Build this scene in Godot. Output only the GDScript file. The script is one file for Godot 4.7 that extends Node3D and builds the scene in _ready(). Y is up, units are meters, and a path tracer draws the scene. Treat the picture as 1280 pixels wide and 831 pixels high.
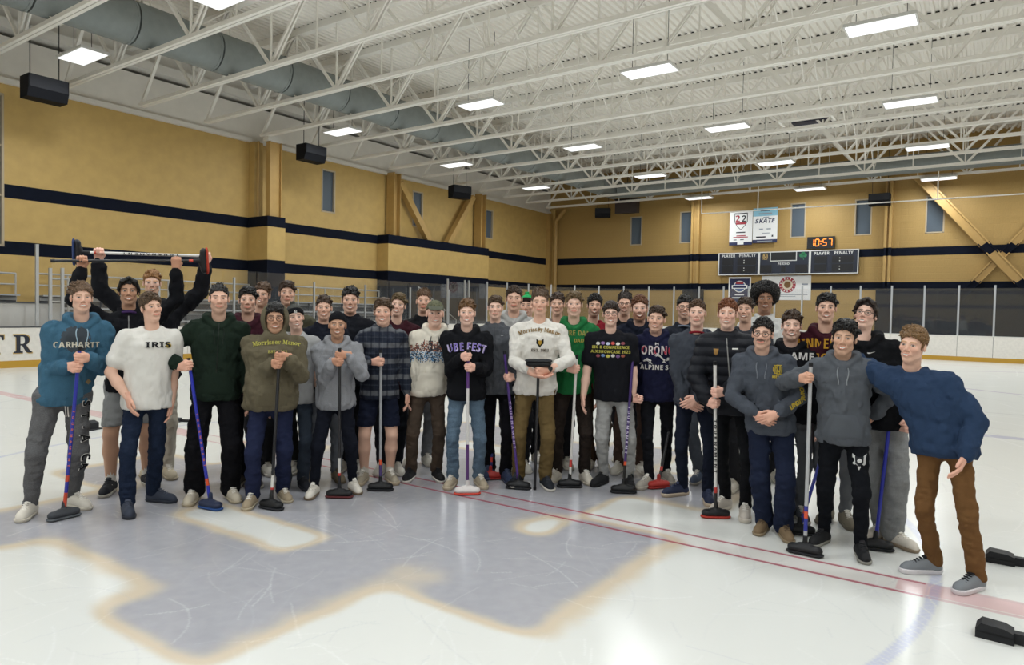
extends Node3D
# An ice rink hall with a large group of curlers on the centre ice.
# x runs to the right along the far wall, -z runs down the left wall, y is up, metres.

const FAR_Z := -38.47
const LEFT_X := -24.0
const RIGHT_X := 14.0
const REAR_Z := 29.0
const BOARD_X := -20.5
const BOARD_Z := -34.0
const DECK_Y := 10.35

var names := {}
var mats := {}
var unit_box: BoxMesh
var unit_cyl: CylinderMesh
var rng := RandomNumberGenerator.new()

func numbered(called: String) -> String:
	if not names.has(called):
		names[called] = 0
		return called
	names[called] += 1
	return "%s_%03d" % [called, names[called]]

func thing(called: String, label: String, category: String, at := Vector3.ZERO, turn := 0.0, group := "") -> Node3D:
	var o := Node3D.new()
	o.name = numbered(called)
	add_child(o)
	o.position = at
	o.rotation.y = turn
	o.set_meta("label", label)
	o.set_meta("category", category)
	if group != "":
		o.set_meta("group", group)
	return o

func struct(called: String) -> Node3D:
	var o := Node3D.new()
	o.name = called
	add_child(o)
	o.set_meta("kind", "structure")
	return o

func mesh_node(called: String, mesh: Mesh, m: Material, parent: Node, t := Transform3D.IDENTITY) -> MeshInstance3D:
	var o := MeshInstance3D.new()
	o.name = called
	o.mesh = mesh
	if m:
		o.material_override = m
	o.transform = t
	parent.add_child(o, true)
	return o

func box(called: String, m: Material, parent: Node, c: Vector3, s: Vector3, b := Basis.IDENTITY) -> MeshInstance3D:
	return mesh_node(called, unit_box, m, parent, Transform3D(b * Basis.from_scale(s), c))

func box_mm(called: String, m: Material, parent: Node, lo: Vector3, hi: Vector3) -> MeshInstance3D:
	return box(called, m, parent, (lo + hi) * 0.5, (hi - lo).abs())

# a straight member from a to b with a w x h section
func bar(called: String, m: Material, parent: Node, a: Vector3, b: Vector3, w: float, h: float, round_one := false) -> MeshInstance3D:
	var d := b - a
	var y := d.normalized()
	var side := Vector3.BACK if absf(y.z) < 0.9 else Vector3.RIGHT
	var x := y.cross(side).normalized()
	var z := x.cross(y)
	return mesh_node(called, unit_cyl if round_one else unit_box, m, parent, Transform3D(Basis(x * w, d, z * h), (a + b) * 0.5))

func hexc(c: String) -> Color:
	return Color.html(c)

func mat(key: String, c: Color, rough := 0.7, metal := 0.0, spec := 0.5) -> StandardMaterial3D:
	if mats.has(key):
		return mats[key]
	var m := StandardMaterial3D.new()
	m.resource_name = key
	m.albedo_color = c
	m.roughness = rough
	m.metallic = metal
	m.metallic_specular = spec
	mats[key] = m
	return m

func glass_mat(key: String, c: Color, a: float) -> StandardMaterial3D:
	var m := mat(key, Color(c.r, c.g, c.b, a), 0.03)
	m.transparency = BaseMaterial3D.TRANSPARENCY_ALPHA
	return m

func noise_tex(freq: float, c0: Color, c1: Color, size := 256, sd := 1) -> NoiseTexture2D:
	var n := FastNoiseLite.new()
	n.seed = sd
	n.frequency = freq
	n.fractal_octaves = 4
	var t := NoiseTexture2D.new()
	t.width = size
	t.height = size
	t.seamless = true
	t.noise = n
	var g := Gradient.new()
	g.set_color(0, c0)
	g.set_color(1, c1)
	t.color_ramp = g
	return t

func noise_normal(freq: float, strength: float, size := 256, sd := 2) -> NoiseTexture2D:
	var n := FastNoiseLite.new()
	n.seed = sd
	n.frequency = freq
	n.fractal_octaves = 3
	var t := NoiseTexture2D.new()
	t.width = size
	t.height = size
	t.seamless = true
	t.noise = n
	t.as_normal_map = true
	t.bump_strength = strength
	return t

func painted(key: String, c: Color, rough: float, sc: float, vary := 0.05) -> StandardMaterial3D:
	var m := mat(key, c, rough)
	m.albedo_texture = noise_tex(0.02, Color(1 - vary, 1 - vary, 1 - vary), Color(1, 1, 1), 256, key.hash() % 1000)
	m.uv1_triplanar = true
	m.uv1_world_triplanar = true
	m.uv1_scale = Vector3(sc, sc, sc)
	return m

func font(serif := false, bold := true) -> SystemFont:
	var key := "font%s%s" % [serif, bold]
	if not mats.has(key):
		var f := SystemFont.new()
		f.font_names = PackedStringArray(["Droid Serif" if serif else "Droid Sans"])
		f.font_weight = 700 if bold else 400
		mats[key] = f
	return mats[key]

func text_mesh(t: String, height: float, serif := false, depth := 0.004) -> TextMesh:
	var key := "text_%s_%.4f_%s_%.4f" % [t, height, serif, depth]
	if not mats.has(key):
		var m := TextMesh.new()
		m.text = t
		m.font = font(serif)
		m.font_size = 32
		m.pixel_size = height / 23.5
		m.depth = depth
		m.curve_step = 2.0
		mats[key] = m
	return mats[key]

# lettering on a flat sign: centre, right and up give its frame
func sign_text(t: String, height: float, m: Material, parent: Node, c: Vector3, b := Basis.IDENTITY, serif := false, squeeze := 1.0) -> MeshInstance3D:
	return mesh_node("lettering", text_mesh(t, height, serif), m, parent, Transform3D(b * Basis.from_scale(Vector3(squeeze, 1, 1)), c))

# a flat polygon plate in the frame b at c, thickness d
func plate(called: String, pts: PackedVector2Array, d: float, m: Material, parent: Node, t := Transform3D.IDENTITY) -> MeshInstance3D:
	var st := SurfaceTool.new()
	st.begin(Mesh.PRIMITIVE_TRIANGLES)
	if Geometry2D.is_polygon_clockwise(pts):
		pts.reverse()
	var tri := Geometry2D.triangulate_polygon(pts)
	st.set_smooth_group(-1)
	for i in range(0, tri.size(), 3):
		for k in [0, 2, 1]:
			st.add_vertex(Vector3(pts[tri[i + k]].x, pts[tri[i + k]].y, d))
		for k in [0, 1, 2]:
			st.add_vertex(Vector3(pts[tri[i + k]].x, pts[tri[i + k]].y, 0))
	for i in pts.size():
		var a := pts[i]
		var b := pts[(i + 1) % pts.size()]
		for v in [Vector3(a.x, a.y, 0), Vector3(b.x, b.y, d), Vector3(b.x, b.y, 0), Vector3(a.x, a.y, 0), Vector3(a.x, a.y, d), Vector3(b.x, b.y, d)]:
			st.add_vertex(v)
	st.generate_normals()
	return mesh_node(called, st.commit(), m, parent, t)

func ring_pts(r: float, n := 28, c := Vector2.ZERO, sy := 1.0) -> PackedVector2Array:
	var p := PackedVector2Array()
	for i in n:
		p.append(c + Vector2(cos(TAU * i / n) * r, sin(TAU * i / n) * r * sy))
	return p

# lathe of (radius, y) pairs
func lathe(pr: PackedVector2Array, n := 20) -> ArrayMesh:
	var st := SurfaceTool.new()
	st.begin(Mesh.PRIMITIVE_TRIANGLES)
	for i in n:
		var a0 := TAU * i / n
		var a1 := TAU * (i + 1) / n
		for k in pr.size() - 1:
			var p := pr[k]
			var q := pr[k + 1]
			var v0 := Vector3(cos(a0) * p.x, p.y, sin(a0) * p.x)
			var v1 := Vector3(cos(a1) * p.x, p.y, sin(a1) * p.x)
			var v2 := Vector3(cos(a1) * q.x, q.y, sin(a1) * q.x)
			var v3 := Vector3(cos(a0) * q.x, q.y, sin(a0) * q.x)
			for v in [v0, v1, v2, v0, v2, v3]:
				st.add_vertex(v)
	st.generate_normals()
	return st.commit()

func _ready() -> void:
	rng.seed = 7
	unit_box = BoxMesh.new()
	unit_cyl = CylinderMesh.new()
	unit_cyl.top_radius = 0.5
	unit_cyl.bottom_radius = 0.5
	unit_cyl.height = 1.0
	unit_cyl.radial_segments = 12
	unit_cyl.rings = 0
	# camera
	var cam := Camera3D.new()
	cam.name = "camera"
	cam.fov = 51.52
	cam.near = 0.05
	cam.far = 200.0
	cam.basis = Basis(Vector3.UP, deg_to_rad(34.948)) * Basis(Vector3.RIGHT, deg_to_rad(-1.742)) * Basis(Vector3.BACK, deg_to_rad(1.103))
	cam.position = Vector3(0, 1.68, 0)
	add_child(cam)
	cam.current = true
	# environment: a closed hall, no daylight
	var we := WorldEnvironment.new()
	we.name = "environment"
	var e := Environment.new()
	e.background_mode = Environment.BG_COLOR
	e.background_color = Color(0.02, 0.02, 0.022)
	e.tonemap_mode = Environment.TONE_MAPPER_LINEAR
	e.tonemap_exposure = 0.52
	e.sdfgi_enabled = true
	e.ssao_enabled = true
	e.ssil_enabled = true
	we.environment = e
	add_child(we)
	ceiling_lights()
	room()
	ice()
	roof()
	boards()
	stands()
	scoreboard_wall()
	ice_gear()
	var t0 := Time.get_ticks_msec()
	people()
	brooms()

const LIGHT_ENERGY := 26.0

func ceiling_lights() -> void:
	var glow := mat("diffuser", Color(1, 1, 1), 0.5)
	glow.emission_enabled = true
	glow.emission = Color(0.98, 0.99, 1.0)
	glow.emission_energy_multiplier = 2.2
	var rim := mat("fixture_white", hexc("d9d9d6"), 0.5)
	var wire := mat("wire_dark", hexc("2a2a2c"), 0.5)
	var frame_mesh := BoxMesh.new()
	frame_mesh.size = Vector3(1.42, 0.07, 0.70)
	var glow_mesh := BoxMesh.new()
	glow_mesh.size = Vector3(1.34, 0.012, 0.62)
	for x in [-19.7, -13.35, -7.7, -2.25, 3.2, 8.7]:
		for z in [-36.6, -30.1, -23.65, -17.15, -8.4, -2.0, 5.0, 12.0, 20.0]:
			if z < -35.0 and x < -15.0:
				continue
			var y := 8.02 if z < -35.0 else 8.10
			var where := "hanging over the open middle of the rink"
			if z < -35.0:
				where = "hanging close in front of the far wall"
			elif x < -19.0:
				where = "hanging between the long grey duct and the left wall"
			elif x > 8.0:
				where = "hanging beside the right-hand wall"
			var l := thing("ceiling_light", "white rectangular light panel " + where, "light", Vector3(x, y, z), 0.0, "ceiling light panels")
			mesh_node("frame", frame_mesh, rim, l, Transform3D(Basis.IDENTITY, Vector3(0, 0.04, 0)))
			mesh_node("diffuser", glow_mesh, glow, l, Transform3D(Basis.IDENTITY, Vector3(0, 0.001, 0)))
			for s in [-0.5, 0.5]:
				bar("hanger", wire, l, Vector3(s, 0.07, 0), Vector3(s, 2.15, 0), 0.012, 0.012)
			var a := AreaLight3D.new()
			a.name = "panel_light"
			a.area_size = Vector2(1.34, 0.62)
			a.light_energy = LIGHT_ENERGY
			a.light_color = Color(0.97, 0.99, 1.0)
			a.shadow_enabled = true
			a.area_range = 90.0
			a.rotation_degrees = Vector3(-90, 0, 0)
			a.position = Vector3(0, -0.012, 0)
			l.add_child(a)

# one painted band of a wall, pierced by recessed slot windows [along_from, along_to]
func wall_band(w: Node3D, on_x: bool, at: float, into: float, from: float, to: float, y0: float, y1: float, m: Material, holes := []) -> void:
	var cuts := [[from, to, y0, y1]]
	for h in holes:
		var next := []
		for c in cuts:
			if h[0] >= c[1] or h[1] <= c[0] or h[2] >= c[3] or h[3] <= c[2]:
				next.append(c)
				continue
			if h[0] > c[0]:
				next.append([c[0], h[0], c[2], c[3]])
			if h[1] < c[1]:
				next.append([h[1], c[1], c[2], c[3]])
			var a := maxf(c[0], h[0])
			var b := minf(c[1], h[1])
			if h[2] > c[2]:
				next.append([a, b, c[2], h[2]])
			if h[3] < c[3]:
				next.append([a, b, h[3], c[3]])
		cuts = next
	for c in cuts:
		if on_x:
			box_mm("wall_panel", m, w, Vector3(at + into, c[2], c[0]), Vector3(at, c[3], c[1]))
		else:
			box_mm("wall_panel", m, w, Vector3(c[0], c[2], at + into), Vector3(c[1], c[3], at))

func slot_window(n: int, on_x: bool, at: float, a0: float, a1: float, y0: float, y1: float, rows := 1) -> void:
	var w := struct("window_%d" % n)
	var fm := mat("window_frame", hexc("b5a68c"), 0.5)
	var gm := mat("window_glass", hexc("59636d"), 0.4, 0.0, 0.3)
	var t := 0.06
	var f := func(called: String, m: Material, p0: float, p1: float, q0: float, q1: float, d0: float, d1: float) -> void:
		if on_x:
			box_mm(called, m, w, Vector3(at + d0, q0, p0), Vector3(at + d1, q1, p1))
		else:
			box_mm(called, m, w, Vector3(p0, q0, at + d0), Vector3(p1, q1, at + d1))
	f.call("frame_jamb", fm, a0, a0 + t, y0, y1, -0.14, 0.015)
	f.call("frame_jamb", fm, a1 - t, a1, y0, y1, -0.14, 0.015)
	f.call("frame_head", fm, a0, a1, y1 - t, y1, -0.14, 0.015)
	f.call("frame_sill", fm, a0, a1, y0, y0 + t, -0.14, 0.015)
	for i in rows:
		var q0 := lerpf(y0 + t, y1 - t, float(i) / rows)
		var q1 := lerpf(y0 + t, y1 - t, float(i + 1) / rows)
		f.call("pane", gm, a0 + t, a1 - t, q0, q1, -0.13, -0.1)
		if i > 0:
			f.call("mullion", fm, a0, a1, q0 - 0.03, q0 + 0.03, -0.14, -0.02)

func room() -> void:
	var gold := painted("wall_gold", hexc("c7a765"), 0.62, 0.35, 0.06)
	var gold_far := painted("wall_gold_block", hexc("b29256"), 0.62, 0.35, 0.06)
	var rib := Image.create(64, 64, false, Image.FORMAT_RGBA8)
	for i in 64:
		for j in 64:
			var v := 0.6 + 0.4 * smoothstep(0.0, 5.0, absf(i - 32.0)) * smoothstep(0.0, 4.0, absf(j - 32.0))
			rib.set_pixel(i, j, Color(v, v, v))
	rib.bump_map_to_normal_map(2.0)
	gold_far.normal_enabled = true
	gold_far.normal_texture = ImageTexture.create_from_image(rib)
	gold_far.uv1_scale = Vector3(3.2, 3.2, 3.2)
	var navy := painted("wall_navy", hexc("141927"), 0.7, 0.35, 0.12)
	navy.metallic_specular = 0.2
	var white := painted("wall_white", hexc("ebe7df"), 0.7, 0.3, 0.03)
	var trim := mat("trim_white", hexc("e3e0d9"), 0.6)
	var dark_glass := mat("dark_panel", hexc("161a24"), 0.35, 0.0, 0.2)
	var dframe := mat("dark_frame", hexc("141824"), 0.6, 0.0, 0.2)
	var steel := painted("steel_gold", hexc("bd9a5c"), 0.5, 0.5, 0.05)
	# left wall
	var w := struct("wall_left")
	var lw := [[-20.52, -19.76, 5.84, 7.70], [-26.22, -25.44, 5.84, 7.63], [-32.2, -31.42, 5.84, 7.5], [-8.1, -4.0, 3.31, 7.78]]
	for r in [[-0.3, 3.08, gold], [3.08, 3.48, navy], [3.48, 4.75, gold], [4.75, 5.15, navy], [5.15, 8.08, gold], [8.08, 9.46, white], [9.60, 11.0, white]]:
		wall_band(w, true, LEFT_X, -0.35, FAR_Z, REAR_Z, r[0], r[1], r[2], lw)
	box_mm("cornice", trim, w, Vector3(LEFT_X, 8.06, FAR_Z), Vector3(LEFT_X + 0.14, 8.22, REAR_Z))
	# an open slot under the eave beam, with the outer wall sheet behind it
	box_mm("outer_sheet", white, w, Vector3(LEFT_X - 0.95, 8.9, FAR_Z), Vector3(LEFT_X - 0.85, 10.2, REAR_Z))
	box_mm("slot_floor", white, w, Vector3(LEFT_X - 0.9, 9.3, FAR_Z), Vector3(LEFT_X - 0.3, 9.4, REAR_Z))
	box_mm("slot_top", white, w, Vector3(LEFT_X - 0.9, 9.7, FAR_Z), Vector3(LEFT_X - 0.3, 9.8, REAR_Z))
	box_mm("eave_beam", trim, w, Vector3(LEFT_X, 9.60, FAR_Z), Vector3(LEFT_X + 0.3, 9.9, REAR_Z))
	slot_window(1, true, LEFT_X, lw[0][0], lw[0][1], lw[0][2], lw[0][3])
	slot_window(2, true, LEFT_X, lw[1][0], lw[1][1], lw[1][2], lw[1][3])
	slot_window(3, true, LEFT_X, lw[2][0], lw[2][1], lw[2][2], lw[2][3])
	slot_window(4, true, LEFT_X, lw[3][0], lw[3][1], lw[3][2], lw[3][3], 3)
	# pilaster with a steel column
	var p := struct("trim_1")
	for r in [[-0.2, 3.08, navy], [3.08, 3.48, navy], [3.48, 4.75, gold], [4.75, 5.15, navy]]:
		box_mm("pilaster_block", r[2], p, Vector3(LEFT_X, r[0], -17.0), Vector3(LEFT_X + 1.24, r[1], -16.2))
	box_mm("column_flange", steel, p, Vector3(LEFT_X + 0.95, 5.15, -16.85), Vector3(LEFT_X + 1.2, 8.0, -16.82))
	box_mm("column_flange", steel, p, Vector3(LEFT_X + 0.95, 5.15, -16.35), Vector3(LEFT_X + 1.2, 8.0, -16.32))
	box_mm("column_web", steel, p, Vector3(LEFT_X + 1.06, 5.15, -16.82), Vector3(LEFT_X + 1.09, 8.0, -16.35))
	box_mm("column_cap", trim, p, Vector3(LEFT_X + 0.9, 8.0, -16.95), Vector3(LEFT_X + 1.24, 8.24, -16.2))
	bar("conduit", steel, p, Vector3(LEFT_X + 0.5, 5.15, -16.3), Vector3(LEFT_X + 0.5, 8.06, -16.3), 0.1, 0.1, true)
	box_mm("chase", gold, p, Vector3(LEFT_X, 5.15, -16.6), Vector3(LEFT_X + 0.35, 8.06, -16.22))
	# second, longer bay that stands out from the wall
	var q := struct("trim_2")
	for r in [[2.95, 3.08, navy], [3.08, 3.48, navy], [3.48, 4.75, gold], [4.75, 5.17, navy]]:
		box_mm("bay_block", r[2], q, Vector3(LEFT_X, r[0], -30.9), Vector3(LEFT_X + 0.72, r[1], -23.1))
	box_mm("bay_base", dframe, q, Vector3(LEFT_X, -0.2, -30.9), Vector3(LEFT_X + 0.66, 2.95, -23.1))
	for i in 6:
		var z0 := -23.2 - i * 1.28
		box_mm("bay_pane", dark_glass, q, Vector3(LEFT_X + 0.6, 0.9, z0 - 1.2), Vector3(LEFT_X + 0.7, 2.9, z0))
	for z in [-23.55, -30.3]:
		box_mm("column_flange", steel, q, Vector3(LEFT_X + 0.1, 5.15, z - 0.46), Vector3(LEFT_X + 0.6, 8.15, z - 0.42))
		box_mm("column_flange", steel, q, Vector3(LEFT_X + 0.1, 5.15, z - 0.04), Vector3(LEFT_X + 0.6, 8.15, z))
		box_mm("column_web", steel, q, Vector3(LEFT_X + 0.33, 5.15, z - 0.42), Vector3(LEFT_X + 0.37, 8.15, z - 0.04))
	bar("brace", steel, q, Vector3(LEFT_X + 0.4, 7.75, -24.1), Vector3(LEFT_X + 0.4, 5.15, -26.25), 0.3, 0.3)
	bar("brace", steel, q, Vector3(LEFT_X + 0.4, 7.9, -29.75), Vector3(LEFT_X + 0.4, 5.15, -27.7), 0.3, 0.3)
	# columns and a pipe in the corner
	var cc := struct("trim_3")
	box_mm("column", steel, cc, Vector3(LEFT_X, 0, FAR_Z + 0.1), Vector3(LEFT_X + 0.25, 8.06, FAR_Z + 0.45))
	box_mm("corner_chase", gold, cc, Vector3(LEFT_X, 0, FAR_Z), Vector3(LEFT_X + 0.45, 8.3, FAR_Z + 0.12))
	bar("pipe", steel, cc, Vector3(LEFT_X + 0.62, 2.5, FAR_Z + 0.3), Vector3(LEFT_X + 0.62, 7.6, FAR_Z + 0.3), 0.26, 0.26, true)
	bar("pipe_elbow", steel, cc, Vector3(LEFT_X + 0.62, 7.55, FAR_Z + 0.3), Vector3(LEFT_X + 1.3, 8.25, FAR_Z + 0.3), 0.25, 0.25, true)
	# far wall
	var f := struct("wall_far")
	var fw := [[-18.28, -17.5, 5.82, 7.55], [-15.13, -14.33, 5.82, 7.65], [-9.02, -8.25, 5.86, 7.68], [-5.93, -5.15, 5.84, 7.65], [-2.85, -2.07, 5.8, 7.6], [2.3, 3.1, 5.8, 7.6], [8.0, 8.8, 5.8, 7.6]]
	for r in [[-0.3, 3.08, gold_far], [3.08, 3.48, navy], [3.48, 4.75, gold_far], [4.75, 5.15, navy], [5.15, 11.0, gold_far]]:
		wall_band(f, false, FAR_Z, -0.35, LEFT_X, RIGHT_X, r[0], r[1], r[2], fw)
	for i in fw.size():
		slot_window(5 + i, false, FAR_Z, fw[i][0], fw[i][1], fw[i][2], fw[i][3])
	var d := struct("window_20")
	box_mm("dark_wall", dframe, d, Vector3(-4.86, -0.2, FAR_Z), Vector3(RIGHT_X, 3.08, FAR_Z + 0.05))
	for i in 7:
		box_mm("dark_pane", dark_glass, d, Vector3(-4.8 + i * 2.65, 0.8, FAR_Z + 0.03), Vector3(-4.8 + i * 2.65 + 2.58, 3.02, FAR_Z + 0.09))
	# columns on the far wall
	var fc := struct("trim_4")
	for x in [-14.33, -4.55]:
		var wd := 0.47 if x < -10.0 else 0.33
		for r in [[3.08, 3.48, navy], [3.48, 4.75, steel], [4.75, 5.15, navy], [5.15, 8.6, steel]]:
			box_mm("column_flange", r[2], fc, Vector3(x, r[0], FAR_Z), Vector3(x + 0.12, r[1], FAR_Z + 0.35))
			box_mm("column_flange", r[2], fc, Vector3(x + wd - 0.12, r[0], FAR_Z), Vector3(x + wd, r[1], FAR_Z + 0.35))
			box_mm("column_web", r[2], fc, Vector3(x, r[0], FAR_Z), Vector3(x + wd, r[1], FAR_Z + 0.2))
	box_mm("column_base", navy, fc, Vector3(-14.68, 0, FAR_Z), Vector3(-13.6, 3.14, FAR_Z + 0.5))
	box_mm("column_base", navy, fc, Vector3(-4.75, 0, FAR_Z), Vector3(-4.1, 3.14, FAR_Z + 0.4))
	# crossed steel braces painted with the stripes
	var xb := struct("trim_5")
	for s in [[Vector2(-3.6, 9.0), Vector2(1.5, 2.7), 0.44, 0.3], [Vector2(3.6, 8.9), Vector2(-1.35, 2.7), 0.36, 0.05]]:
		var a: Vector2 = s[0]
		var b: Vector2 = s[1]
		var ys := [a.y, 5.15, 4.75, 3.48, b.y]
		for i in 4:
			var t0: float = (a.y - ys[i]) / (a.y - b.y)
			var t1: float = (a.y - ys[i + 1]) / (a.y - b.y)
			var pa := a.lerp(b, t0)
			var pb := a.lerp(b, t1)
			var zz: float = FAR_Z + 0.15 + s[3]
			bar("brace", [steel, navy, steel, navy][i], xb, Vector3(pa.x, pa.y, zz), Vector3(pb.x, pb.y, zz), s[2], 0.2)
			bar("brace_lip", [steel, navy, steel, navy][i], xb, Vector3(pa.x - s[2] * 0.5, pa.y, zz + 0.06), Vector3(pb.x - s[2] * 0.5, pb.y, zz + 0.06), 0.05, 0.26)
			bar("brace_lip", [steel, navy, steel, navy][i], xb, Vector3(pa.x + s[2] * 0.5, pa.y, zz + 0.06), Vector3(pb.x + s[2] * 0.5, pb.y, zz + 0.06), 0.05, 0.26)
	# the two sides that lie behind the camera
	var wr := struct("wall_right")
	for r in [[-0.3, 3.08, gold], [3.08, 3.48, navy], [3.48, 4.75, gold], [4.75, 5.15, navy], [5.15, 8.08, gold], [8.08, 11.0, white]]:
		box_mm("wall_panel", r[2], wr, Vector3(RIGHT_X, r[0], FAR_Z), Vector3(RIGHT_X + 0.35, r[1], REAR_Z))
	var wb := struct("wall_rear")
	for r in [[-0.3, 3.08, gold], [3.08, 3.48, navy], [3.48, 4.75, gold], [4.75, 5.15, navy], [5.15, 11.0, gold]]:
		box_mm("wall_panel", r[2], wb, Vector3(LEFT_X, r[0], REAR_Z), Vector3(RIGHT_X, r[1], REAR_Z + 0.35))

const ICE_LO := Vector2(-12.0, -10.0)
const ICE_HI := Vector2(1.6, 0.4)

func ice() -> void:
	var fl := struct("floor")
	# everything beyond the boards: rubber matting
	box_mm("slab", painted("rubber_floor", hexc("3c3d40"), 0.8, 0.6, 0.2), fl, Vector3(LEFT_X, -0.3, FAR_Z), Vector3(RIGHT_X, -0.02, REAR_Z))
	var base := hexc("d9dad6")
	# markings frozen into the near ice, 1 cm to the pixel
	var w := int((ICE_HI.x - ICE_LO.x) * 100)
	var h := int((ICE_HI.y - ICE_LO.y) * 100)
	var im := Image.create(w, h, false, Image.FORMAT_RGBA8)
	im.fill(base)
	# the big interlocked monogram at centre ice
	var c := Vector2(-4.75, -4.95)
	var rects := [[-2.88, 2.88, -1.52, 1.52], [1.90, 2.88, 1.50, 2.03], [-1.72, 1.72, 1.50, 2.87], [0.72, 1.72, 2.85, 3.21]]
	var holes := [[-0.70, 0.78, 1.6, 1.96], [1.70, 1.98, 0.13, 0.62], [2.0, 3.4, -0.85, 0.03]]
	var n := 2.0
	var lw := 340
	var lh := 360
	var lo := c - Vector2(lw, lh) * 0.01
	var mk := Image.create(lw, lh, false, Image.FORMAT_RF)
	for i in lw:
		for j in lh:
			var p := Vector2((i + 0.5) * 0.02, (j + 0.5) * 0.02) + lo - c
			var ax := absf(p.x)
			var ay := absf(p.y)
			var inside := 0.0
			for r in rects:
				if ax < r[1] and ax > (r[0] if r[0] > 0 else -1.0) and ay < r[3] and ay > (r[2] if r[2] > 0 else -1.0):
					inside = 1.0
			for r in holes:
				if p.x > r[0] and p.x < r[1] and p.y > r[2] and p.y < r[3]:
					inside = 0.0
				if -p.x > r[0] and -p.x < r[1] and -p.y > r[2] and -p.y < r[3]:
					inside = 0.0
			mk.set_pixel(i, j, Color(inside, 0, 0))
	mk.resize(lw / 4, lh / 4, Image.INTERPOLATE_BILINEAR)
	mk.resize(lw / 10, lh / 10, Image.INTERPOLATE_BILINEAR)
	mk.resize(lw, lh, Image.INTERPOLATE_CUBIC)
	var lg := Image.create(lw, lh, false, Image.FORMAT_RGBA8)
	var grey := hexc("a6a6ac")
	var tan := hexc("cdbfaa")
	var fn := FastNoiseLite.new()
	fn.frequency = 0.05
	fn.seed = 3
	for i in lw:
		for j in lh:
			var v := mk.get_pixel(i, j).r + 0.10 * fn.get_noise_2d(i, j)
			var k := base.lerp(tan, smoothstep(0.12, 0.50, v))
			k = k.lerp(grey.lightened(0.06 * fn.get_noise_2d(i * 3.0, j * 3.0 + 400.0)), smoothstep(0.55, 1.0, v))
			lg.set_pixel(i, j, Color(k.r, k.g, k.b, smoothstep(0.03, 0.2, v)))
	lg.resize(lw * 2, lh * 2, Image.INTERPOLATE_CUBIC)
	im.blend_rect(lg, Rect2i(0, 0, lw * 2, lh * 2), Vector2i((lo - ICE_LO) * 100.0))
	var stripe := func(x0: float, x1: float, z0: float, z1: float, k: Color) -> void:
		var s := Image.create(maxi(1, int((x1 - x0) * 100)), maxi(1, int((z1 - z0) * 100)), false, Image.FORMAT_RGBA8)
		s.fill(k)
		im.blend_rect(s, Rect2i(Vector2i.ZERO, s.get_size()), Vector2i((Vector2(x0, z0) - ICE_LO) * 100.0))
	# centre line: pale red with two darker edges
	stripe.call(-12.0, 1.6, -5.08, -4.84, Color(0.78, 0.45, 0.48, 0.05))
	stripe.call(-0.45, 1.6, -5.06, -4.86, Color(0.80, 0.45, 0.48, 0.30))
	stripe.call(-12.0, -8.4, -5.06, -4.86, Color(0.80, 0.45, 0.48, 0.30))
	for z in [-5.10, -4.855]:
		stripe.call(-12.0, 1.6, z, z + 0.05, Color(0.66, 0.26, 0.32, 0.22))
		stripe.call(-6.5, -0.3, z + 0.01, z + 0.04, Color(0.58, 0.18, 0.25, 0.55))
	# centre circle, thin pale blue
	for a in 5200:
		var t := TAU * a / 5200.0
		for k in 7:
			var q := (c + Vector2(cos(t), sin(t)) * (4.47 + k * 0.011) - ICE_LO) * 100.0
			if q.x >= 0 and q.y >= 0 and q.x < w and q.y < h and (q.y > 740 or absf(cos(t)) > 0.7):
				var o := im.get_pixelv(Vector2i(q))
				im.set_pixelv(Vector2i(q), o.lerp(Color(0.56, 0.60, 0.82), 0.08 if k in [0, 6] else 0.17))
	# skate marks
	rng.seed = 11
	for i in 2600:
		var p := Vector2(rng.randf() * w, rng.randf() * h)
		var a := rng.randf() * TAU
		var bend := rng.randf_range(-0.02, 0.02)
		var up := rng.randf() < 0.6
		var k := Color(1, 1, 1) if up else Color(0.72, 0.73, 0.76)
		var al := rng.randf_range(0.04, 0.2)
		for s in rng.randi_range(10, 70):
			p += Vector2(cos(a), sin(a))
			a += bend
			if p.x < 0 or p.y < 0 or p.x >= w or p.y >= h:
				break
			im.set_pixelv(Vector2i(p), im.get_pixelv(Vector2i(p)).lerp(k, al))
	var near := mat("ice_near", Color(1, 1, 1), 0.22, 0.0, 0.4)
	near.albedo_texture = ImageTexture.create_from_image(im)
	near.texture_repeat = false
	# far ice, 3 cm to the pixel
	var fw := int((10.6 + 20.5) * 33)
	var fh := int((25.0 + 34.0) * 33)
	var far := Image.create(fw, fh, false, Image.FORMAT_RGBA8)
	far.fill(base)
	var O := Vector2(BOARD_X, BOARD_Z)
	var fs := func(x0: float, x1: float, z0: float, z1: float, k: Color) -> void:
		var s := Image.create(maxi(1, int((x1 - x0) * 33)), maxi(1, int((z1 - z0) * 33)), false, Image.FORMAT_RGBA8)
		s.fill(k)
		far.blend_rect(s, Rect2i(Vector2i.ZERO, s.get_size()), Vector2i((Vector2(x0, z0) - O) * 33.0))
	fs.call(-20.5, 10.6, -5.08, -4.84, Color(0.80, 0.45, 0.48, 0.35))
	fs.call(-20.5, 10.6, -12.35, -12.05, Color(0.52, 0.52, 0.72, 0.32))
	fs.call(-20.5, 10.6, 2.2, 2.5, Color(0.52, 0.52, 0.72, 0.32))
	fs.call(-20.5, 10.6, -15.35, -15.27, Color(0.5, 0.5, 0.55, 0.2))
	fs.call(-20.5, 10.6, -30.6, -30.52, Color(0.75, 0.4, 0.45, 0.4))
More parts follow.
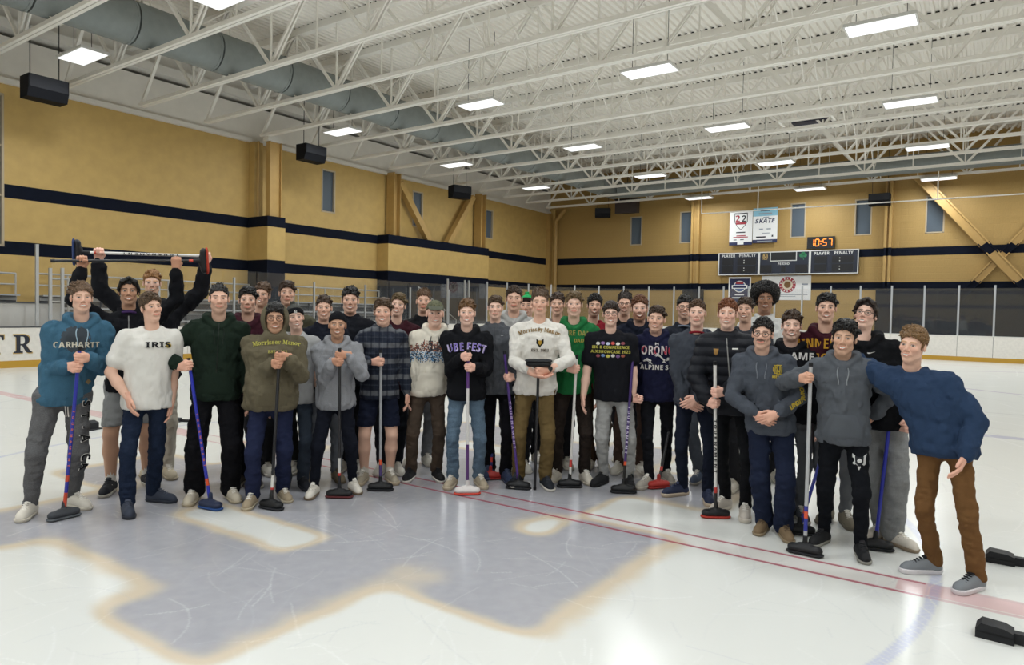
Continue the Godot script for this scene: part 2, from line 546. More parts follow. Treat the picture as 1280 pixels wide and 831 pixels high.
	for cc in [Vector2(2.4, -23.9), Vector2(-11.9, -23.9)]:
		for a in 2600:
			var t := TAU * a / 2600.0
			for k in 5:
				var q: Vector2 = (cc + Vector2(cos(t), sin(t)) * (4.55 + k * 0.03) - O) * 33.0
				if Rect2(0, 0, fw, fh).has_point(q):
					far.set_pixelv(Vector2i(q), base.lerp(Color(0.56, 0.52, 0.68), 0.35))
	for i in 1800:
		var p := Vector2(rng.randf() * fw, rng.randf() * fh)
		var a := rng.randf() * TAU
		var bend := rng.randf_range(-0.03, 0.03)
		var k := Color(1, 1, 1) if rng.randf() < 0.5 else Color(0.70, 0.71, 0.74)
		for s in rng.randi_range(15, 90):
			p += Vector2(cos(a), sin(a))
			a += bend
			if p.x < 0 or p.y < 0 or p.x >= fw or p.y >= fh:
				break
			far.set_pixelv(Vector2i(p), far.get_pixelv(Vector2i(p)).lerp(k, 0.25))
	var fm := mat("ice_far", Color(1, 1, 1), 0.22, 0.0, 0.4)
	fm.albedo_texture = ImageTexture.create_from_image(far)
	fm.texture_repeat = false
	var nn := noise_normal(0.012, 1.2, 512, 5)
	var rough := noise_tex(0.01, Color(0.55, 0.55, 0.55), Color(1, 1, 1), 512, 9)
	for m in [near, fm]:
		m.normal_enabled = false
	# five slabs of ice, the near one in the middle
	var slab := func(x0: float, x1: float, z0: float, z1: float, m: Material, o: Vector2, s: Vector2) -> void:
		var st := SurfaceTool.new()
		st.begin(Mesh.PRIMITIVE_TRIANGLES)
		st.set_normal(Vector3.UP)
		for v in [Vector2(x0, z0), Vector2(x1, z0), Vector2(x1, z1), Vector2(x0, z0), Vector2(x1, z1), Vector2(x0, z1)]:
			st.set_uv((v - o) / s)
			st.add_vertex(Vector3(v.x, 0, v.y))
		mesh_node("ice_sheet", st.commit(), m, fl)
	slab.call(ICE_LO.x, ICE_HI.x, ICE_LO.y, ICE_HI.y, near, ICE_LO, ICE_HI - ICE_LO)
	var S := Vector2(31.1, 59.0)
	slab.call(BOARD_X, 10.6, BOARD_Z, ICE_LO.y, fm, O, S)
	slab.call(BOARD_X, 10.6, ICE_HI.y, 25.0, fm, O, S)
	slab.call(BOARD_X, ICE_LO.x, ICE_LO.y, ICE_HI.y, fm, O, S)
	slab.call(ICE_HI.x, 10.6, ICE_LO.y, ICE_HI.y, fm, O, S)

func roof() -> void:
	var white := mat("roof_white", hexc("f6f3ec"), 0.62)
	var deckm := mat("deck_white", hexc("f8f4ec"), 0.6)
	# ribbed steel deck, ribs running down the hall
	var c := struct("ceiling")
	var st := SurfaceTool.new()
	st.begin(Mesh.PRIMITIVE_TRIANGLES)
	st.set_smooth_group(-1)
	var prof := [Vector2(0, 0), Vector2(0.08, 0), Vector2(0.105, 0.06), Vector2(0.185, 0.06), Vector2(0.21, 0)]
	var x := LEFT_X
	while x < RIGHT_X:
		for i in 4:
			var a: Vector2 = prof[i] + Vector2(x, DECK_Y)
			var b: Vector2 = prof[i + 1] + Vector2(x, DECK_Y)
			for v in [Vector3(a.x, a.y, FAR_Z), Vector3(b.x, b.y, FAR_Z), Vector3(b.x, b.y, REAR_Z), Vector3(a.x, a.y, FAR_Z), Vector3(b.x, b.y, REAR_Z), Vector3(a.x, a.y, REAR_Z)]:
				st.add_vertex(v)
		x += 0.21
	st.generate_normals()
	mesh_node("deck", st.commit(), deckm, c)
	box_mm("roof_slab", deckm, c, Vector3(LEFT_X - 0.35, DECK_Y + 0.07, FAR_Z - 0.35), Vector3(RIGHT_X + 0.35, DECK_Y + 0.4, REAR_Z + 0.35))
	# trusses
	var yb := 8.16
	var yt := DECK_Y - 0.1
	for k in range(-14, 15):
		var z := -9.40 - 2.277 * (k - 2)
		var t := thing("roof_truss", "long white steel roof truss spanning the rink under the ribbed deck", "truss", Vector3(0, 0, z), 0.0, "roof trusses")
		for s in [-0.055, 0.055]:
			box("bottom_chord", white, t, Vector3((LEFT_X + 0.8 + RIGHT_X) * 0.5, yb + 0.05, s), Vector3(RIGHT_X - LEFT_X - 0.8, 0.1, 0.085))
		box("top_chord", white, t, Vector3((LEFT_X + RIGHT_X) * 0.5, yt, 0), Vector3(RIGHT_X - LEFT_X, 0.2, 0.2))
		box("rib_shade_strip", mat("rib_shade_dark", hexc("2c2b2b"), 0.9), t, Vector3((LEFT_X + RIGHT_X) * 0.5, DECK_Y + 0.03, 0), Vector3(RIGHT_X - LEFT_X, 0.05, 0.12))  # added dark strip: its colour stands in for shade in the rib gaps
		bar("end_post", white, t, Vector3(LEFT_X + 0.85, yb + 0.1, 0), Vector3(LEFT_X + 2.4, yt, 0), 0.09, 0.09)
		var nx := -20.1
		while nx < RIGHT_X:
			bar("web_diagonal", white, t, Vector3(nx - 0.06, yb + 0.1, 0), Vector3(nx - 1.75, yt - 0.08, 0), 0.075, 0.075)
			for s in [-0.05, 0.05]:
				bar("web_diagonal", white, t, Vector3(nx + 0.08, yb + 0.1, s), Vector3(nx + 1.75, yt - 0.08, s), 0.075, 0.045)
			bar("web_vertical", white, t, Vector3(nx, yb + 0.1, 0), Vector3(nx, yt - 0.08, 0), 0.05, 0.05)
			bar("web_vertical", white, t, Vector3(nx + 1.89, yb + 0.1, 0), Vector3(nx + 1.89, yt - 0.08, 0), 0.04, 0.04)
			nx += 3.78
		if k < 14:
			for bx in [-18.2, -10.7, -4.6, 2.9]:
				bar("bridging", white, t, Vector3(bx, yb + 0.12, 0), Vector3(bx, yt - 0.1, -2.277), 0.035, 0.035)
				bar("bridging", white, t, Vector3(bx, yt - 0.1, 0), Vector3(bx, yb + 0.12, -2.277), 0.035, 0.035)
	# round duct along the hall and another across the far end
	var dm := painted("duct_grey", hexc("8b9291"), 0.55, 0.6, 0.08)
	var d := thing("air_duct", "large round grey air duct running inside the trusses along the left wall", "duct", Vector3(-18.3, 8.86, 0))
	var z := -36.2
	while z < REAR_Z - 3.0:
		var seg := CylinderMesh.new()
		seg.top_radius = 0.55
		seg.bottom_radius = 0.55
		seg.height = 2.2
		seg.radial_segments = 28
		seg.rings = 0
		mesh_node("duct_section", seg, dm, d, Transform3D(Basis(Vector3.RIGHT, PI / 2), Vector3(0, 0, z + 1.1)))
		mesh_node("duct_band", unit_cyl, dm, d, Transform3D(Basis(Vector3.RIGHT, PI / 2) * Basis.from_scale(Vector3(1.14, 0.06, 1.14)), Vector3(0, 0, z)))
		z += 2.277
	var d2 := thing("air_duct", "round grey air duct crossing the hall in front of the far wall", "duct", Vector3(0, 8.62, -35.6))
	var dx := -17.6
	while dx < RIGHT_X - 1.0:
		mesh_node("duct_section", unit_cyl, dm, d2, Transform3D(Basis(Vector3.BACK, PI / 2) * Basis.from_scale(Vector3(0.86, 2.4, 0.86)), Vector3(dx + 1.2, 0, 0)))
		dx += 2.4
	# loudspeakers hung under the trusses
	var sp := mat("speaker_black", hexc("1a1b1f"), 0.6, 0.0, 0.2)
	var sf := mat("speaker_grille", hexc("1d1f25"), 0.8)
	for s in [[Vector3(-22.0, 7.62, -8.4), 1.57, 1.0, "black loudspeaker hung beside the tall window of the left wall"], [Vector3(-22.0, 7.66, -17.6), 1.57, 1.0, "black loudspeaker hung above the pilaster column of the left wall"], [Vector3(-22.0, 7.55, -26.7), 1.2, 1.0, "black loudspeaker hung in front of the V-shaped wall braces"], [Vector3(-19.5, 7.7, -37.2), 0.4, 0.9, "black loudspeaker hung in the far corner beside the dark hanging box"], [Vector3(-4.72, 7.42, -37.6), 0.0, 0.92, "black loudspeaker hung on the far wall right of the scoreboard clock"]]:
		var o := thing("loudspeaker", s[3], "speaker", s[0], s[1], "hanging loudspeakers")
		var k: float = s[2]
		plate("cabinet", PackedVector2Array([Vector2(-0.28 * k, -0.3 * k), Vector2(0.2 * k, -0.3 * k), Vector2(0.3 * k, -0.05 * k), Vector2(0.3 * k, 0.3 * k), Vector2(-0.28 * k, 0.3 * k)]), 1.0 * k, sp, o, Transform3D(Basis(Vector3.UP, PI / 2).rotated(Vector3.UP, PI) if false else Basis(Vector3(0, 0, 1), Vector3(0, 1, 0), Vector3(-1, 0, 0)), Vector3(0.5 * k, 0, 0)))
		box("grille", sf, o, Vector3(0, 0.12 * k, 0.305 * k), Vector3(0.94 * k, 0.33 * k, 0.02))
		for q in [-0.36, 0.36]:
			bar("hanger", mat("wire_dark", hexc("2a2a2c"), 0.5), o, Vector3(q * k, 0.3 * k, 0), Vector3(q * k, DECK_Y - (s[0] as Vector3).y, 0), 0.02, 0.02)
	var hb := thing("hanging_box", "dark brown box hung from the truss over the far left corner", "box", Vector3(-17.95, 8.0, -37.3))
	box("case", mat("box_brown", hexc("3d3432"), 0.6), hb, Vector3.ZERO, Vector3(1.4, 0.8, 0.4))
	box("rim", mat("box_rim", hexc("2a2424"), 0.6), hb, Vector3(0, 0.42, 0), Vector3(1.46, 0.05, 0.46))
	bar("hanger", mat("wire_dark", hexc("2a2a2c"), 0.5), hb, Vector3(0, 0.42, 0), Vector3(0, DECK_Y - 8.0, 0), 0.03, 0.03)
	# white pipe under the last truss
	var pp := thing("curtain_pipe", "thin white pipe hung below the last trusses before the far wall", "pipe", Vector3(0, 6.98, -35.5))
	bar("pipe", white, pp, Vector3(-12.8, 0.03, 0), Vector3(RIGHT_X - 0.5, -0.1, 0), 0.06, 0.06, true)
	for hx in [-12.8, -9.9, -2.2, 3.0, 8.0]:
		bar("drop_rod", white, pp, Vector3(hx, 0, 0), Vector3(hx, 1.2, 0), 0.045, 0.045, true)
	# roof hatch grille among the trusses
	var rv := thing("roof_vent", "rectangular roof vent with a dark opening framed in white", "vent", Vector3(-5.4, 8.32, -25.3))
	for s in [[Vector3(0, 0, -0.75), Vector3(1.7, 0.08, 0.08)], [Vector3(0, 0, 0.75), Vector3(1.7, 0.08, 0.08)], [Vector3(-0.82, 0, 0), Vector3(0.08, 0.08, 1.5)], [Vector3(0.82, 0, 0), Vector3(0.08, 0.08, 1.5)]]:
		box("frame_bar", white, rv, s[0], s[1])
	box("opening", mat("vent_dark", hexc("23263a"), 0.5), rv, Vector3(0, 0.1, -0.3), Vector3(1.2, 0.04, 0.6))

# points along the inside of the boards from behind the camera on the left, round the corner and along the far end
func rink_path() -> PackedVector2Array:
	var p := PackedVector2Array()
	var z := 17.0
	while z > -25.6:
		p.append(Vector2(BOARD_X, z))
		z -= 1.25
	for i in 11:
		var a := PI + PI / 2 * i / 10.0
		p.append(Vector2(-12.3 + cos(a) * 8.2, -25.8 + sin(a) * 8.2))
	var x := -11.05
	while x < 2.4:
		p.append(Vector2(x, BOARD_Z))
		x += 1.228
	for i in range(1, 11):
		var a := -PI / 2 + PI / 2 * i / 10.0
		p.append(Vector2(2.4 + cos(a) * 8.2, -25.8 + sin(a) * 8.2))
	z = -24.6
	while z < 17.0:
		p.append(Vector2(10.6, z))
		z += 2.5
	return p

func boards() -> void:
	var white := painted("board_white", hexc("e6e2da"), 0.35, 1.4, 0.05)
	var kick := mat("kick_gold", hexc("b98f2c"), 0.45)
	var cap_d := mat("cap_dark", hexc("4a4b4f"), 0.4)
	var cap_w := mat("cap_white", hexc("d8d6d0"), 0.4)
	var alu := mat("aluminium", hexc("b9bcc0"), 0.35, 0.7)
	var gl := glass_mat("rink_glass", hexc("e8eef0"), 0.02)
	var p := rink_path()
	var b := thing("dasher_boards", "white rink boards with a gold kick plate around the ice", "boards")
	var s := thing("rink_glass", "clear glass panes between silver posts above the rink boards", "glass")
	for i in p.size() - 1:
		var a := Vector3(p[i].x, 0, p[i].y)
		var c := Vector3(p[i + 1].x, 0, p[i + 1].y)
		var d := c - a
		var u := d.normalized()
		var out := Vector3(u.z, 0, -u.x)
		# the way round is clockwise seen from above, so outside is on the left of travel
		if out.dot(Vector3(-4.9, 0, -4.5) - a) > 0:
			out = -out
		var bs := Basis(u, Vector3.UP, u.cross(Vector3.UP))
		var mid := (a + c) * 0.5
		var far := mid.z < -24.0 or mid.x > 0.0
		var ln := d.length()
		box("board_panel", white, b, mid + out * 0.06 + Vector3.UP * 0.6, Vector3(ln - 0.012, 0.84, 0.12), bs)
		box("kick_plate", kick, b, mid + out * 0.055 + Vector3.UP * 0.09, Vector3(ln, 0.18, 0.13), bs)
		box("cap_rail", cap_w if far else cap_d, b, mid + out * 0.09 + Vector3.UP * 1.035, Vector3(ln, 0.03, 0.2), bs)
		var top := 3.0 if far else 2.86
		if mid.z < -8.2 or mid.x > 0.0:
			box("pane", gl, s, mid + out * 0.1 + Vector3.UP * (1.05 + top) * 0.5, Vector3(ln - 0.05, top - 1.05, 0.014), bs)
		if far:
			box("post", alu, s, a + out * 0.1 + Vector3.UP * (1.05 + 3.12) * 0.5, Vector3(0.07, 3.12 - 1.05, 0.06), bs)
	for z in [-10.9, -13.4, -16.67, -19.2, -21.78, -24.33]:
		box("post", alu, s, Vector3(BOARD_X - 0.1, 1.84, z), Vector3(0.06, 1.58, 0.06))
	for q in [[-7.68, 3.2], [-7.99, 2.6], [-8.28, 2.62]]:
		box("post", alu, s, Vector3(BOARD_X - 0.1, (1.05 + q[1]) * 0.5, q[0]), Vector3(0.07, q[1] - 1.05, 0.07))
	# block letters on the left boards
	var lm := mat("letter_navy", hexc("1d2230"), 0.5)
	var lo := mat("letter_gold", hexc("b99b5a"), 0.5)
	var lt := Basis(Vector3(0, 0, -1), Vector3.UP, Vector3(1, 0, 0))
	for q in [["T", -6.72], ["R", -7.31]]:
		mesh_node("letter_outline", text_mesh(q[0], 0.50, true, 0.006), lo, b, Transform3D(lt * Basis.from_scale(Vector3(0.95, 1, 1)), Vector3(BOARD_X + 0.004, 0.585, q[1])))
		mesh_node("letter", text_mesh(q[0], 0.45, true, 0.008), lm, b, Transform3D(lt * Basis.from_scale(Vector3(0.95, 1, 1)), Vector3(BOARD_X + 0.007, 0.585, q[1])))

func stands() -> void:
	var alu := mat("bleacher_alu", hexc("a9abad"), 0.45, 0.35)
	var dark := mat("bleacher_dark", hexc("4b4c50"), 0.7)
	var pipe := mat("rail_pipe", hexc("b4b4b2"), 0.4, 0.4)
	for seg in [[-23.0, -16.9, "aluminium bleacher section below the slot window of the left wall"], [-16.1, -8.9, "long aluminium bleacher section between the pilaster and the tall window"], [-8.3, -2.0, "aluminium bleacher section behind the low grey bench wall"]]:
		var o := thing("bleachers", seg[2], "bleachers", Vector3(0, 0, 0))
		for r in 4:
			var x := -21.7 - r * 0.62
			var y := 0.72 + r * 0.38
			var z0: float = seg[0]
			var z1: float = seg[1]
			if x < -24.0:
				break
			box_mm("seat_plank", alu, o, Vector3(x - 0.14, y, z0), Vector3(x + 0.14, y + 0.045, z1))
			box_mm("seat_plank", alu, o, Vector3(x - 0.14, y - 0.13, z0), Vector3(x - 0.10, y - 0.02, z1))
			box_mm("foot_plank", alu, o, Vector3(x + 0.2, y - 0.36, z0), Vector3(x + 0.46, y - 0.32, z1))
			box_mm("riser", dark, o, Vector3(x - 0.18, y - 0.4, z0), Vector3(x - 0.16, y + 0.02, z1))
			var z := z0 + 0.6
			while z < z1:
				bar("leg", dark, o, Vector3(x, 0, z), Vector3(x, y, z), 0.05, 0.05)
				z += 1.8
		bar("back_rail", pipe, o, Vector3(-23.75, 2.52, seg[0]), Vector3(-23.75, 2.55, seg[1]), 0.06, 0.06, true)
		bar("back_rail", pipe, o, Vector3(-23.75, 2.2, seg[0]), Vector3(-23.75, 2.2, seg[1]), 0.05, 0.05, true)
		var zz: float = seg[0]
		while zz < seg[1]:
			bar("rail_post", pipe, o, Vector3(-23.75, 1.4, zz), Vector3(-23.75, 2.53, zz), 0.05, 0.05, true)
			zz += 1.6
	# hoop guard rails in the aisles
	for q in [[-8.6, "bent pipe guard rail at the aisle beside the low bench wall"], [-16.5, "bent pipe guard rail at the aisle in front of the pilaster"]]:
		var g := thing("guard_rail", q[1], "railing", Vector3(-21.6, 0, q[0]))
		for a in [[Vector3(0, -0.02, 0.24), Vector3(0, 2.35, 0.24)], [Vector3(0, -0.02, -0.24), Vector3(0, 2.35, -0.24)], [Vector3(0, 2.35, 0.26), Vector3(0, 2.35, -0.26)], [Vector3(0, 1.7, 0.24), Vector3(0, 1.7, -0.24)]]:
			bar("pipe", pipe, g, a[0], a[1], 0.055, 0.055, true)
	var sr := thing("stair_rail", "sloping pipe handrail beside the dark bay of the left wall", "railing", Vector3(-22.0, 0, -25.0))
	bar("handrail", pipe, sr, Vector3(0, 2.75, 1.2), Vector3(0, 1.2, -1.6), 0.05, 0.05, true)
	for k in 4:
		var zz := 1.2 - k * 0.93
		bar("post", pipe, sr, Vector3(0, -0.02, zz), Vector3(0, 2.75 - k * 0.51, zz), 0.045, 0.045, true)
	# low wall of the players' bench
	var bw := thing("bench_wall", "low light grey bench wall with a dark cap behind the boards", "wall", Vector3(-21.3, 0, -6.2))
	box("panel", mat("bench_panel", hexc("c9c7c2"), 0.5), bw, Vector3(0, 0.83, 0), Vector3(0.08, 1.66, 4.2))
	box("cap", mat("cap_dark", hexc("4a4b4f"), 0.4), bw, Vector3(0, 1.67, 0), Vector3(0.14, 0.04, 4.22))
	box("end_panel", mat("bench_panel", hexc("c9c7c2"), 0.5), bw, Vector3(0.3, 0.83, -2.1), Vector3(0.6, 1.66, 0.06))
	var gp := thing("gate_panel", "narrow white upright panel at the rink gate", "panel", Vector3(BOARD_X - 0.15, 1.05, -6.75))
	box("sheet", mat("gate_white", hexc("d9d9d6"), 0.4), gp, Vector3(0, 0.75, 0), Vector3(0.1, 1.5, 0.16))

func seven_seg(o: Node3D, d: int, c: Vector3, h: float, m: Material) -> void:
	var on: Array = [[0, 1, 2, 3, 4, 5], [1, 2], [0, 1, 6, 4, 3], [0, 1, 6, 2, 3], [5, 6, 1, 2], [0, 5, 6, 2, 3], [0, 5, 4, 3, 2, 6], [0, 1, 2], [0, 1, 2, 3, 4, 5, 6], [0, 1, 2, 3, 5, 6]][d]
	var w := h * 0.5
	var t := h * 0.13
	for s in on:
		var p: Vector3 = [Vector3(0, h / 2, 0), Vector3(w / 2, h / 4, 0), Vector3(w / 2, -h / 4, 0), Vector3(0, -h / 2, 0), Vector3(-w / 2, -h / 4, 0), Vector3(-w / 2, h / 4, 0), Vector3.ZERO][s]
		var flat: bool = s in [0, 3, 6]
		box("led_segment", m, o, c + p + Vector3(p.y * 0.06, 0, 0), Vector3(w - t * 0.6 if flat else t, t if flat else h / 2 - t * 0.6, 0.02))

func scoreboard_wall() -> void:
	var z := FAR_Z + 0.12
	var navy := mat("sb_navy", hexc("1e2536"), 0.4)
	var black := mat("sb_black", hexc("15171c"), 0.3)
	var white := mat("sb_white", hexc("dcdcda"), 0.5)
	var gold := mat("sb_gold", hexc("c2a366"), 0.5)
	var green := mat("sb_green", hexc("2f7d54"), 0.5)
	var o := thing("scoreboard", "wide navy ice hockey scoreboard with three white-edged panels and white lettering", "scoreboard", Vector3(0, 0, z))
	var y0 := 3.92
	var y1 := 5.15
	for q in [[-12.74, -10.52], [-10.52, -7.94], [-7.94, -5.65]]:
		var px: float = (q[0] + q[1]) * 0.5
		var wd: float = q[1] - q[0]
		var part := box("panel", navy, o, Vector3(px, (y0 + y1) * 0.5, 0), Vector3(wd, y1 - y0, 0.16))
		for e in [[Vector3(px, y1 - 0.025, 0.09), Vector3(wd, 0.05, 0.04)], [Vector3(px, y0 + 0.025, 0.09), Vector3(wd, 0.05, 0.04)], [Vector3(q[0] + 0.025, (y0 + y1) / 2, 0.09), Vector3(0.05, y1 - y0, 0.04)], [Vector3(q[1] - 0.025, (y0 + y1) / 2, 0.09), Vector3(0.05, y1 - y0, 0.04)]]:
			box("panel_edge", white, o, e[0], e[1])
	for q in [-12.74, -7.94]:
		sign_text("PLAYER", 0.155, white, o, Vector3(q + 0.55, y1 - 0.17, 0.085))
		sign_text("PENALTY", 0.155, white, o, Vector3(q + 1.58, y1 - 0.17, 0.085))
		for r in 2:
			var yy := y1 - 0.50 - r * 0.42
			box("digit_window", black, o, Vector3(q + 0.52, yy, 0.085), Vector3(0.6, 0.36, 0.02))
			box("digit_window", black, o, Vector3(q + 1.56, yy, 0.085), Vector3(1.0, 0.36, 0.02))
			for e in [-0.07, 0.07]:
				box("colon_dot", white, o, Vector3(q + 1.42, yy + e, 0.1), Vector3(0.045, 0.045, 0.015))
	box("clock_window", black, o, Vector3(-9.27, y1 - 0.27, 0.085), Vector3(1.3, 0.42, 0.02))
	for e in [[Vector3(-9.27, y1 - 0.5, 0.09), Vector3(1.36, 0.04, 0.03)], [Vector3(-9.93, y1 - 0.27, 0.09), Vector3(0.04, 0.46, 0.03)], [Vector3(-8.61, y1 - 0.27, 0.09), Vector3(0.04, 0.46, 0.03)]]:
		box("window_edge", white, o, e[0], e[1])
	sign_text("PERIOD", 0.12, white, o, Vector3(-9.25, y1 - 0.66, 0.085))
	for x in [-10.15, -8.35]:
		box("digit_window", black, o, Vector3(x, y1 - 0.92, 0.085), Vector3(0.6, 0.4, 0.02))
	box("digit_window", black, o, Vector3(-9.25, y1 - 0.95, 0.085), Vector3(0.22, 0.3, 0.02))
	monogram(o, Vector3(-10.22, y1 - 0.26, 0.085), 0.34, gold)
	for q in [Vector2(-0.09, 0.02), Vector2(0.09, 0.02), Vector2(0, 0.13)]:
		plate("clover_leaf", ring_pts(0.095, 16, q), 0.012, green, o, Transform3D(Basis.IDENTITY, Vector3(-8.28, y1 - 0.27, 0.083)))
	box("clover_stem", green, o, Vector3(-8.27, y1 - 0.4, 0.088), Vector3(0.03, 0.16, 0.012), Basis(Vector3.BACK, 0.3))
	# wall clock
	var k := thing("led_clock", "black digital wall clock showing 10:57 in orange digits", "clock", Vector3(-7.45, 5.54, z))
	box("case", black, k, Vector3.ZERO, Vector3(1.32, 0.60, 0.14))
	var led := mat("led_orange", hexc("ff9a3c"), 0.5)
	led.emission_enabled = true
	led.emission = hexc("ff8a28")
	led.emission_energy_multiplier = 1.6
	var i := 0
	for d in [1, 0, 5, 7]:
		seven_seg(k, d, Vector3([-0.42, -0.17, 0.19, 0.45][i], 0, 0.075), 0.34, led)
		i += 1
	for e in [-0.07, 0.07]:
		box("led_colon", led, k, Vector3(0.01, e, 0.075), Vector3(0.045, 0.045, 0.02))
	var cl := OmniLight3D.new()
	cl.name = "clock_glow"
	cl.light_color = hexc("ff9a3c")
	cl.light_energy = 0.05
	cl.shadow_enabled = true
	cl.light_size = 0.2
	cl.omni_range = 60.0
	cl.omni_attenuation = 2.0
	cl.position = Vector3(0, 0, 0.3)
	k.add_child(cl)
	banners(z)

# interlocked letters N and D, as plates
func monogram(o: Node3D, c: Vector3, h: float, m: Material) -> void:
	var s := h / 2.0
	for e in [[-0.45, 0.0, 0.16, 1.6, 0.0], [0.45, 0.0, 0.16, 1.6, 0.0], [0.0, 0.0, 0.2, 1.75, 0.62], [-0.12, 0.0, 0.16, 1.9, 0.0], [0.3, 0.86, 0.9, 0.16, 0.0], [0.3, -0.86, 0.9, 0.16, 0.0], [0.78, 0.0, 0.16, 1.3, 0.0], [-0.45, 0.8, 0.5, 0.14, 0.0], [-0.45, -0.8, 0.5, 0.14, 0.0], [-0.78, 0.0, 0.14, 0.9, 0.0]]:
		box("monogram_stroke", m, o, c + Vector3(e[0] * s, e[1] * s, 0), Vector3(e[2] * s, e[3] * s, 0.012), Basis(Vector3.BACK, e[4]))

func banners(z: float) -> void:
	var white := mat("banner_white", hexc("efefee"), 0.7)
	var navy := mat("banner_navy", hexc("2b3154"), 0.7)
	var red := mat("banner_red", hexc("a63a44"), 0.7)
	var pale := mat("banner_blue", hexc("8fc3d8"), 0.7)
	var ink := mat("banner_ink", hexc("2b2b33"), 0.7)
	var grey := mat("banner_grey", hexc("9aa0aa"), 0.7)
	var b1 := thing("banner", "white wall banner with a red and navy shield reading 2 2", "banner", Vector3(-11.56, 6.5, z + 0.05))
	box("cloth", white, b1, Vector3.ZERO, Vector3(1.24, 1.86, 0.02))
	box("hem", navy, b1, Vector3(0, -0.85, 0.004), Vector3(1.24, 0.17, 0.02))
	box("patch", white, b1, Vector3(0, -0.84, 0.008), Vector3(0.34, 0.13, 0.022))
	var sh := PackedVector2Array([Vector2(-0.36, 0.82), Vector2(0.36, 0.82), Vector2(0.36, 0.35), Vector2(0.22, 0.1), Vector2(0, -0.12), Vector2(-0.22, 0.1), Vector2(-0.36, 0.35)])
	plate("shield_edge", sh, 0.004, ink, b1, Transform3D(Basis.IDENTITY, Vector3(0, 0, 0.0105)))
	var sh2 := PackedVector2Array()
	for p in sh:
		sh2.append(Vector2(p.x * 0.9, (p.y - 0.4) * 0.92 + 0.4))
	plate("shield", sh2, 0.004, white, b1, Transform3D(Basis.IDENTITY, Vector3(0, 0, 0.013)))
	box("shield_band", ink, b1, Vector3(0, 0.78, 0.016), Vector3(0.62, 0.05, 0.008))
	box("shield_band", red, b1, Vector3(0, 0.26, 0.016), Vector3(0.56, 0.13, 0.008))
	sign_text("2", 0.36, red, b1, Vector3(-0.17, 0.52, 0.018))
	sign_text("2", 0.36, ink, b1, Vector3(0.17, 0.50, 0.018))
	for q in [[0.0, -0.24, 0.5, 0.06, ink], [0.02, -0.42, 0.5, 0.05, red], [0.0, -0.5, 0.8, 0.05, red], [-0.3, -0.64, 0.16, 0.04, ink], [0.08, -0.64, 0.2, 0.04, ink]]:
		box("print_line", q[4], b1, Vector3(q[0], q[1], 0.011), Vector3(q[2], q[3], 0.006))
	var b2 := thing("banner", "pale blue and white wall banner reading SKATE beside the shield banner", "banner", Vector3(-10.27, 6.58, z + 0.05))
	box("cloth", white, b2, Vector3.ZERO, Vector3(1.28, 1.88, 0.02))
	box("head_band", pale, b2, Vector3(0, 0.72, 0.004), Vector3(1.28, 0.44, 0.02))
	box("hem", navy, b2, Vector3(0, -0.85, 0.004), Vector3(1.28, 0.18, 0.02))
	sign_text("SKATE", 0.24, navy, b2, Vector3(0, 0.24, 0.012), Basis(Vector3(1, 0, 0), Vector3(0.25, 1, 0), Vector3(0, 0, 1)), false, 1.1)
	for q in [[0.0, 0.8, 0.5, 0.07, navy], [0.0, 0.63, 0.7, 0.07, grey], [0.05, 0.43, 0.3, 0.05, grey], [-0.2, -0.2, 0.2, 0.06, grey], [0.2, -0.2, 0.22, 0.06, grey], [0.05, -0.42, 0.4, 0.04, grey], [-0.2, -0.62, 0.5, 0.07, ink], [0.4, -0.58, 0.08, 0.1, ink], [0.0, -0.85, 0.8, 0.04, grey]]:
		box("print_line", q[4], b2, Vector3(q[0], q[1], 0.016), Vector3(q[2], q[3], 0.006))
	var b3 := thing("banner", "navy wall banner with a white crest under the scoreboard", "banner", Vector3(-11.58, 3.1, z - 0.11))
	box("cloth", white, b3, Vector3(0, 0, 0), Vector3(1.22, 1.45, 0.02))
	box("field", navy, b3, Vector3(0, -0.02, 0.004), Vector3(1.08, 1.32, 0.02))
	plate("crest", ring_pts(0.34, 24, Vector2(0, 0.2), 0.95), 0.006, white, b3, Transform3D(Basis.IDENTITY, Vector3(0, 0, 0.014)))
	plate("crest_inner", ring_pts(0.29, 24, Vector2(0, 0.2), 0.95), 0.006, mat("banner_blue2", hexc("3f5f95"), 0.7), b3, Transform3D(Basis.IDENTITY, Vector3(0, 0, 0.017)))
	box("crest_bar", red, b3, Vector3(0, 0.4, 0.022), Vector3(0.42, 0.14, 0.006))
	box("crest_bar", white, b3, Vector3(0, 0.18, 0.022), Vector3(0.86, 0.2, 0.006))
	box("crest_bar", navy, b3, Vector3(0, 0.18, 0.025), Vector3(0.74, 0.11, 0.006))
	box("print_line", white, b3, Vector3(0, -0.25, 0.016), Vector3(0.5, 0.07, 0.006))
	box("print_line", white, b3, Vector3(0, -0.42, 0.016), Vector3(0.8, 0.06, 0.006))
	var b4 := thing("banner", "wide white wall banner with a red ring emblem under the scoreboard", "banner", Vector3(-9.14, 3.22, z - 0.11))
	box("cloth", white, b4, Vector3.ZERO, Vector3(2.5, 1.3, 0.02))
	plate("ring", ring_pts(0.42, 30), 0.006, red, b4, Transform3D(Basis.IDENTITY, Vector3(0.08, 0.16, 0.0105)))
	plate("ring_inner", ring_pts(0.27, 30), 0.006, mat("banner_cream", hexc("d9cdb8"), 0.7), b4, Transform3D(Basis.IDENTITY, Vector3(0.08, 0.16, 0.014)))
	plate("ring_centre", ring_pts(0.17, 24), 0.006, mat("banner_brown", hexc("7a5a34"), 0.7), b4, Transform3D(Basis.IDENTITY, Vector3(0.08, 0.16, 0.018)))
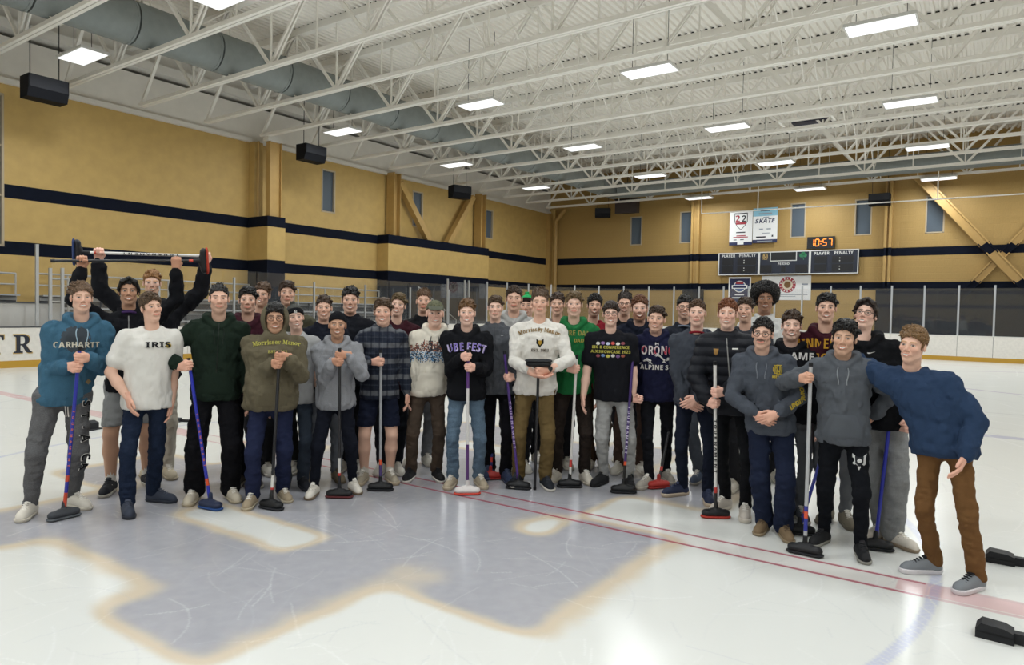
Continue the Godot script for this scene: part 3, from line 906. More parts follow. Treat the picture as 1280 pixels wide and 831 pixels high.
	for a in 14:
		var t := TAU * (a + 0.5) / 14.0
		box("ring_mark", white, b4, Vector3(0.08 + cos(t) * 0.345, 0.16 + sin(t) * 0.345, 0.018), Vector3(0.05, 0.08, 0.006), Basis(Vector3.BACK, t + PI / 2))
	for q in [[0.95, 0.18, 0.3, 0.08], [0.3, -0.36, 1.6, 0.04], [0.0, -0.46, 1.0, 0.03]]:
		box("print_line", grey, b4, Vector3(q[0], q[1], 0.012), Vector3(q[2], q[3], 0.006))

# a distance field on a grid, meshed as surface nets
class Field:
	var lo: Vector3
	var c: float
	var nx: int
	var ny: int
	var nz: int
	var g := PackedFloat32Array()

	func _init(a: Vector3, b: Vector3, cell: float) -> void:
		c = cell
		lo = a
		nx = int(ceil((b.x - a.x) / cell)) + 1
		ny = int(ceil((b.y - a.y) / cell)) + 1
		nz = int(ceil((b.z - a.z) / cell)) + 1
		g.resize(nx * ny * nz)
		g.fill(0.5)

	# tapered capsule a-b; across s the section is squeezed by 1/q (q > 1 is thinner)
	func cone(a: Vector3, b: Vector3, ra: float, rb: float, k: float, s := Vector3.ZERO, q := 1.0) -> void:
		var r := maxf(ra, rb) + k + c * 3.0
		var x0 := maxi(0, int((minf(a.x, b.x) - r - lo.x) / c))
		var y0 := maxi(0, int((minf(a.y, b.y) - r - lo.y) / c))
		var z0 := maxi(0, int((minf(a.z, b.z) - r - lo.z) / c))
		var x1 := mini(nx - 1, int((maxf(a.x, b.x) + r - lo.x) / c) + 1)
		var y1 := mini(ny - 1, int((maxf(a.y, b.y) + r - lo.y) / c) + 1)
		var z1 := mini(nz - 1, int((maxf(a.z, b.z) + r - lo.z) / c) + 1)
		var ba := b - a
		var bs := ba + s * (ba.dot(s) * (q - 1.0))
		var il := 1.0 / maxf(bs.length_squared(), 1e-9)
		var dr := rb - ra
		var far := k + c * 2.5
		var squash := q != 1.0
		var iq := 1.0 / maxf(q, 1.0)
		for y in range(y0, y1 + 1):
			for z in range(z0, z1 + 1):
				var row := (y * nz + z) * nx
				var p := Vector3(lo.x + x0 * c - a.x, lo.y + y * c - a.y, lo.z + z * c - a.z)
				for x in range(x0, x1 + 1):
					var pp := p
					p.x += c
					if squash:
						pp += s * (pp.dot(s) * (q - 1.0))
					var t := clampf(pp.dot(bs) * il, 0.0, 1.0)
					var d := (pp - bs * t).length() - ra - dr * t
					if squash:
						d *= iq
					var i := row + x
					var o := g[i]
					if d - o > k:
						continue
					var h := k - absf(d - o)
					g[i] = (minf(d, o) - h * h * 0.25 / k) if h > 0.0 else minf(d, o)

	# ellipsoid; cut removes instead of adds
	func ball(o: Vector3, r: Vector3, k: float, cut := false) -> void:
		var m := k + c * 2.2
		var x0 := maxi(0, int((o.x - r.x - m - lo.x) / c))
		var y0 := maxi(0, int((o.y - r.y - m - lo.y) / c))
		var z0 := maxi(0, int((o.z - r.z - m - lo.z) / c))
		var x1 := mini(nx - 1, int((o.x + r.x + m - lo.x) / c) + 1)
		var y1 := mini(ny - 1, int((o.y + r.y + m - lo.y) / c) + 1)
		var z1 := mini(nz - 1, int((o.z + r.z + m - lo.z) / c) + 1)
		var sm := minf(r.x, minf(r.y, r.z))
		var inv := Vector3(1.0 / r.x, 1.0 / r.y, 1.0 / r.z)
		for y in range(y0, y1 + 1):
			for z in range(z0, z1 + 1):
				var row := (y * nz + z) * nx
				for x in range(x0, x1 + 1):
					var p := Vector3(lo.x + x * c - o.x, lo.y + y * c - o.y, lo.z + z * c - o.z)
					var e := p * inv
					var l := e.length()
					var d := l * (l - 1.0) / maxf((e * inv).length(), 1e-6) if l > 0.2 else -sm * (1.0 - l)
					var i := row + x
					var v := g[i]
					if cut:
						d = -d
						var h := k - absf(d - v)
						g[i] = (maxf(d, v) + h * h * 0.25 / k) if h > 0.0 else maxf(d, v)
					else:
						var h := k - absf(d - v)
						g[i] = (minf(d, v) - h * h * 0.25 / k) if h > 0.0 else minf(d, v)

	# upright body of elliptic slices: stations [y, half width, half depth, centre x, centre z]
	func slices(s: Array, k: float, flat_bottom := true) -> void:
		var ys := float(s[0][0])
		var ye := float(s[s.size() - 1][0])
		var n := 0
		for y in range(maxi(0, int((ys - lo.y) / c) - 2), mini(ny, int((ye - lo.y) / c) + 4)):
			var py := lo.y + y * c
			var q := clampf(py, ys, ye)
			while n < s.size() - 2 and q > float(s[n + 1][0]):
				n += 1
			var t := (q - float(s[n][0])) / (float(s[n + 1][0]) - float(s[n][0]))
			t = t * t * (3.0 - 2.0 * t) * 0.5 + t * 0.5
			var a := lerpf(s[n][1], s[n + 1][1], t)
			var b := lerpf(s[n][2], s[n + 1][2], t)
			var ox := lerpf(s[n][3], s[n + 1][3], t)
			var oz := lerpf(s[n][4], s[n + 1][4], t)
			var low := ys - py if flat_bottom else -1.0
			var high := py - ye
			var e := maxf(low, high)
			var sm := minf(a, b)
			var r := k + c * 2.2
			var x0 := maxi(0, int((ox - a - r - lo.x) / c))
			var x1 := mini(nx - 1, int((ox + a + r - lo.x) / c) + 1)
			var z0 := maxi(0, int((oz - b - r - lo.z) / c))
			var z1 := mini(nz - 1, int((oz + b + r - lo.z) / c) + 1)
			var ia := 1.0 / a
			for z in range(z0, z1 + 1):
				var row := (y * nz + z) * nx
				var pz := (lo.z + z * c - oz) / b
				pz = pz * pz
				for x in range(x0, x1 + 1):
					var px := (lo.x + x * c - ox) * ia
					var d := maxf((sqrt(px * px + pz) - 1.0) * sm, e)
					var i := row + x
					var o := g[i]
					if d - o > k:
						continue
					var h := k - absf(d - o)
					g[i] = (minf(d, o) - h * h * 0.25 / k) if h > 0.0 else minf(d, o)

	# keep only what lies on the side of the plane that n points to
	func clip(n: Vector3, w: float, a := Vector3(-9, -9, -9), b := Vector3(9, 9, 9)) -> void:
		for y in range(maxi(0, int((a.y - lo.y) / c)), mini(ny, int((b.y - lo.y) / c) + 1)):
			for z in range(maxi(0, int((a.z - lo.z) / c)), mini(nz, int((b.z - lo.z) / c) + 1)):
				var row := (y * nz + z) * nx
				var e := w - n.y * (lo.y + y * c) - n.z * (lo.z + z * c) - n.x * lo.x
				for x in range(maxi(0, int((a.x - lo.x) / c)), mini(nx, int((b.x - lo.x) / c) + 1)):
					var d := e - n.x * x * c
					if d > g[row + x]:
						g[row + x] = d

	func crumple(n: FastNoiseLite, f: Vector3, amp: float, off := 0.0) -> void:
		var band := c * 2.0 + amp
		for y in ny:
			for z in nz:
				var row := (y * nz + z) * nx
				for x in nx:
					var v := g[row + x]
					if v < band and v > -band:
						g[row + x] = v + amp * n.get_noise_3d((lo.x + x * c) * f.x + off, (lo.y + y * c) * f.y, (lo.z + z * c) * f.z + off)

	func at(p: Vector3) -> float:
		var q := (p - lo) / c
		var x := clampi(int(q.x), 0, nx - 2)
		var y := clampi(int(q.y), 0, ny - 2)
		var z := clampi(int(q.z), 0, nz - 2)
		var fx := clampf(q.x - x, 0, 1)
		var fy := clampf(q.y - y, 0, 1)
		var fz := clampf(q.z - z, 0, 1)
		var i := (y * nz + z) * nx + x
		var j := i + nx * nz
		var a := lerpf(lerpf(g[i], g[i + 1], fx), lerpf(g[i + nx], g[i + nx + 1], fx), fz)
		var b := lerpf(lerpf(g[j], g[j + 1], fx), lerpf(g[j + nx], g[j + nx + 1], fx), fz)
		return lerpf(a, b, fy)

	# where a ray from p along d meets the surface
	func hit(p: Vector3, d: Vector3, most := 1.2) -> Vector3:
		var t := 0.0
		for i in 160:
			var v := at(p + d * t)
			if v < 0.001:
				break
			t += clampf(v * 0.6, 0.0015, 0.03)
			if t > most:
				break
		return p + d * t

	func normal(p: Vector3) -> Vector3:
		var e := c
		return Vector3(at(p + Vector3(e, 0, 0)) - at(p - Vector3(e, 0, 0)), at(p + Vector3(0, e, 0)) - at(p - Vector3(0, e, 0)), at(p + Vector3(0, 0, e)) - at(p - Vector3(0, 0, e))).normalized()

	# [vertices, normals, indices]
	func net() -> Array:
		var id := PackedInt32Array()
		id.resize(nx * ny * nz)
		id.fill(-1)
		var vs := PackedVector3Array()
		var ns := PackedVector3Array()
		var ix := PackedInt32Array()
		var near := c * 3.2
		var sx := 1
		var sz := nx
		var sy := nx * nz
		for y in ny - 1:
			for z in nz - 1:
				var i := (y * nz + z) * nx
				for x in nx - 1:
					var d0 := g[i]
					if d0 > near or d0 < -near:
						i += 1
						continue
					var d1 := g[i + 1]
					var d2 := g[i + sz]
					var d3 := g[i + sz + 1]
					var d4 := g[i + sy]
					var d5 := g[i + sy + 1]
					var d6 := g[i + sy + sz]
					var d7 := g[i + sy + sz + 1]
					var s0 := d0 < 0.0
					if s0 == (d1 < 0.0) and s0 == (d2 < 0.0) and s0 == (d3 < 0.0) and s0 == (d4 < 0.0) and s0 == (d5 < 0.0) and s0 == (d6 < 0.0) and s0 == (d7 < 0.0):
						i += 1
						continue
					var p := Vector3.ZERO
					var n := 0
					if s0 != (d1 < 0.0):
						p += Vector3(d0 / (d0 - d1), 0, 0)
						n += 1
					if (d2 < 0.0) != (d3 < 0.0):
						p += Vector3(d2 / (d2 - d3), 0, 1)
						n += 1
					if (d4 < 0.0) != (d5 < 0.0):
						p += Vector3(d4 / (d4 - d5), 1, 0)
						n += 1
					if (d6 < 0.0) != (d7 < 0.0):
						p += Vector3(d6 / (d6 - d7), 1, 1)
						n += 1
					if s0 != (d2 < 0.0):
						p += Vector3(0, 0, d0 / (d0 - d2))
						n += 1
					if (d1 < 0.0) != (d3 < 0.0):
						p += Vector3(1, 0, d1 / (d1 - d3))
						n += 1
					if (d4 < 0.0) != (d6 < 0.0):
						p += Vector3(0, 1, d4 / (d4 - d6))
						n += 1
					if (d5 < 0.0) != (d7 < 0.0):
						p += Vector3(1, 1, d5 / (d5 - d7))
						n += 1
					if s0 != (d4 < 0.0):
						p += Vector3(0, d0 / (d0 - d4), 0)
						n += 1
					if (d1 < 0.0) != (d5 < 0.0):
						p += Vector3(1, d1 / (d1 - d5), 0)
						n += 1
					if (d2 < 0.0) != (d6 < 0.0):
						p += Vector3(0, d2 / (d2 - d6), 1)
						n += 1
					if (d3 < 0.0) != (d7 < 0.0):
						p += Vector3(1, d3 / (d3 - d7), 1)
						n += 1
					id[i] = vs.size()
					vs.append(lo + (Vector3(x, y, z) + p / n) * c)
					ns.append(Vector3(d1 + d3 + d5 + d7 - d0 - d2 - d4 - d6, d4 + d5 + d6 + d7 - d0 - d1 - d2 - d3, d2 + d3 + d6 + d7 - d0 - d1 - d4 - d5).normalized())
					if x > 0 and y > 0 and z > 0:
						# edges that leave the low corner
						for e in 3:
							var other := d1 if e == 0 else (d4 if e == 1 else d2)
							if s0 == (other < 0.0):
								continue
							var u := sy if e == 0 else (sz if e == 1 else sx)
							var v := sz if e == 0 else (sx if e == 1 else sy)
							var a := id[i]
							var b := id[i - u]
							var cc := id[i - u - v]
							var dd := id[i - v]
							if b < 0 or cc < 0 or dd < 0:
								continue
							if s0:
								ix.append_array(PackedInt32Array([a, cc, b, a, dd, cc]))
							else:
								ix.append_array(PackedInt32Array([a, b, cc, a, cc, dd]))
					i += 1
		return [vs, ns, ix]

# gathers several nets into one mesh with colours
class Hide:
	var v := PackedVector3Array()
	var n := PackedVector3Array()
	var i := PackedInt32Array()
	var k := PackedColorArray()

	func add(net: Array, t: Transform3D, colour, flip := false) -> void:
		var base := v.size()
		v.append_array(t * (net[0] as PackedVector3Array))
		var nb := Transform3D(t.basis.orthonormalized(), Vector3.ZERO)
		if flip:
			# a mirrored basis: carry normals by hand
			var m := Transform3D(t.basis, Vector3.ZERO)
			n.append_array(m * (net[1] as PackedVector3Array))
		else:
			n.append_array(nb * (net[1] as PackedVector3Array))
		var src: PackedInt32Array = net[2]
		var dst := PackedInt32Array()
		dst.resize(src.size())
		for j in range(0, src.size(), 3):
			dst[j] = src[j] + base
			if flip:
				dst[j + 1] = src[j + 2] + base
				dst[j + 2] = src[j + 1] + base
			else:
				dst[j + 1] = src[j + 1] + base
				dst[j + 2] = src[j + 2] + base
		i.append_array(dst)
		if colour is PackedColorArray:
			k.append_array(colour)
		else:
			var cs := PackedColorArray()
			cs.resize((net[0] as PackedVector3Array).size())
			cs.fill(colour)
			k.append_array(cs)

	func mesh() -> ArrayMesh:
		var a := []
		a.resize(Mesh.ARRAY_MAX)
		a[Mesh.ARRAY_VERTEX] = v
		a[Mesh.ARRAY_NORMAL] = n
		a[Mesh.ARRAY_COLOR] = k
		a[Mesh.ARRAY_INDEX] = i
		var m := ArrayMesh.new()
		m.add_surface_from_arrays(Mesh.PRIMITIVE_TRIANGLES, a)
		return m

func net_mesh(net: Array) -> ArrayMesh:
	var a := []
	a.resize(Mesh.ARRAY_MAX)
	a[Mesh.ARRAY_VERTEX] = net[0]
	a[Mesh.ARRAY_NORMAL] = net[1]
	a[Mesh.ARRAY_INDEX] = net[2]
	var m := ArrayMesh.new()
	m.add_surface_from_arrays(Mesh.PRIMITIVE_TRIANGLES, a)
	return m

var heads := []
var hands := {}
var hairs := {}
var shoes := {}
var wrinkle: FastNoiseLite
var folds: FastNoiseLite

# head in its own axes: face to +z, centre between the ears; smile 0 closed, 1 teeth
func head_template(smile: int) -> Dictionary:
	var f := Field.new(Vector3(-0.105, -0.235, -0.125), Vector3(0.105, 0.125, 0.125), 0.0045)
	f.ball(Vector3(0, 0.030, -0.012), Vector3(0.073, 0.082, 0.094), 0.01)
	f.ball(Vector3(0, -0.030, 0.022), Vector3(0.059, 0.078, 0.066), 0.03)
	f.cone(Vector3(-0.046, -0.066, 0.0), Vector3(-0.014, -0.101, 0.060), 0.020, 0.017, 0.02)
	f.cone(Vector3(0.046, -0.066, 0.0), Vector3(0.014, -0.101, 0.060), 0.020, 0.017, 0.02)
	f.ball(Vector3(0, -0.099, 0.064), Vector3(0.020, 0.016, 0.017), 0.016)
	for s in [-1.0, 1.0]:
		f.ball(Vector3(s * 0.043, -0.020, 0.058), Vector3(0.022, 0.020, 0.022), 0.018)
		f.cone(Vector3(s * 0.012, 0.023, 0.082), Vector3(s * 0.045, 0.024, 0.070), 0.009, 0.008, 0.012)
		f.ball(Vector3(s * 0.031, 0.003, 0.097), Vector3(0.017, 0.011, 0.016), 0.010, true)
		f.ball(Vector3(s * 0.031, 0.003, 0.073), Vector3(0.0135, 0.0125, 0.0135), 0.002)
		f.ball(Vector3(s * 0.079, -0.006, -0.006), Vector3(0.009, 0.030, 0.017), 0.006)
		f.ball(Vector3(s * 0.086, -0.004, 0.002), Vector3(0.006, 0.018, 0.009), 0.004, true)
		f.cone(Vector3(s * 0.020, -0.034, 0.098), Vector3(s * 0.036, -0.066, 0.083), 0.004, 0.004, 0.004)
	f.cone(Vector3(0, 0.014, 0.084), Vector3(0, -0.024, 0.105), 0.0085, 0.0115, 0.010)
	for s in [-1.0, 1.0]:
		f.ball(Vector3(s * 0.012, -0.030, 0.096), Vector3(0.0085, 0.0075, 0.010), 0.006)
	f.ball(Vector3(0, -0.064, 0.082), Vector3(0.030, 0.018, 0.018), 0.014)
	# lips follow the smile
	for s in [-1.0, 1.0]:
		f.cone(Vector3(0, -0.0555, 0.098), Vector3(s * 0.025, -0.0575, 0.085), 0.0055, 0.003, 0.004)
		f.cone(Vector3(0, -0.0755 if smile == 1 else -0.070, 0.095), Vector3(s * 0.023, -0.063, 0.084), 0.006, 0.003, 0.004)
	if smile == 1:
		f.ball(Vector3(0, -0.0645, 0.104), Vector3(0.0225, 0.0062, 0.012), 0.003, true)
	f.cone(Vector3(0, -0.05, -0.030), Vector3(0, -0.23, -0.040), 0.056, 0.060, 0.03)
	f.ball(Vector3(0, -0.118, 0.020), Vector3(0.03, 0.012, 0.03), 0.03)
	var net := f.net()
	var vs: PackedVector3Array = net[0]
	var cls := PackedByteArray()
	var beard := PackedFloat32Array()
	var flush := PackedFloat32Array()
	for p in vs:
		var k := 0
		var ax := absf(p.x)
		var b := 0.0
		if p.z > 0.045:
			var ex := (ax - 0.031) / 0.0145
			var ey := p.y - 0.003
			if absf(ex) < 1.0:
				var open := 0.0058 * (1.0 - ex * ex)
				if absf(ey) < open:
					k = 4 if absf(ex) < 0.42 else 3
				elif ey > 0.0 and ey < open + 0.0035:
					k = 5
			if k == 0 and ax > 0.010 and ax < 0.050:
				var by := 0.0265 - 5.0 * (ax - 0.034) * (ax - 0.034)
				if absf(p.y - by) < 0.0048:
					k = 6
			var mx := p.x / 0.026
			if k == 0 and absf(mx) < 1.05 and p.z > 0.06:
				var my := -0.0650 + 0.006 * mx * mx
				var half := (0.0062 if smile == 1 else 0.0012) * (1.0 - mx * mx)
				var dy := p.y - my
				if smile == 1 and absf(dy) < half:
					k = 2
				elif dy > -half - 0.0068 and dy < half + 0.0048:
					k = 1
				elif smile == 0 and absf(dy) < 0.002:
					k = 7
		if p.y < -0.030 and p.z > -0.02:
			b = smoothstep(-0.030, -0.055, p.y) * smoothstep(-0.02, 0.01, p.z)
			if p.y < -0.112:
				b *= 0.5
			if p.y > -0.058 and ax < 0.034 and p.z > 0.06:
				b = 2.0 if p.y < -0.040 else 0.0
			if k == 1 or k == 2:
				b = 0.0
		cls.append(k)
		beard.append(b)
		flush.append(exp(-((ax - 0.042) * (ax - 0.042) + (p.y + 0.022) * (p.y + 0.022)) / 0.0007) + 0.8 * exp(-(ax * ax + (p.y + 0.026) * (p.y + 0.026)) / 0.0002))
	return {"net": net, "cls": cls, "beard": beard, "flush": flush}

# hand in its own axes: wrist at the origin, fingers to +y, palm faces +z, thumb to +x; the grip closes round a rod along x
func hand_template(kind: String) -> Array:
	var f := Field.new(Vector3(-0.075, -0.05, -0.05), Vector3(0.085, 0.22, 0.11), 0.0042)
	var fl := Vector3(0, 0, 1)
	f.cone(Vector3(0, -0.04, 0), Vector3(0, 0.01, 0), 0.030, 0.027, 0.01, fl, 1.25)
	f.cone(Vector3(0.006, 0.01, 0), Vector3(0.020, 0.078, 0), 0.027, 0.020, 0.014, fl, 1.5)
	f.cone(Vector3(-0.006, 0.01, 0), Vector3(-0.024, 0.076, 0), 0.027, 0.019, 0.014, fl, 1.5)
	var k := 0.004
	for i in 4:
		var x: float = [0.030, 0.0105, -0.0095, -0.0285][i]
		var l: float = [0.92, 1.0, 0.95, 0.76][i]
		var r: float = [0.0098, 0.0100, 0.0096, 0.0086][i]
		var base := Vector3(x, 0.080 - absf(x) * 0.12, 0.0)
		if kind == "grip":
			var a := base + Vector3(0, 0.020, 0.022) * l
			var b := a + Vector3(0, -0.008, 0.029) * l
			var c := b + Vector3(0, -0.026, 0.004) * l
			f.cone(base, a, r * 1.1, r * 1.04, k)
			f.cone(a, b, r * 1.04, r, k)
			f.cone(b, c, r, r * 0.88, k)
		else:
			var cu := 0.35 if kind == "relax" else 0.14
			var a := base + Vector3(x * 0.14, 0.042 * l, 0.042 * cu)
			var b := a + Vector3(x * 0.05, 0.026 * l, 0.034 * cu * 1.4)
			var c := b + Vector3(0, 0.019 * l, 0.036 * cu * 1.4)
			f.cone(base, a, r * 1.08, r, k)
			f.cone(a, b, r, r * 0.93, k)
			f.cone(b, c, r * 0.93, r * 0.78, k)
	if kind == "grip":
		f.cone(Vector3(0.020, 0.014, 0.008), Vector3(0.042, 0.046, 0.026), 0.015, 0.0125, 0.008)
		f.cone(Vector3(0.042, 0.046, 0.026), Vector3(0.036, 0.066, 0.052), 0.0120, 0.0105, 0.003)
		f.cone(Vector3(0.036, 0.066, 0.052), Vector3(0.018, 0.066, 0.070), 0.0105, 0.0090, 0.003)
	else:
		f.cone(Vector3(0.020, 0.014, 0.006), Vector3(0.046, 0.046, 0.014), 0.015, 0.012, 0.008)
		f.cone(Vector3(0.046, 0.046, 0.014), Vector3(0.054, 0.074, 0.020), 0.0115, 0.0105, 0.003)
		f.cone(Vector3(0.054, 0.074, 0.020), Vector3(0.054, 0.094, 0.024), 0.0105, 0.0085, 0.003)
	return f.net()

# hair and headwear in the head's axes
func hair_template(style: String) -> Array:
	var big := 0.19 if style == "afro" else 0.135
	var f := Field.new(Vector3(-big, -0.15, -big - 0.02), Vector3(big, big + 0.03, big), 0.0048)
	var o := Vector3(0, 0.030, -0.014)
	var hw := FastNoiseLite.new()
	hw.seed = style.hash() % 997
	hw.fractal_octaves = 2
	hw.frequency = 1.0
	var line := Vector3(0, 0.75, -0.66)
	match style:
		"crop":
			f.ball(Vector3(0, 0.036, -0.014), Vector3(0.080, 0.098, 0.101), 0.01)
			hairline(f, hw, 0.002)
			tufts(f, 40, 0.008, 0.009, Vector3(0, 0.6, 0.2), 0.3, 3)
			f.crumple(hw, Vector3(80, 60, 80), 0.006)
		"short":
			f.ball(Vector3(0, 0.042, -0.012), Vector3(0.081, 0.104, 0.103), 0.01)
			hairline(f, hw, 0.0)
			tufts(f, 60, 0.013, 0.018, Vector3(0.3, 0.2, 0.8), 0.3, 5)
			f.crumple(hw, Vector3(80, 30, 40), 0.012)
		"side":
			f.ball(Vector3(0.003, 0.042, -0.012), Vector3(0.083, 0.104, 0.105), 0.01)
			hairline(f, hw, -0.002)
			tufts(f, 60, 0.014, 0.026, Vector3(-0.9, -0.1, 0.5), 0.25, 7)
			f.crumple(hw, Vector3(30, 60, 60), 0.010)
		"quiff":
			f.ball(Vector3(0, 0.042, -0.014), Vector3(0.079, 0.103, 0.101), 0.01)
			hairline(f, hw, 0.002)
			tufts(f, 46, 0.014, 0.024, Vector3(0.2, 1.0, 0.35), 0.45, 9)
			f.crumple(hw, Vector3(85, 25, 35), 0.011)
		"fringe":
			f.ball(Vector3(0, 0.042, -0.012), Vector3(0.085, 0.104, 0.105), 0.01)
			hairline(f, hw, -0.006)
			tufts(f, 60, 0.013, 0.022, Vector3(0, -0.6, 0.6), 0.15, 11)
			for i in 8:
				var x := -0.054 + i * 0.0154
				f.cone(Vector3(x * 0.8, 0.104, 0.056), Vector3(x * 1.05, 0.056 + 0.009 * (i % 2) + 0.004 * (i % 3), 0.090 - x * x * 9.0), 0.015, 0.006, 0.007)
			f.crumple(hw, Vector3(85, 22, 40), 0.009)
		"curly":
			f.ball(Vector3(0, 0.044, -0.012), Vector3(0.085, 0.106, 0.106), 0.01)
			hairline(f, hw, -0.002)
			tufts(f, 80, 0.013, 0.012, Vector3(0, 0.3, 0.3), 0.9, 13)
			f.crumple(hw, Vector3(58, 58, 58), 0.016)
		"curtain":
			f.ball(o, Vector3(0.086, 0.098, 0.104), 0.01)
			hairline(f, hw, 0.004)
			for s in [-1.0, 1.0]:
				for j in 3:
					f.cone(Vector3(s * 0.006, 0.120, 0.040 + j * 0.014), Vector3(s * 0.056, 0.094 - j * 0.004, 0.058 + j * 0.010), 0.015, 0.014, 0.01)
					f.cone(Vector3(s * 0.056, 0.094 - j * 0.004, 0.058 + j * 0.010), Vector3(s * (0.084 + 0.003 * j), 0.035 - j * 0.012, 0.026 + j * 0.012), 0.014, 0.007, 0.008)
				f.cone(Vector3(s * 0.080, 0.03, 0.01), Vector3(s * 0.080, -0.03, -0.03), 0.014, 0.010, 0.012)
			f.crumple(hw, Vector3(60, 28, 60), 0.008)
		"mop":
			f.ball(Vector3(0, 0.044, -0.012), Vector3(0.088, 0.106, 0.108), 0.01)
			hairline(f, hw, -0.004)
			tufts(f, 70, 0.015, 0.028, Vector3(0.35, -0.1, 0.7), 0.5, 15)
			for i in 8:
				var x := -0.056 + i * 0.016
				f.cone(Vector3(x * 0.75, 0.116, 0.05), Vector3(x * 1.1 + 0.008, 0.068 + 0.013 * (i % 2) + 0.008 * (i % 3), 0.087 - x * x * 8.0), 0.017, 0.006, 0.008)
			f.crumple(hw, Vector3(60, 34, 48), 0.012)
		"afro":
			f.ball(Vector3(0, 0.066, -0.024), Vector3(0.136, 0.120, 0.124), 0.01)
			f.ball(Vector3(0, 0.010, -0.045), Vector3(0.122, 0.080, 0.090), 0.03)
			f.clip(Vector3(0, 0.66, -0.75), -0.016)
			tufts(f, 60, 0.016, 0.02, Vector3(0, 0.3, 0), 1.0, 17)
			f.crumple(hw, Vector3(70, 70, 70), 0.018)
		"beanie", "pom_beanie":
			f.ball(Vector3(0, 0.038, -0.014), Vector3(0.084, 0.098, 0.103), 0.01)
			f.clip(Vector3(0, 0.90, -0.43), 0.018)
			if style == "pom_beanie":
				f.ball(Vector3(-0.005, 0.150, -0.02), Vector3(0.026, 0.024, 0.026), 0.008)
			f.crumple(hw, Vector3(60, 8, 60), 0.004)
		"cap":
			f.ball(Vector3(0, 0.042, -0.014), Vector3(0.084, 0.086, 0.104), 0.01)
			f.clip(Vector3(0, 0.98, -0.18), 0.036)
	return f.net()

# locks standing off the crown: n of them, r thick, l long, combed along dir and loosened by wild
func tufts(f: Field, n: int, r: float, l: float, dir: Vector3, wild: float, sd: int) -> void:
	var g := RandomNumberGenerator.new()
	g.seed = sd
	for i in n:
		var a := g.randf() * TAU
		var y := g.randf_range(0.05, 1.0)
		var q := Vector3(cos(a) * sqrt(1.0 - y * y), y, sin(a) * sqrt(1.0 - y * y))
		var p := Vector3(0, 0.040, -0.012) + q * Vector3(0.080, 0.100, 0.100)
		if 0.75 * p.y - 0.66 * p.z < 0.012:
			continue
		var d := (dir.normalized() + q * 0.55 + Vector3(g.randf_range(-1, 1), g.randf_range(-1, 1), g.randf_range(-1, 1)) * wild).normalized()
		f.cone(p - q * 0.006, p + d * l * g.randf_range(0.6, 1.3), r * g.randf_range(0.8, 1.1), r * 0.4, 0.006)

# cut the hair away from face, ears and neck along an uneven line
func hairline(f: Field, hw: FastNoiseLite, w: float) -> void:
	for y in f.ny:
		for z in f.nz:
			for x in f.nx:
				var i := (y * f.nz + z) * f.nx + x
				if f.g[i] > 0.03:
					continue
				var p := f.lo + Vector3(x, y, z) * f.c
				var ax := absf(p.x)
				# forehead line, temples set back, sideburn, round the ear, nape
				var e := 0.75 * p.y - 0.66 * p.z - w
				if p.z > 0.0:
					e -= 0.10 * maxf(0.0, ax - 0.045) * (1.0 if p.y > 0.03 else 0.0)
				if ax > 0.055 and p.z < 0.030 and p.z > 0.008 and p.y < 0.03:
					e = maxf(e, minf((p.y + 0.028) * 0.8, 0.01))
				if ax > 0.062 and p.z < 0.010 and p.z > -0.030:
					e = minf(e, p.y - 0.026)
				e += 0.012 * hw.get_noise_3d(p.x * 75.0, p.y * 25.0, p.z * 50.0)
				f.g[i] = maxf(f.g[i], -e)

# the turned-up band of a beanie, or the peak of a cap
func brim_template(style: String) -> Array:
	var f := Field.new(Vector3(-0.12, -0.03, -0.13), Vector3(0.12, 0.12, 0.20), 0.006)
	if style == "cap":
		f.cone(Vector3(-0.030, 0.058, 0.075), Vector3(-0.022, 0.046, 0.140), 0.046, 0.034, 0.02, Vector3(0, 0.97, 0.24), 7.0)
		f.cone(Vector3(0.030, 0.058, 0.075), Vector3(0.022, 0.046, 0.140), 0.046, 0.034, 0.02, Vector3(0, 0.97, 0.24), 7.0)
	else:
		f.ball(Vector3(0, 0.038, -0.014), Vector3(0.090, 0.104, 0.109), 0.01)
		f.clip(Vector3(0, 0.90, -0.43), 0.012)
		f.clip(Vector3(0, -0.90, 0.43), -0.062)
	return f.net()

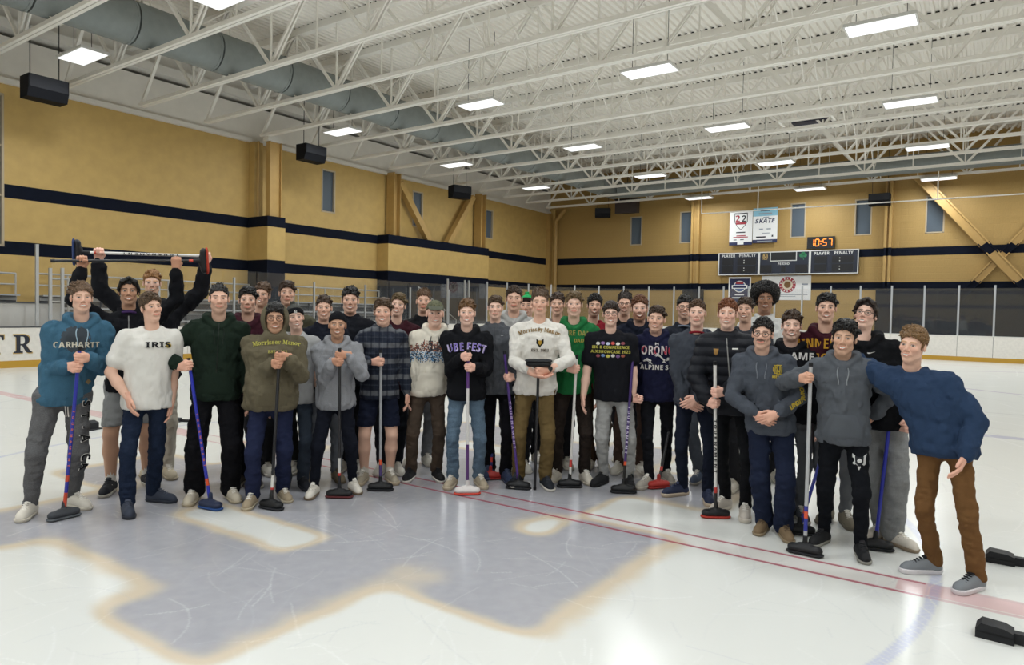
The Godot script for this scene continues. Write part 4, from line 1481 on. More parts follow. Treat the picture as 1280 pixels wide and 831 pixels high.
# shoe: heel at -z, toe to +z, ground at y = 0
func shoe_template(kind: String) -> Array:
	var up := Field.new(Vector3(-0.075, -0.01, -0.13), Vector3(0.075, 0.16, 0.20), 0.0065)
	up.cone(Vector3(0, 0.044, -0.072), Vector3(0, 0.040, 0.115), 0.041, 0.041, 0.02)
	up.cone(Vector3(0, 0.060, 0.0), Vector3(0, 0.030, 0.145), 0.040, 0.030, 0.02)
	up.cone(Vector3(0, 0.05, -0.060), Vector3(0, 0.098 if kind != "boot" else 0.14, -0.052), 0.042, 0.037, 0.03)
	up.cone(Vector3(0, 0.075, -0.02), Vector3(0, 0.062, 0.04), 0.030, 0.028, 0.02)
	up.clip(Vector3(0, 1, 0), 0.020)
	var so := Field.new(Vector3(-0.08, -0.01, -0.14), Vector3(0.08, 0.06, 0.21), 0.0065)
	so.cone(Vector3(0, 0.03, -0.075), Vector3(0, 0.03, 0.12), 0.046, 0.051, 0.02)
	so.cone(Vector3(0, 0.03, 0.10), Vector3(0.006, 0.03, 0.142), 0.048, 0.034, 0.02)
	so.clip(Vector3(0, 1, 0), 0.0)
	so.clip(Vector3(0, -1, 0), -(0.036 if kind == "runner" else 0.028))
	var la := Field.new(Vector3(-0.04, 0.03, -0.03), Vector3(0.04, 0.14, 0.12), 0.005)
	for i in 5:
		var z := 0.012 + i * 0.019
		var y := 0.119 - i * 0.0092
		la.cone(Vector3(-0.022, y - 0.006, z), Vector3(0.022, y - 0.006, z + 0.006), 0.0045, 0.0045, 0.002)
		la.cone(Vector3(-0.018, y - 0.004, z), Vector3(0, y - 0.001, z), 0.005, 0.006, 0.002)
	la.cone(Vector3(0, 0.118, 0.0), Vector3(0, 0.128, -0.012), 0.022, 0.018, 0.005, Vector3(0, 0.4, 0.9), 3.0)
	return [up.net(), so.net(), la.net()]

func tube_mesh(pts: PackedVector3Array, r: float, sides := 6, closed := false) -> ArrayMesh:
	var st := SurfaceTool.new()
	st.begin(Mesh.PRIMITIVE_TRIANGLES)
	var n := pts.size()
	var rings := []
	for i in n:
		var d := (pts[(i + 1) % n] - pts[(i - 1 + n) % n]) if closed else (pts[mini(i + 1, n - 1)] - pts[maxi(i - 1, 0)])
		d = d.normalized()
		var s := Vector3.UP if absf(d.y) < 0.9 else Vector3.RIGHT
		var x := d.cross(s).normalized()
		var y := x.cross(d)
		var ring := []
		for k in sides:
			var a := TAU * k / sides
			ring.append(pts[i] + (x * cos(a) + y * sin(a)) * r)
		rings.append(ring)
	for i in (n if closed else n - 1):
		var a: Array = rings[i]
		var b: Array = rings[(i + 1) % n]
		for k in sides:
			var l := (k + 1) % sides
			for v in [a[k], b[k], b[l], a[k], b[l], a[l]]:
				st.add_vertex(v)
	st.index()
	st.generate_normals()
	return st.commit()

func glasses_parts() -> Array:
	var out := []
	for s in [-1.0, 1.0]:
		var p := PackedVector3Array()
		for i in 18:
			var a := TAU * i / 18
			p.append(Vector3(s * 0.033 + cos(a) * 0.0245, 0.0 + sin(a) * 0.019, 0.100 - absf(s * 0.033 + cos(a) * 0.0245) * 0.12))
		out.append(tube_mesh(p, 0.0024, 6, true))
	out.append(tube_mesh(PackedVector3Array([Vector3(-0.0095, 0.004, 0.099), Vector3(0, 0.007, 0.101), Vector3(0.0095, 0.004, 0.099)]), 0.0022))
	for s in [-1.0, 1.0]:
		out.append(tube_mesh(PackedVector3Array([Vector3(s * 0.057, 0.006, 0.092), Vector3(s * 0.074, 0.006, 0.075), Vector3(s * 0.081, 0.004, 0.0), Vector3(s * 0.080, -0.012, -0.015)]), 0.0022))
	return out

func make_templates() -> void:
	wrinkle = FastNoiseLite.new()
	wrinkle.seed = 21
	wrinkle.frequency = 1.0
	wrinkle.fractal_octaves = 2
	folds = FastNoiseLite.new()
	folds.seed = 33
	folds.frequency = 1.0
	folds.fractal_type = FastNoiseLite.FRACTAL_RIDGED
	folds.fractal_octaves = 2
	var todo := [["head", "0"], ["head", "1"]]
	for k in ["grip", "relax", "open"]:
		todo.append(["hand", k])
	for k in ["crop", "short", "side", "quiff", "fringe", "curly", "curtain", "mop", "afro", "beanie", "pom_beanie", "cap"]:
		todo.append(["hair", k])
	for k in ["cap", "beanie"]:
		todo.append(["brim", k])
	for k in ["sneaker", "runner", "boot"]:
		todo.append(["shoe", k])
	var made := []
	made.resize(todo.size())
	var job := WorkerThreadPool.add_group_task(func(i: int) -> void: made[i] = template(todo[i][0], todo[i][1]), todo.size(), 4, true)
	WorkerThreadPool.wait_for_group_task_completion(job)
	for i in todo.size():
		var k: String = todo[i][1]
		match todo[i][0]:
			"head":
				heads.append(made[i])
			"hand":
				hands[k] = made[i]
			"hair":
				hairs[k] = net_mesh(made[i])
			"brim":
				hairs[k + "_brim"] = net_mesh(made[i])
			"shoe":
				shoes[k] = [net_mesh(made[i][0]), net_mesh(made[i][1]), net_mesh(made[i][2])]
	mats["glasses"] = glasses_parts()

func template(what: String, k: String):
	match what:
		"head":
			return head_template(int(k))
		"hand":
			return hand_template(k)
		"hair":
			return hair_template(k)
		"brim":
			return brim_template(k)
	return shoe_template(k)

func ik(a: Vector3, b: Vector3, l1: float, l2: float, hint: Vector3) -> Array:
	var d := b - a
	var l := minf(d.length(), (l1 + l2) * 0.998)
	var u := d.normalized()
	var x := (l1 * l1 - l2 * l2 + l * l) / (2.0 * l)
	var y := sqrt(maxf(0.0, l1 * l1 - x * x))
	var p := (hint - u * hint.dot(u)).normalized()
	return [a + u * x + p * y, a + u * l]

func cloth(c: String, rough := 0.92, flecked := 0.0) -> StandardMaterial3D:
	var key := "cloth_%s_%.2f_%.2f" % [c, rough, flecked]
	if mats.has(key):
		return mats[key]
	var m := mat(key, hexc(c), rough, 0.0, 0.25)
	if flecked > 0.0:
		var tk := "fleck_%.2f" % flecked
		if not mats.has(tk):
			mats[tk] = noise_tex(0.09, Color(1 - flecked, 1 - flecked, 1 - flecked), Color(1, 1, 1), 256, 31)
		m.albedo_texture = mats[tk]
		m.uv1_triplanar = true
		m.uv1_scale = Vector3(4, 4, 4)
	return m

func plain(c: String, rough := 0.6) -> StandardMaterial3D:
	return mat("plain_%s_%.2f" % [c, rough], hexc(c), rough, 0.0, 0.4)

# letters laid one by one on the front of a garment
func chest_text(f: Field, o: Node3D, t: String, x: float, y: float, h: float, m: Material, serif := false, arc := 0.0, stretch := 1.0, tilt := 0.0, from := Vector3(0, 0, 0.6), along := Vector3(0, 0, -1)) -> void:
	var fo := font(serif)
	var total := 0.0
	var adv := []
	for ch in t:
		var a := fo.get_string_size(ch, HORIZONTAL_ALIGNMENT_LEFT, -1, 32).x * h / 23.5 * stretch
		adv.append(a)
		total += a
	var at := -total * 0.5
	for i in t.length():
		var cx: float = at + adv[i] * 0.5
		at += adv[i]
		if t[i] == " ":
			continue
		var u := cx / maxf(total * 0.5, 0.001)
		var px := x + cx * cos(tilt)
		var py := y + arc * (1.0 - u * u) + cx * sin(tilt)
		var p := f.hit(Vector3(px, py, 0) + from, along)
		var n := f.normal(p)
		n = (n + Vector3(0, 0, 0.4) * (1.0 if along.z < -0.5 else 0.0)).normalized()
		var right := Vector3(cos(tilt), sin(tilt), 0)
		right = (right - n * right.dot(n)).normalized()
		var rot := Basis(n, -atan(2.0 * arc * u / maxf(total * 0.5, 0.001)))
		var bs := rot * Basis(right, n.cross(right), n) * Basis.from_scale(Vector3(stretch, 1, 1))
		mesh_node("letter", text_mesh(t[i], h, serif, 0.004), m, o, Transform3D(bs, p + n * 0.0055))

# a star-shaped patch laid on the garment
func chest_patch(f: Field, o: Node3D, called: String, pts: PackedVector2Array, c: Vector2, lift: float, m: Material) -> void:
	var st := SurfaceTool.new()
	st.begin(Mesh.PRIMITIVE_TRIANGLES)
	var grid := []
	for r in 6:
		var ring := []
		for p in pts:
			var q := c.lerp(p, r / 5.0)
			var v := f.hit(Vector3(q.x, q.y, 0.6), Vector3(0, 0, -1))
			ring.append(v + f.normal(v) * (lift if r < 5 else lift * 0.2))
		grid.append(ring)
	var n := pts.size()
	for r in 5:
		for i in n:
			var j := (i + 1) % n
			var zs: float = (grid[0][0] as Vector3).z
			if absf(grid[r + 1][i].z - zs) > 0.07 or absf(grid[r + 1][j].z - zs) > 0.07:
				continue
			for v in [grid[r][i], grid[r + 1][i], grid[r + 1][j], grid[r][i], grid[r + 1][j], grid[r][j]]:
				st.add_vertex(v)
	st.index()
	st.generate_normals()
	mesh_node(called, st.commit(), m, o)

func colour_head(t: Dictionary, s: Dictionary) -> Array:
	var src: Array = t.net
	var vs: PackedVector3Array = (src[0] as PackedVector3Array).duplicate()
	var cls: PackedByteArray = t.cls
	var be: PackedFloat32Array = t.beard
	var fl: PackedFloat32Array = t.flush
	var skin := hexc(s.skin).srgb_to_linear()
	var hair := hexc(s.hair_c).srgb_to_linear()
	var beard := hexc(s.get("beard_c", s.hair_c)).srgb_to_linear()
	var bw: float = s.get("beard", 0.0)
	var mw: float = s.get("stache", 0.0)
	var red := Color(skin.r, skin.g * 0.72, skin.b * 0.70)
	var lip := Color(skin.r * 0.86, skin.g * 0.52, skin.b * 0.52)
	var brow := skin.lerp(hair, 0.75)
	var pal := [skin, lip, Color(0.80, 0.77, 0.70), Color(0.62, 0.60, 0.57), Color(0.05, 0.04, 0.035), skin.lerp(Color(0.03, 0.02, 0.02), 0.7), brow, Color(skin.r * 0.35, skin.g * 0.2, skin.b * 0.2)]
	var jaw: float = s.get("jaw", 1.0)
	var long: float = s.get("long", 1.0)
	var flush: float = s.get("flush", 0.35) * 0.7
	var ks := PackedColorArray()
	ks.resize(vs.size())
	for i in vs.size():
		var p := vs[i]
		var c := cls[i]
		var k: Color = pal[c]
		if c == 0:
			k = k.lerp(red, minf(1.0, fl[i]) * flush)
			var b := be[i]
			if b >= 1.9:
				k = k.lerp(beard, maxf(mw, bw * 0.9))
			elif b > 0.0:
				k = k.lerp(beard, b * bw)
		ks[i] = k
		if p.y < -0.03 and p.y > -0.13:
			var w := smoothstep(-0.03, -0.075, p.y)
			p.x *= lerpf(1.0, jaw, w)
		if p.y < 0.0 and p.y > -0.15:
			p.y *= long
		vs[i] = p
	return [[vs, src[1], src[2]], ks]

# the surfaces of one person, worked out without touching the scene
func shape(s: Dictionary) -> void:
	var k: float = s.h / 1.80
	var w: float = s.get("w", 1.0)
	var cell: float = s.get("cell", 0.0155) * 0.86
	var feet: Array = s.feet
	var mid: Vector3 = (feet[0] + feet[1]) * 0.5
	var lean: Vector2 = s.get("lean", Vector2.ZERO)
	var P := Vector3(mid.x + lean.x * 0.35 + s.get("hipx", 0.0), 0.93 * k, mid.z * 0.6 + s.get("hipz", 0.0))
	var N := Vector3(lean.x, 1.495 * k + s.get("necky", 0.0), lean.y)
	var kind: String = s.top
	var th: float = {"hoodie": 0.016, "tee": 0.013, "crew": 0.009, "zip": 0.009, "puffer": 0.026, "flannel": 0.012}[kind]
	th += s.get("loose", 0.0)
	var hem: float = (0.84 + s.get("hem", 0.0)) * k
	var st := []
	for q in [[0.0, 0.178, 0.134, 0.0], [0.045, 0.182, 0.138, 0.0], [1.02, 0.172, 0.126, 0.004], [1.14, 0.168, 0.121, 0.006], [1.27, 0.184, 0.124, 0.008], [1.37, 0.188, 0.118, 0.004], [1.43, 0.166, 0.101, -0.004], [1.485, 0.112, 0.080, -0.012], [1.53, 0.070, 0.066, -0.016]]:
		var y: float = hem + q[0] * k if q[0] < 0.5 else q[0] * k
		var sq: float = (N.y - P.y) / (1.495 * k - P.y)
		if y > P.y:
			y = P.y + (y - P.y) * sq
		var t := maxf(0.0, (y - P.y) / (N.y - P.y))
		var big := w if q[0] < 1.4 else lerpf(w, 1.0, 0.5)
		var extra := th if q[0] < 1.46 else th * 0.5
		if q[0] == 0.0 and kind in ["hoodie", "crew"]:
			extra -= 0.011
		var belly: float = s.get("belly", 0.0) * exp(-pow((y / k - 1.06) / 0.12, 2.0))
		st.append([y, (q[1] * big) * k + extra + belly * 0.5, (q[2] * lerpf(1.0, big, 0.8)) * k + extra + belly, lerpf(P.x, N.x, t), lerpf(P.z, N.z, t) + q[3] * k + belly * 0.5])
	# arms
	var arm := []
	var hand_t := []
	var hk := k * 0.97
	for i in 2:
		var sg := -1.0 if i == 0 else 1.0
		var a: Dictionary = s.arms[i] if s.has("arms") and s.arms[i] != null else {}
		var S := Vector3(N.x + sg * 0.172 * w * k, 1.420 * k + a.get("lift", 0.0) + s.get("necky", 0.0), N.z - 0.008)
		S.x -= (N.x - P.x) * 0.13
		var hk_kind: String = a.get("hand", "relax")
		var to: Vector3 = a.get("to", Vector3(S.x + sg * 0.075, 0.86 * k, S.z + 0.05))
		var hint: Vector3 = a.get("elbow", Vector3(sg * 0.5, -0.3, -1.0))
		var U := 0.295 * k
		var L := 0.262 * k
		var e := ik(S, to, U, L, hint)
		var wrist: Vector3 = e[1]
		var bs := Basis.IDENTITY
		for pass_n in 2:
			var Y: Vector3 = a.get("point", wrist - (e[0] as Vector3)).normalized()
			var X: Vector3 = a.get("rod", Vector3(0, 0, 1)).normalized()
			if a.has("point") and not a.has("bent"):
				pass
			Y = (Y - X * Y.dot(X)).normalized() if hk_kind == "grip" else Y
			X = (X - Y * X.dot(Y)).normalized()
			var Z := X.cross(Y) * (1.0 if i == 0 else -1.0)
			bs = Basis(X, Y, Z)
			if hk_kind == "grip" and pass_n == 0:
				to = to - (Y * 0.066 + Z * 0.036) * hk
				e = ik(S, to, U, L, hint)
				wrist = e[1]
		arm.append([S, e[0], wrist])
		hand_t.append(Transform3D(bs * Basis.from_scale(Vector3.ONE * hk), wrist))
	# head
	var hs: float = s.get("hs", 1.0)
	var hb := Basis(Vector3.UP, deg_to_rad(s.get("hy", 0.0))) * Basis(Vector3.RIGHT, deg_to_rad(s.get("hp", 0.0))) * Basis(Vector3.BACK, deg_to_rad(s.get("hr", 0.0)))
	var hc: Vector3 = s.head
	var ht := Transform3D(hb * Basis.from_scale(Vector3.ONE * hs), hc)
	# upper garment
	var lo := Vector3(minf(st[0][3], N.x) - 0.30 * w, hem - 0.03, -0.24 + minf(P.z, N.z))
	var hi := Vector3(maxf(st[0][3], N.x) + 0.30 * w, 1.60 * k, 0.25 + maxf(P.z, N.z))
	for a in arm:
		for p in a:
			lo = lo.min(p - Vector3(0.11, 0.11, 0.11))
			hi = hi.max(p + Vector3(0.11, 0.11, 0.11))
	lo.y = maxf(lo.y, hem - 0.12)
	if s.get("hood_up", false):
		hi.y = hc.y + 0.2
	var short_s := kind == "tee"
	var cuff: float = s.get("cuff", 0.0)
	var f := Field.new(lo, hi, cell)
	f.slices(st, 0.03)
	for a in arm:
		var S: Vector3 = a[0]
		var E: Vector3 = a[1]
		var W: Vector3 = a[2]
		f.cone(Vector3(lerpf(S.x, N.x, 0.55), lerpf(S.y, N.y, 0.45), S.z), S, 0.052 * k + th * 0.6, 0.062 * k + th * 0.8, 0.05)
		if short_s:
			f.cone(S, S.lerp(E, 0.62), 0.064 * k + th, 0.066 * k + th, 0.035)
		else:
			f.cone(S, E, 0.062 * k + th * 0.9, 0.053 * k + th * 0.9, 0.035)
			var we := W.lerp(E, 0.04 + cuff)
			f.cone(E, W.lerp(E, 0.22 + cuff), 0.052 * k + th * 0.9, 0.046 * k + th * 0.9, 0.012)
			f.cone(W.lerp(E, 0.22 + cuff), we, 0.046 * k + th * 0.7, 0.036 * k + th * 0.35, 0.01)
	var nz: float = (s.label as String).hash() % 1000
	if kind == "puffer":
		pass
	elif not short_s:
		f.crumple(wrinkle, Vector3(8, 6, 8), 0.018, nz)
		f.crumple(folds, Vector3(13, 9, 13), 0.0085, nz)
	else:
		f.crumple(wrinkle, Vector3(9, 5, 9), 0.010, nz)
		f.crumple(folds, Vector3(12, 6, 12), 0.0055, nz)
	f.clip(Vector3(0, 1, 0), hem, Vector3(st[0][3] - 0.21 * w - th, -1, -0.5), Vector3(st[0][3] + 0.21 * w + th, hem + 0.03, 0.5))
	if kind == "hoodie" and not s.get("hood_up", false):
		for sg in [-1.0, 1.0]:
			f.cone(N + Vector3(sg * 0.030, -0.045, 0.092) * k, N + Vector3(sg * 0.098, 0.020, 0.030) * k, 0.022 * k, 0.030 * k, 0.012)
			f.cone(N + Vector3(sg * 0.098, 0.020, 0.030) * k, N + Vector3(sg * 0.085, 0.032, -0.085) * k, 0.030 * k, 0.038 * k, 0.015)
		f.cone(N + Vector3(-0.085, 0.030, -0.085) * k, N + Vector3(0.085, 0.030, -0.085) * k, 0.040 * k, 0.040 * k, 0.02)
	elif kind == "hoodie":
		f.ball(hc + Vector3(0, -0.005, -0.030), Vector3(0.118, 0.150, 0.128), 0.03)
		f.cone(N + Vector3(-0.06, 0.0, 0.05), N + Vector3(0.06, 0.0, 0.05), 0.05, 0.05, 0.03)
		f.ball(hc + Vector3(0, -0.010, 0.07), Vector3(0.078, 0.112, 0.15), 0.02, true)
	elif kind in ["zip", "puffer", "flannel"]:
		for sg in [-1.0, 1.0]:
			var cy := 0.035 if kind != "puffer" else 0.05
			f.cone(N + Vector3(sg * 0.022, -0.035, 0.078) * k, N + Vector3(sg * 0.072, cy, 0.012) * k, 0.013 * k, 0.017 * k, 0.01)
			f.cone(N + Vector3(sg * 0.072, cy, 0.012) * k, N + Vector3(sg * 0.04, cy, -0.07) * k, 0.018 * k, 0.019 * k, 0.01)
		f.cone(N + Vector3(-0.04, 0.04, -0.07) * k, N + Vector3(0.04, 0.04, -0.07) * k, 0.019 * k, 0.019 * k, 0.01)
	if not (kind in ["zip", "puffer", "flannel"]) and not s.get("hood_up", false):
		# round neck opening
		f.ball(N + Vector3(0, 0.050, 0.035) * k, Vector3(0.066, 0.060, 0.072) * k, 0.008, true)
	if kind == "puffer":
		# quilted rings: modulate the surface by height
		for y in f.ny:
			var q := 0.011 * absf(sin((f.lo.y + y * cell) * 40.0)) - 0.008
			for i in range(y * f.nz * f.nx, (y + 1) * f.nz * f.nx):
				f.g[i] -= q
	s["top_net"] = f.net()
	# trousers
	var hipk: float = k * lerpf(1.0, w, 0.7) * s.get("hip", 1.0)
	var fit: String = s.get("fit", "straight")
	var fr: Array = {"jogger": [0.083, 0.066, 0.047, 0.075], "straight": [0.081, 0.064, 0.060, 0.035], "wide": [0.088, 0.080, 0.082, 0.022], "slim": [0.078, 0.059, 0.050, 0.055], "shorts": [0.090, 0.085, 0.085, 0.5]}[fit]
	var legs := []
	var llo := Vector3(9, 9, 9)
	var lhi := Vector3(-9, -9, -9)
	for i in 2:
		var sg := -1.0 if i == 0 else 1.0
		var Hj := Vector3(P.x + sg * 0.086 * hipk, 0.885 * k, P.z)
		var toe: float = s.get("toes", [-0.25, 0.25])[i]
		var ft: Vector3 = feet[i]
		var A := ft + Vector3(-sin(toe) * 0.055, 0.092 * k, -cos(toe) * 0.055)
		var kh: Vector3 = s.get("knees", [Vector3(-0.25, 0, 1), Vector3(0.25, 0, 1)])[i]
		var e := ik(Hj, A, 0.415 * k, 0.405 * k, kh)
		legs.append([Hj, e[0], A])
		for p in legs[i]:
			llo = llo.min(p)
			lhi = lhi.max(p)
	var f2 := Field.new(Vector3(llo.x - 0.13, 0.0 if fit != "shorts" else 0.40 * k, llo.z - 0.20), Vector3(lhi.x + 0.13, 1.02 * k, lhi.z + 0.20), cell)
	f2.slices([[0.86 * k, 0.146 * hipk, 0.106 * hipk, P.x, P.z], [0.93 * k, 0.150 * hipk, 0.110 * hipk, P.x, P.z], [1.0 * k, 0.142 * hipk, 0.102 * hipk, P.x, P.z]], 0.04)
	for l in legs:
		f2.cone(l[0], l[1], fr[0] * hipk, fr[1] * hipk, 0.03)
		if fit != "shorts":
			f2.cone(l[1], l[2], fr[1] * hipk, fr[2] * hipk, 0.02)
	f2.cone((legs[0][0] as Vector3) + Vector3(0.0, 0.02, 0), (legs[1][0] as Vector3) + Vector3(0, 0.02, 0), 0.090 * hipk, 0.090 * hipk, 0.05)
	f2.crumple(wrinkle, Vector3(9, 9, 9), 0.012, nz + 3)
	f2.crumple(folds, Vector3(9, 15, 9), 0.0065, nz + 5)
	if fit == "shorts":
		f2.clip(Vector3(0, 1, 0), 0.565 * k)
	else:
		f2.clip(Vector3(0, 1, 0), fr[3] * k)
	s["pants_net"] = f2.net()
	# body: head, neck, hands and whatever skin the clothes leave bare, one mesh
	var sk := Hide.new()
	var tone := hexc(s.skin).srgb_to_linear()
	var fb := Field.new(Vector3(minf(lo.x, llo.x - 0.1), 0.04, minf(lo.z, llo.z) - 0.02), Vector3(maxf(hi.x, lhi.x + 0.1), maxf(hi.y, N.y + 0.1), maxf(hi.z, lhi.z)), 0.024)
	var mid_y := lerpf(P.y, N.y, 0.33)
	var up_y := lerpf(P.y, N.y, 0.70)
	fb.cone(P, Vector3(lerpf(P.x, N.x, 0.33), mid_y, lerpf(P.z, N.z, 0.33)), 0.085 * k, 0.080 * k, 0.03)
	fb.cone(Vector3(lerpf(P.x, N.x, 0.33), mid_y, lerpf(P.z, N.z, 0.33)), Vector3(lerpf(P.x, N.x, 0.7), up_y, lerpf(P.z, N.z, 0.7)), 0.080 * k, 0.075 * k, 0.03)
	fb.cone(Vector3(lerpf(P.x, N.x, 0.7), up_y, lerpf(P.z, N.z, 0.7)), N + Vector3(0, 0.03, -0.03), 0.065 * k, 0.040 * k, 0.03)
	for q in arm:
		fb.cone(Vector3(N.x, (q[0] as Vector3).y - 0.03, N.z), q[0], 0.035 * k, 0.032 * k, 0.02)
		fb.cone(q[0], q[1], 0.032 * k, 0.028 * k, 0.02)
		fb.cone(q[1], q[2], 0.028 * k, 0.023 * k, 0.02)
	for q in legs:
		fb.cone(q[0], q[1], 0.050 * k, 0.034 * k, 0.02)
		fb.cone(q[1], q[2], 0.032 * k, 0.026 * k, 0.02)
	sk.add(fb.net(), Transform3D.IDENTITY, tone)
	var hd := colour_head(heads[s.get("smile", 1)], s)
	sk.add(hd[0], ht, hd[1])
	for i in 2:
		var a: Dictionary = s.arms[i] if s.has("arms") and s.arms[i] != null else {}
		var kd: String = a.get("hand", "relax")
		var T: Transform3D = hand_t[i]
		var rosy := tone.lerp(Color(tone.r, tone.g * 0.78, tone.b * 0.76), 0.5)
		sk.add(hands[kd], T, rosy, i == 1)
		if short_s or cuff > 0.1:
			var q: Array = arm[i]
			var S: Vector3 = q[0]
			var E: Vector3 = q[1]
			var W: Vector3 = q[2]
			var fa := Field.new(S.min(E).min(W) - Vector3.ONE * 0.09, S.max(E).max(W) + Vector3.ONE * 0.09, 0.011)
			fa.cone(S.lerp(E, 0.3), E, 0.050 * k, 0.041 * k, 0.02)
			fa.cone(E, E.lerp(W, 0.4), 0.040 * k, 0.043 * k, 0.02)
			fa.cone(E.lerp(W, 0.4), W, 0.043 * k, 0.028 * k, 0.02)
			sk.add(fa.net(), Transform3D.IDENTITY, tone)
	if fit == "shorts":
		for l in legs:
			var Hj: Vector3 = l[0]
			var K: Vector3 = l[1]
			var A: Vector3 = l[2]
			var fl := Field.new(Vector3(minf(K.x, A.x) - 0.12, 0.05, minf(K.z, A.z) - 0.12), Vector3(maxf(K.x, Hj.x) + 0.12, 0.68 * k, maxf(K.z, A.z) + 0.12), 0.012)
			fl.cone(Hj.lerp(K, 0.5), K, 0.075 * k, 0.057 * k, 0.02)
			fl.cone(K, K.lerp(A, 0.35), 0.055 * k, 0.058 * k, 0.02)
			fl.ball(K.lerp(A, 0.3) + Vector3(0, 0, -0.02), Vector3(0.05, 0.1, 0.05) * k, 0.03)
			fl.cone(K.lerp(A, 0.35), A, 0.056 * k, 0.038 * k, 0.02)
			sk.add(fl.net(), Transform3D.IDENTITY, tone)
	s["hide"] = sk
	s["ht"] = ht
	s["field"] = f
	s["field2"] = f2
	s["N"] = N
	s["P"] = P
	s["k"] = k
	s["hem_y"] = hem
	s["arm_pts"] = arm
	s["leg_pts"] = legs

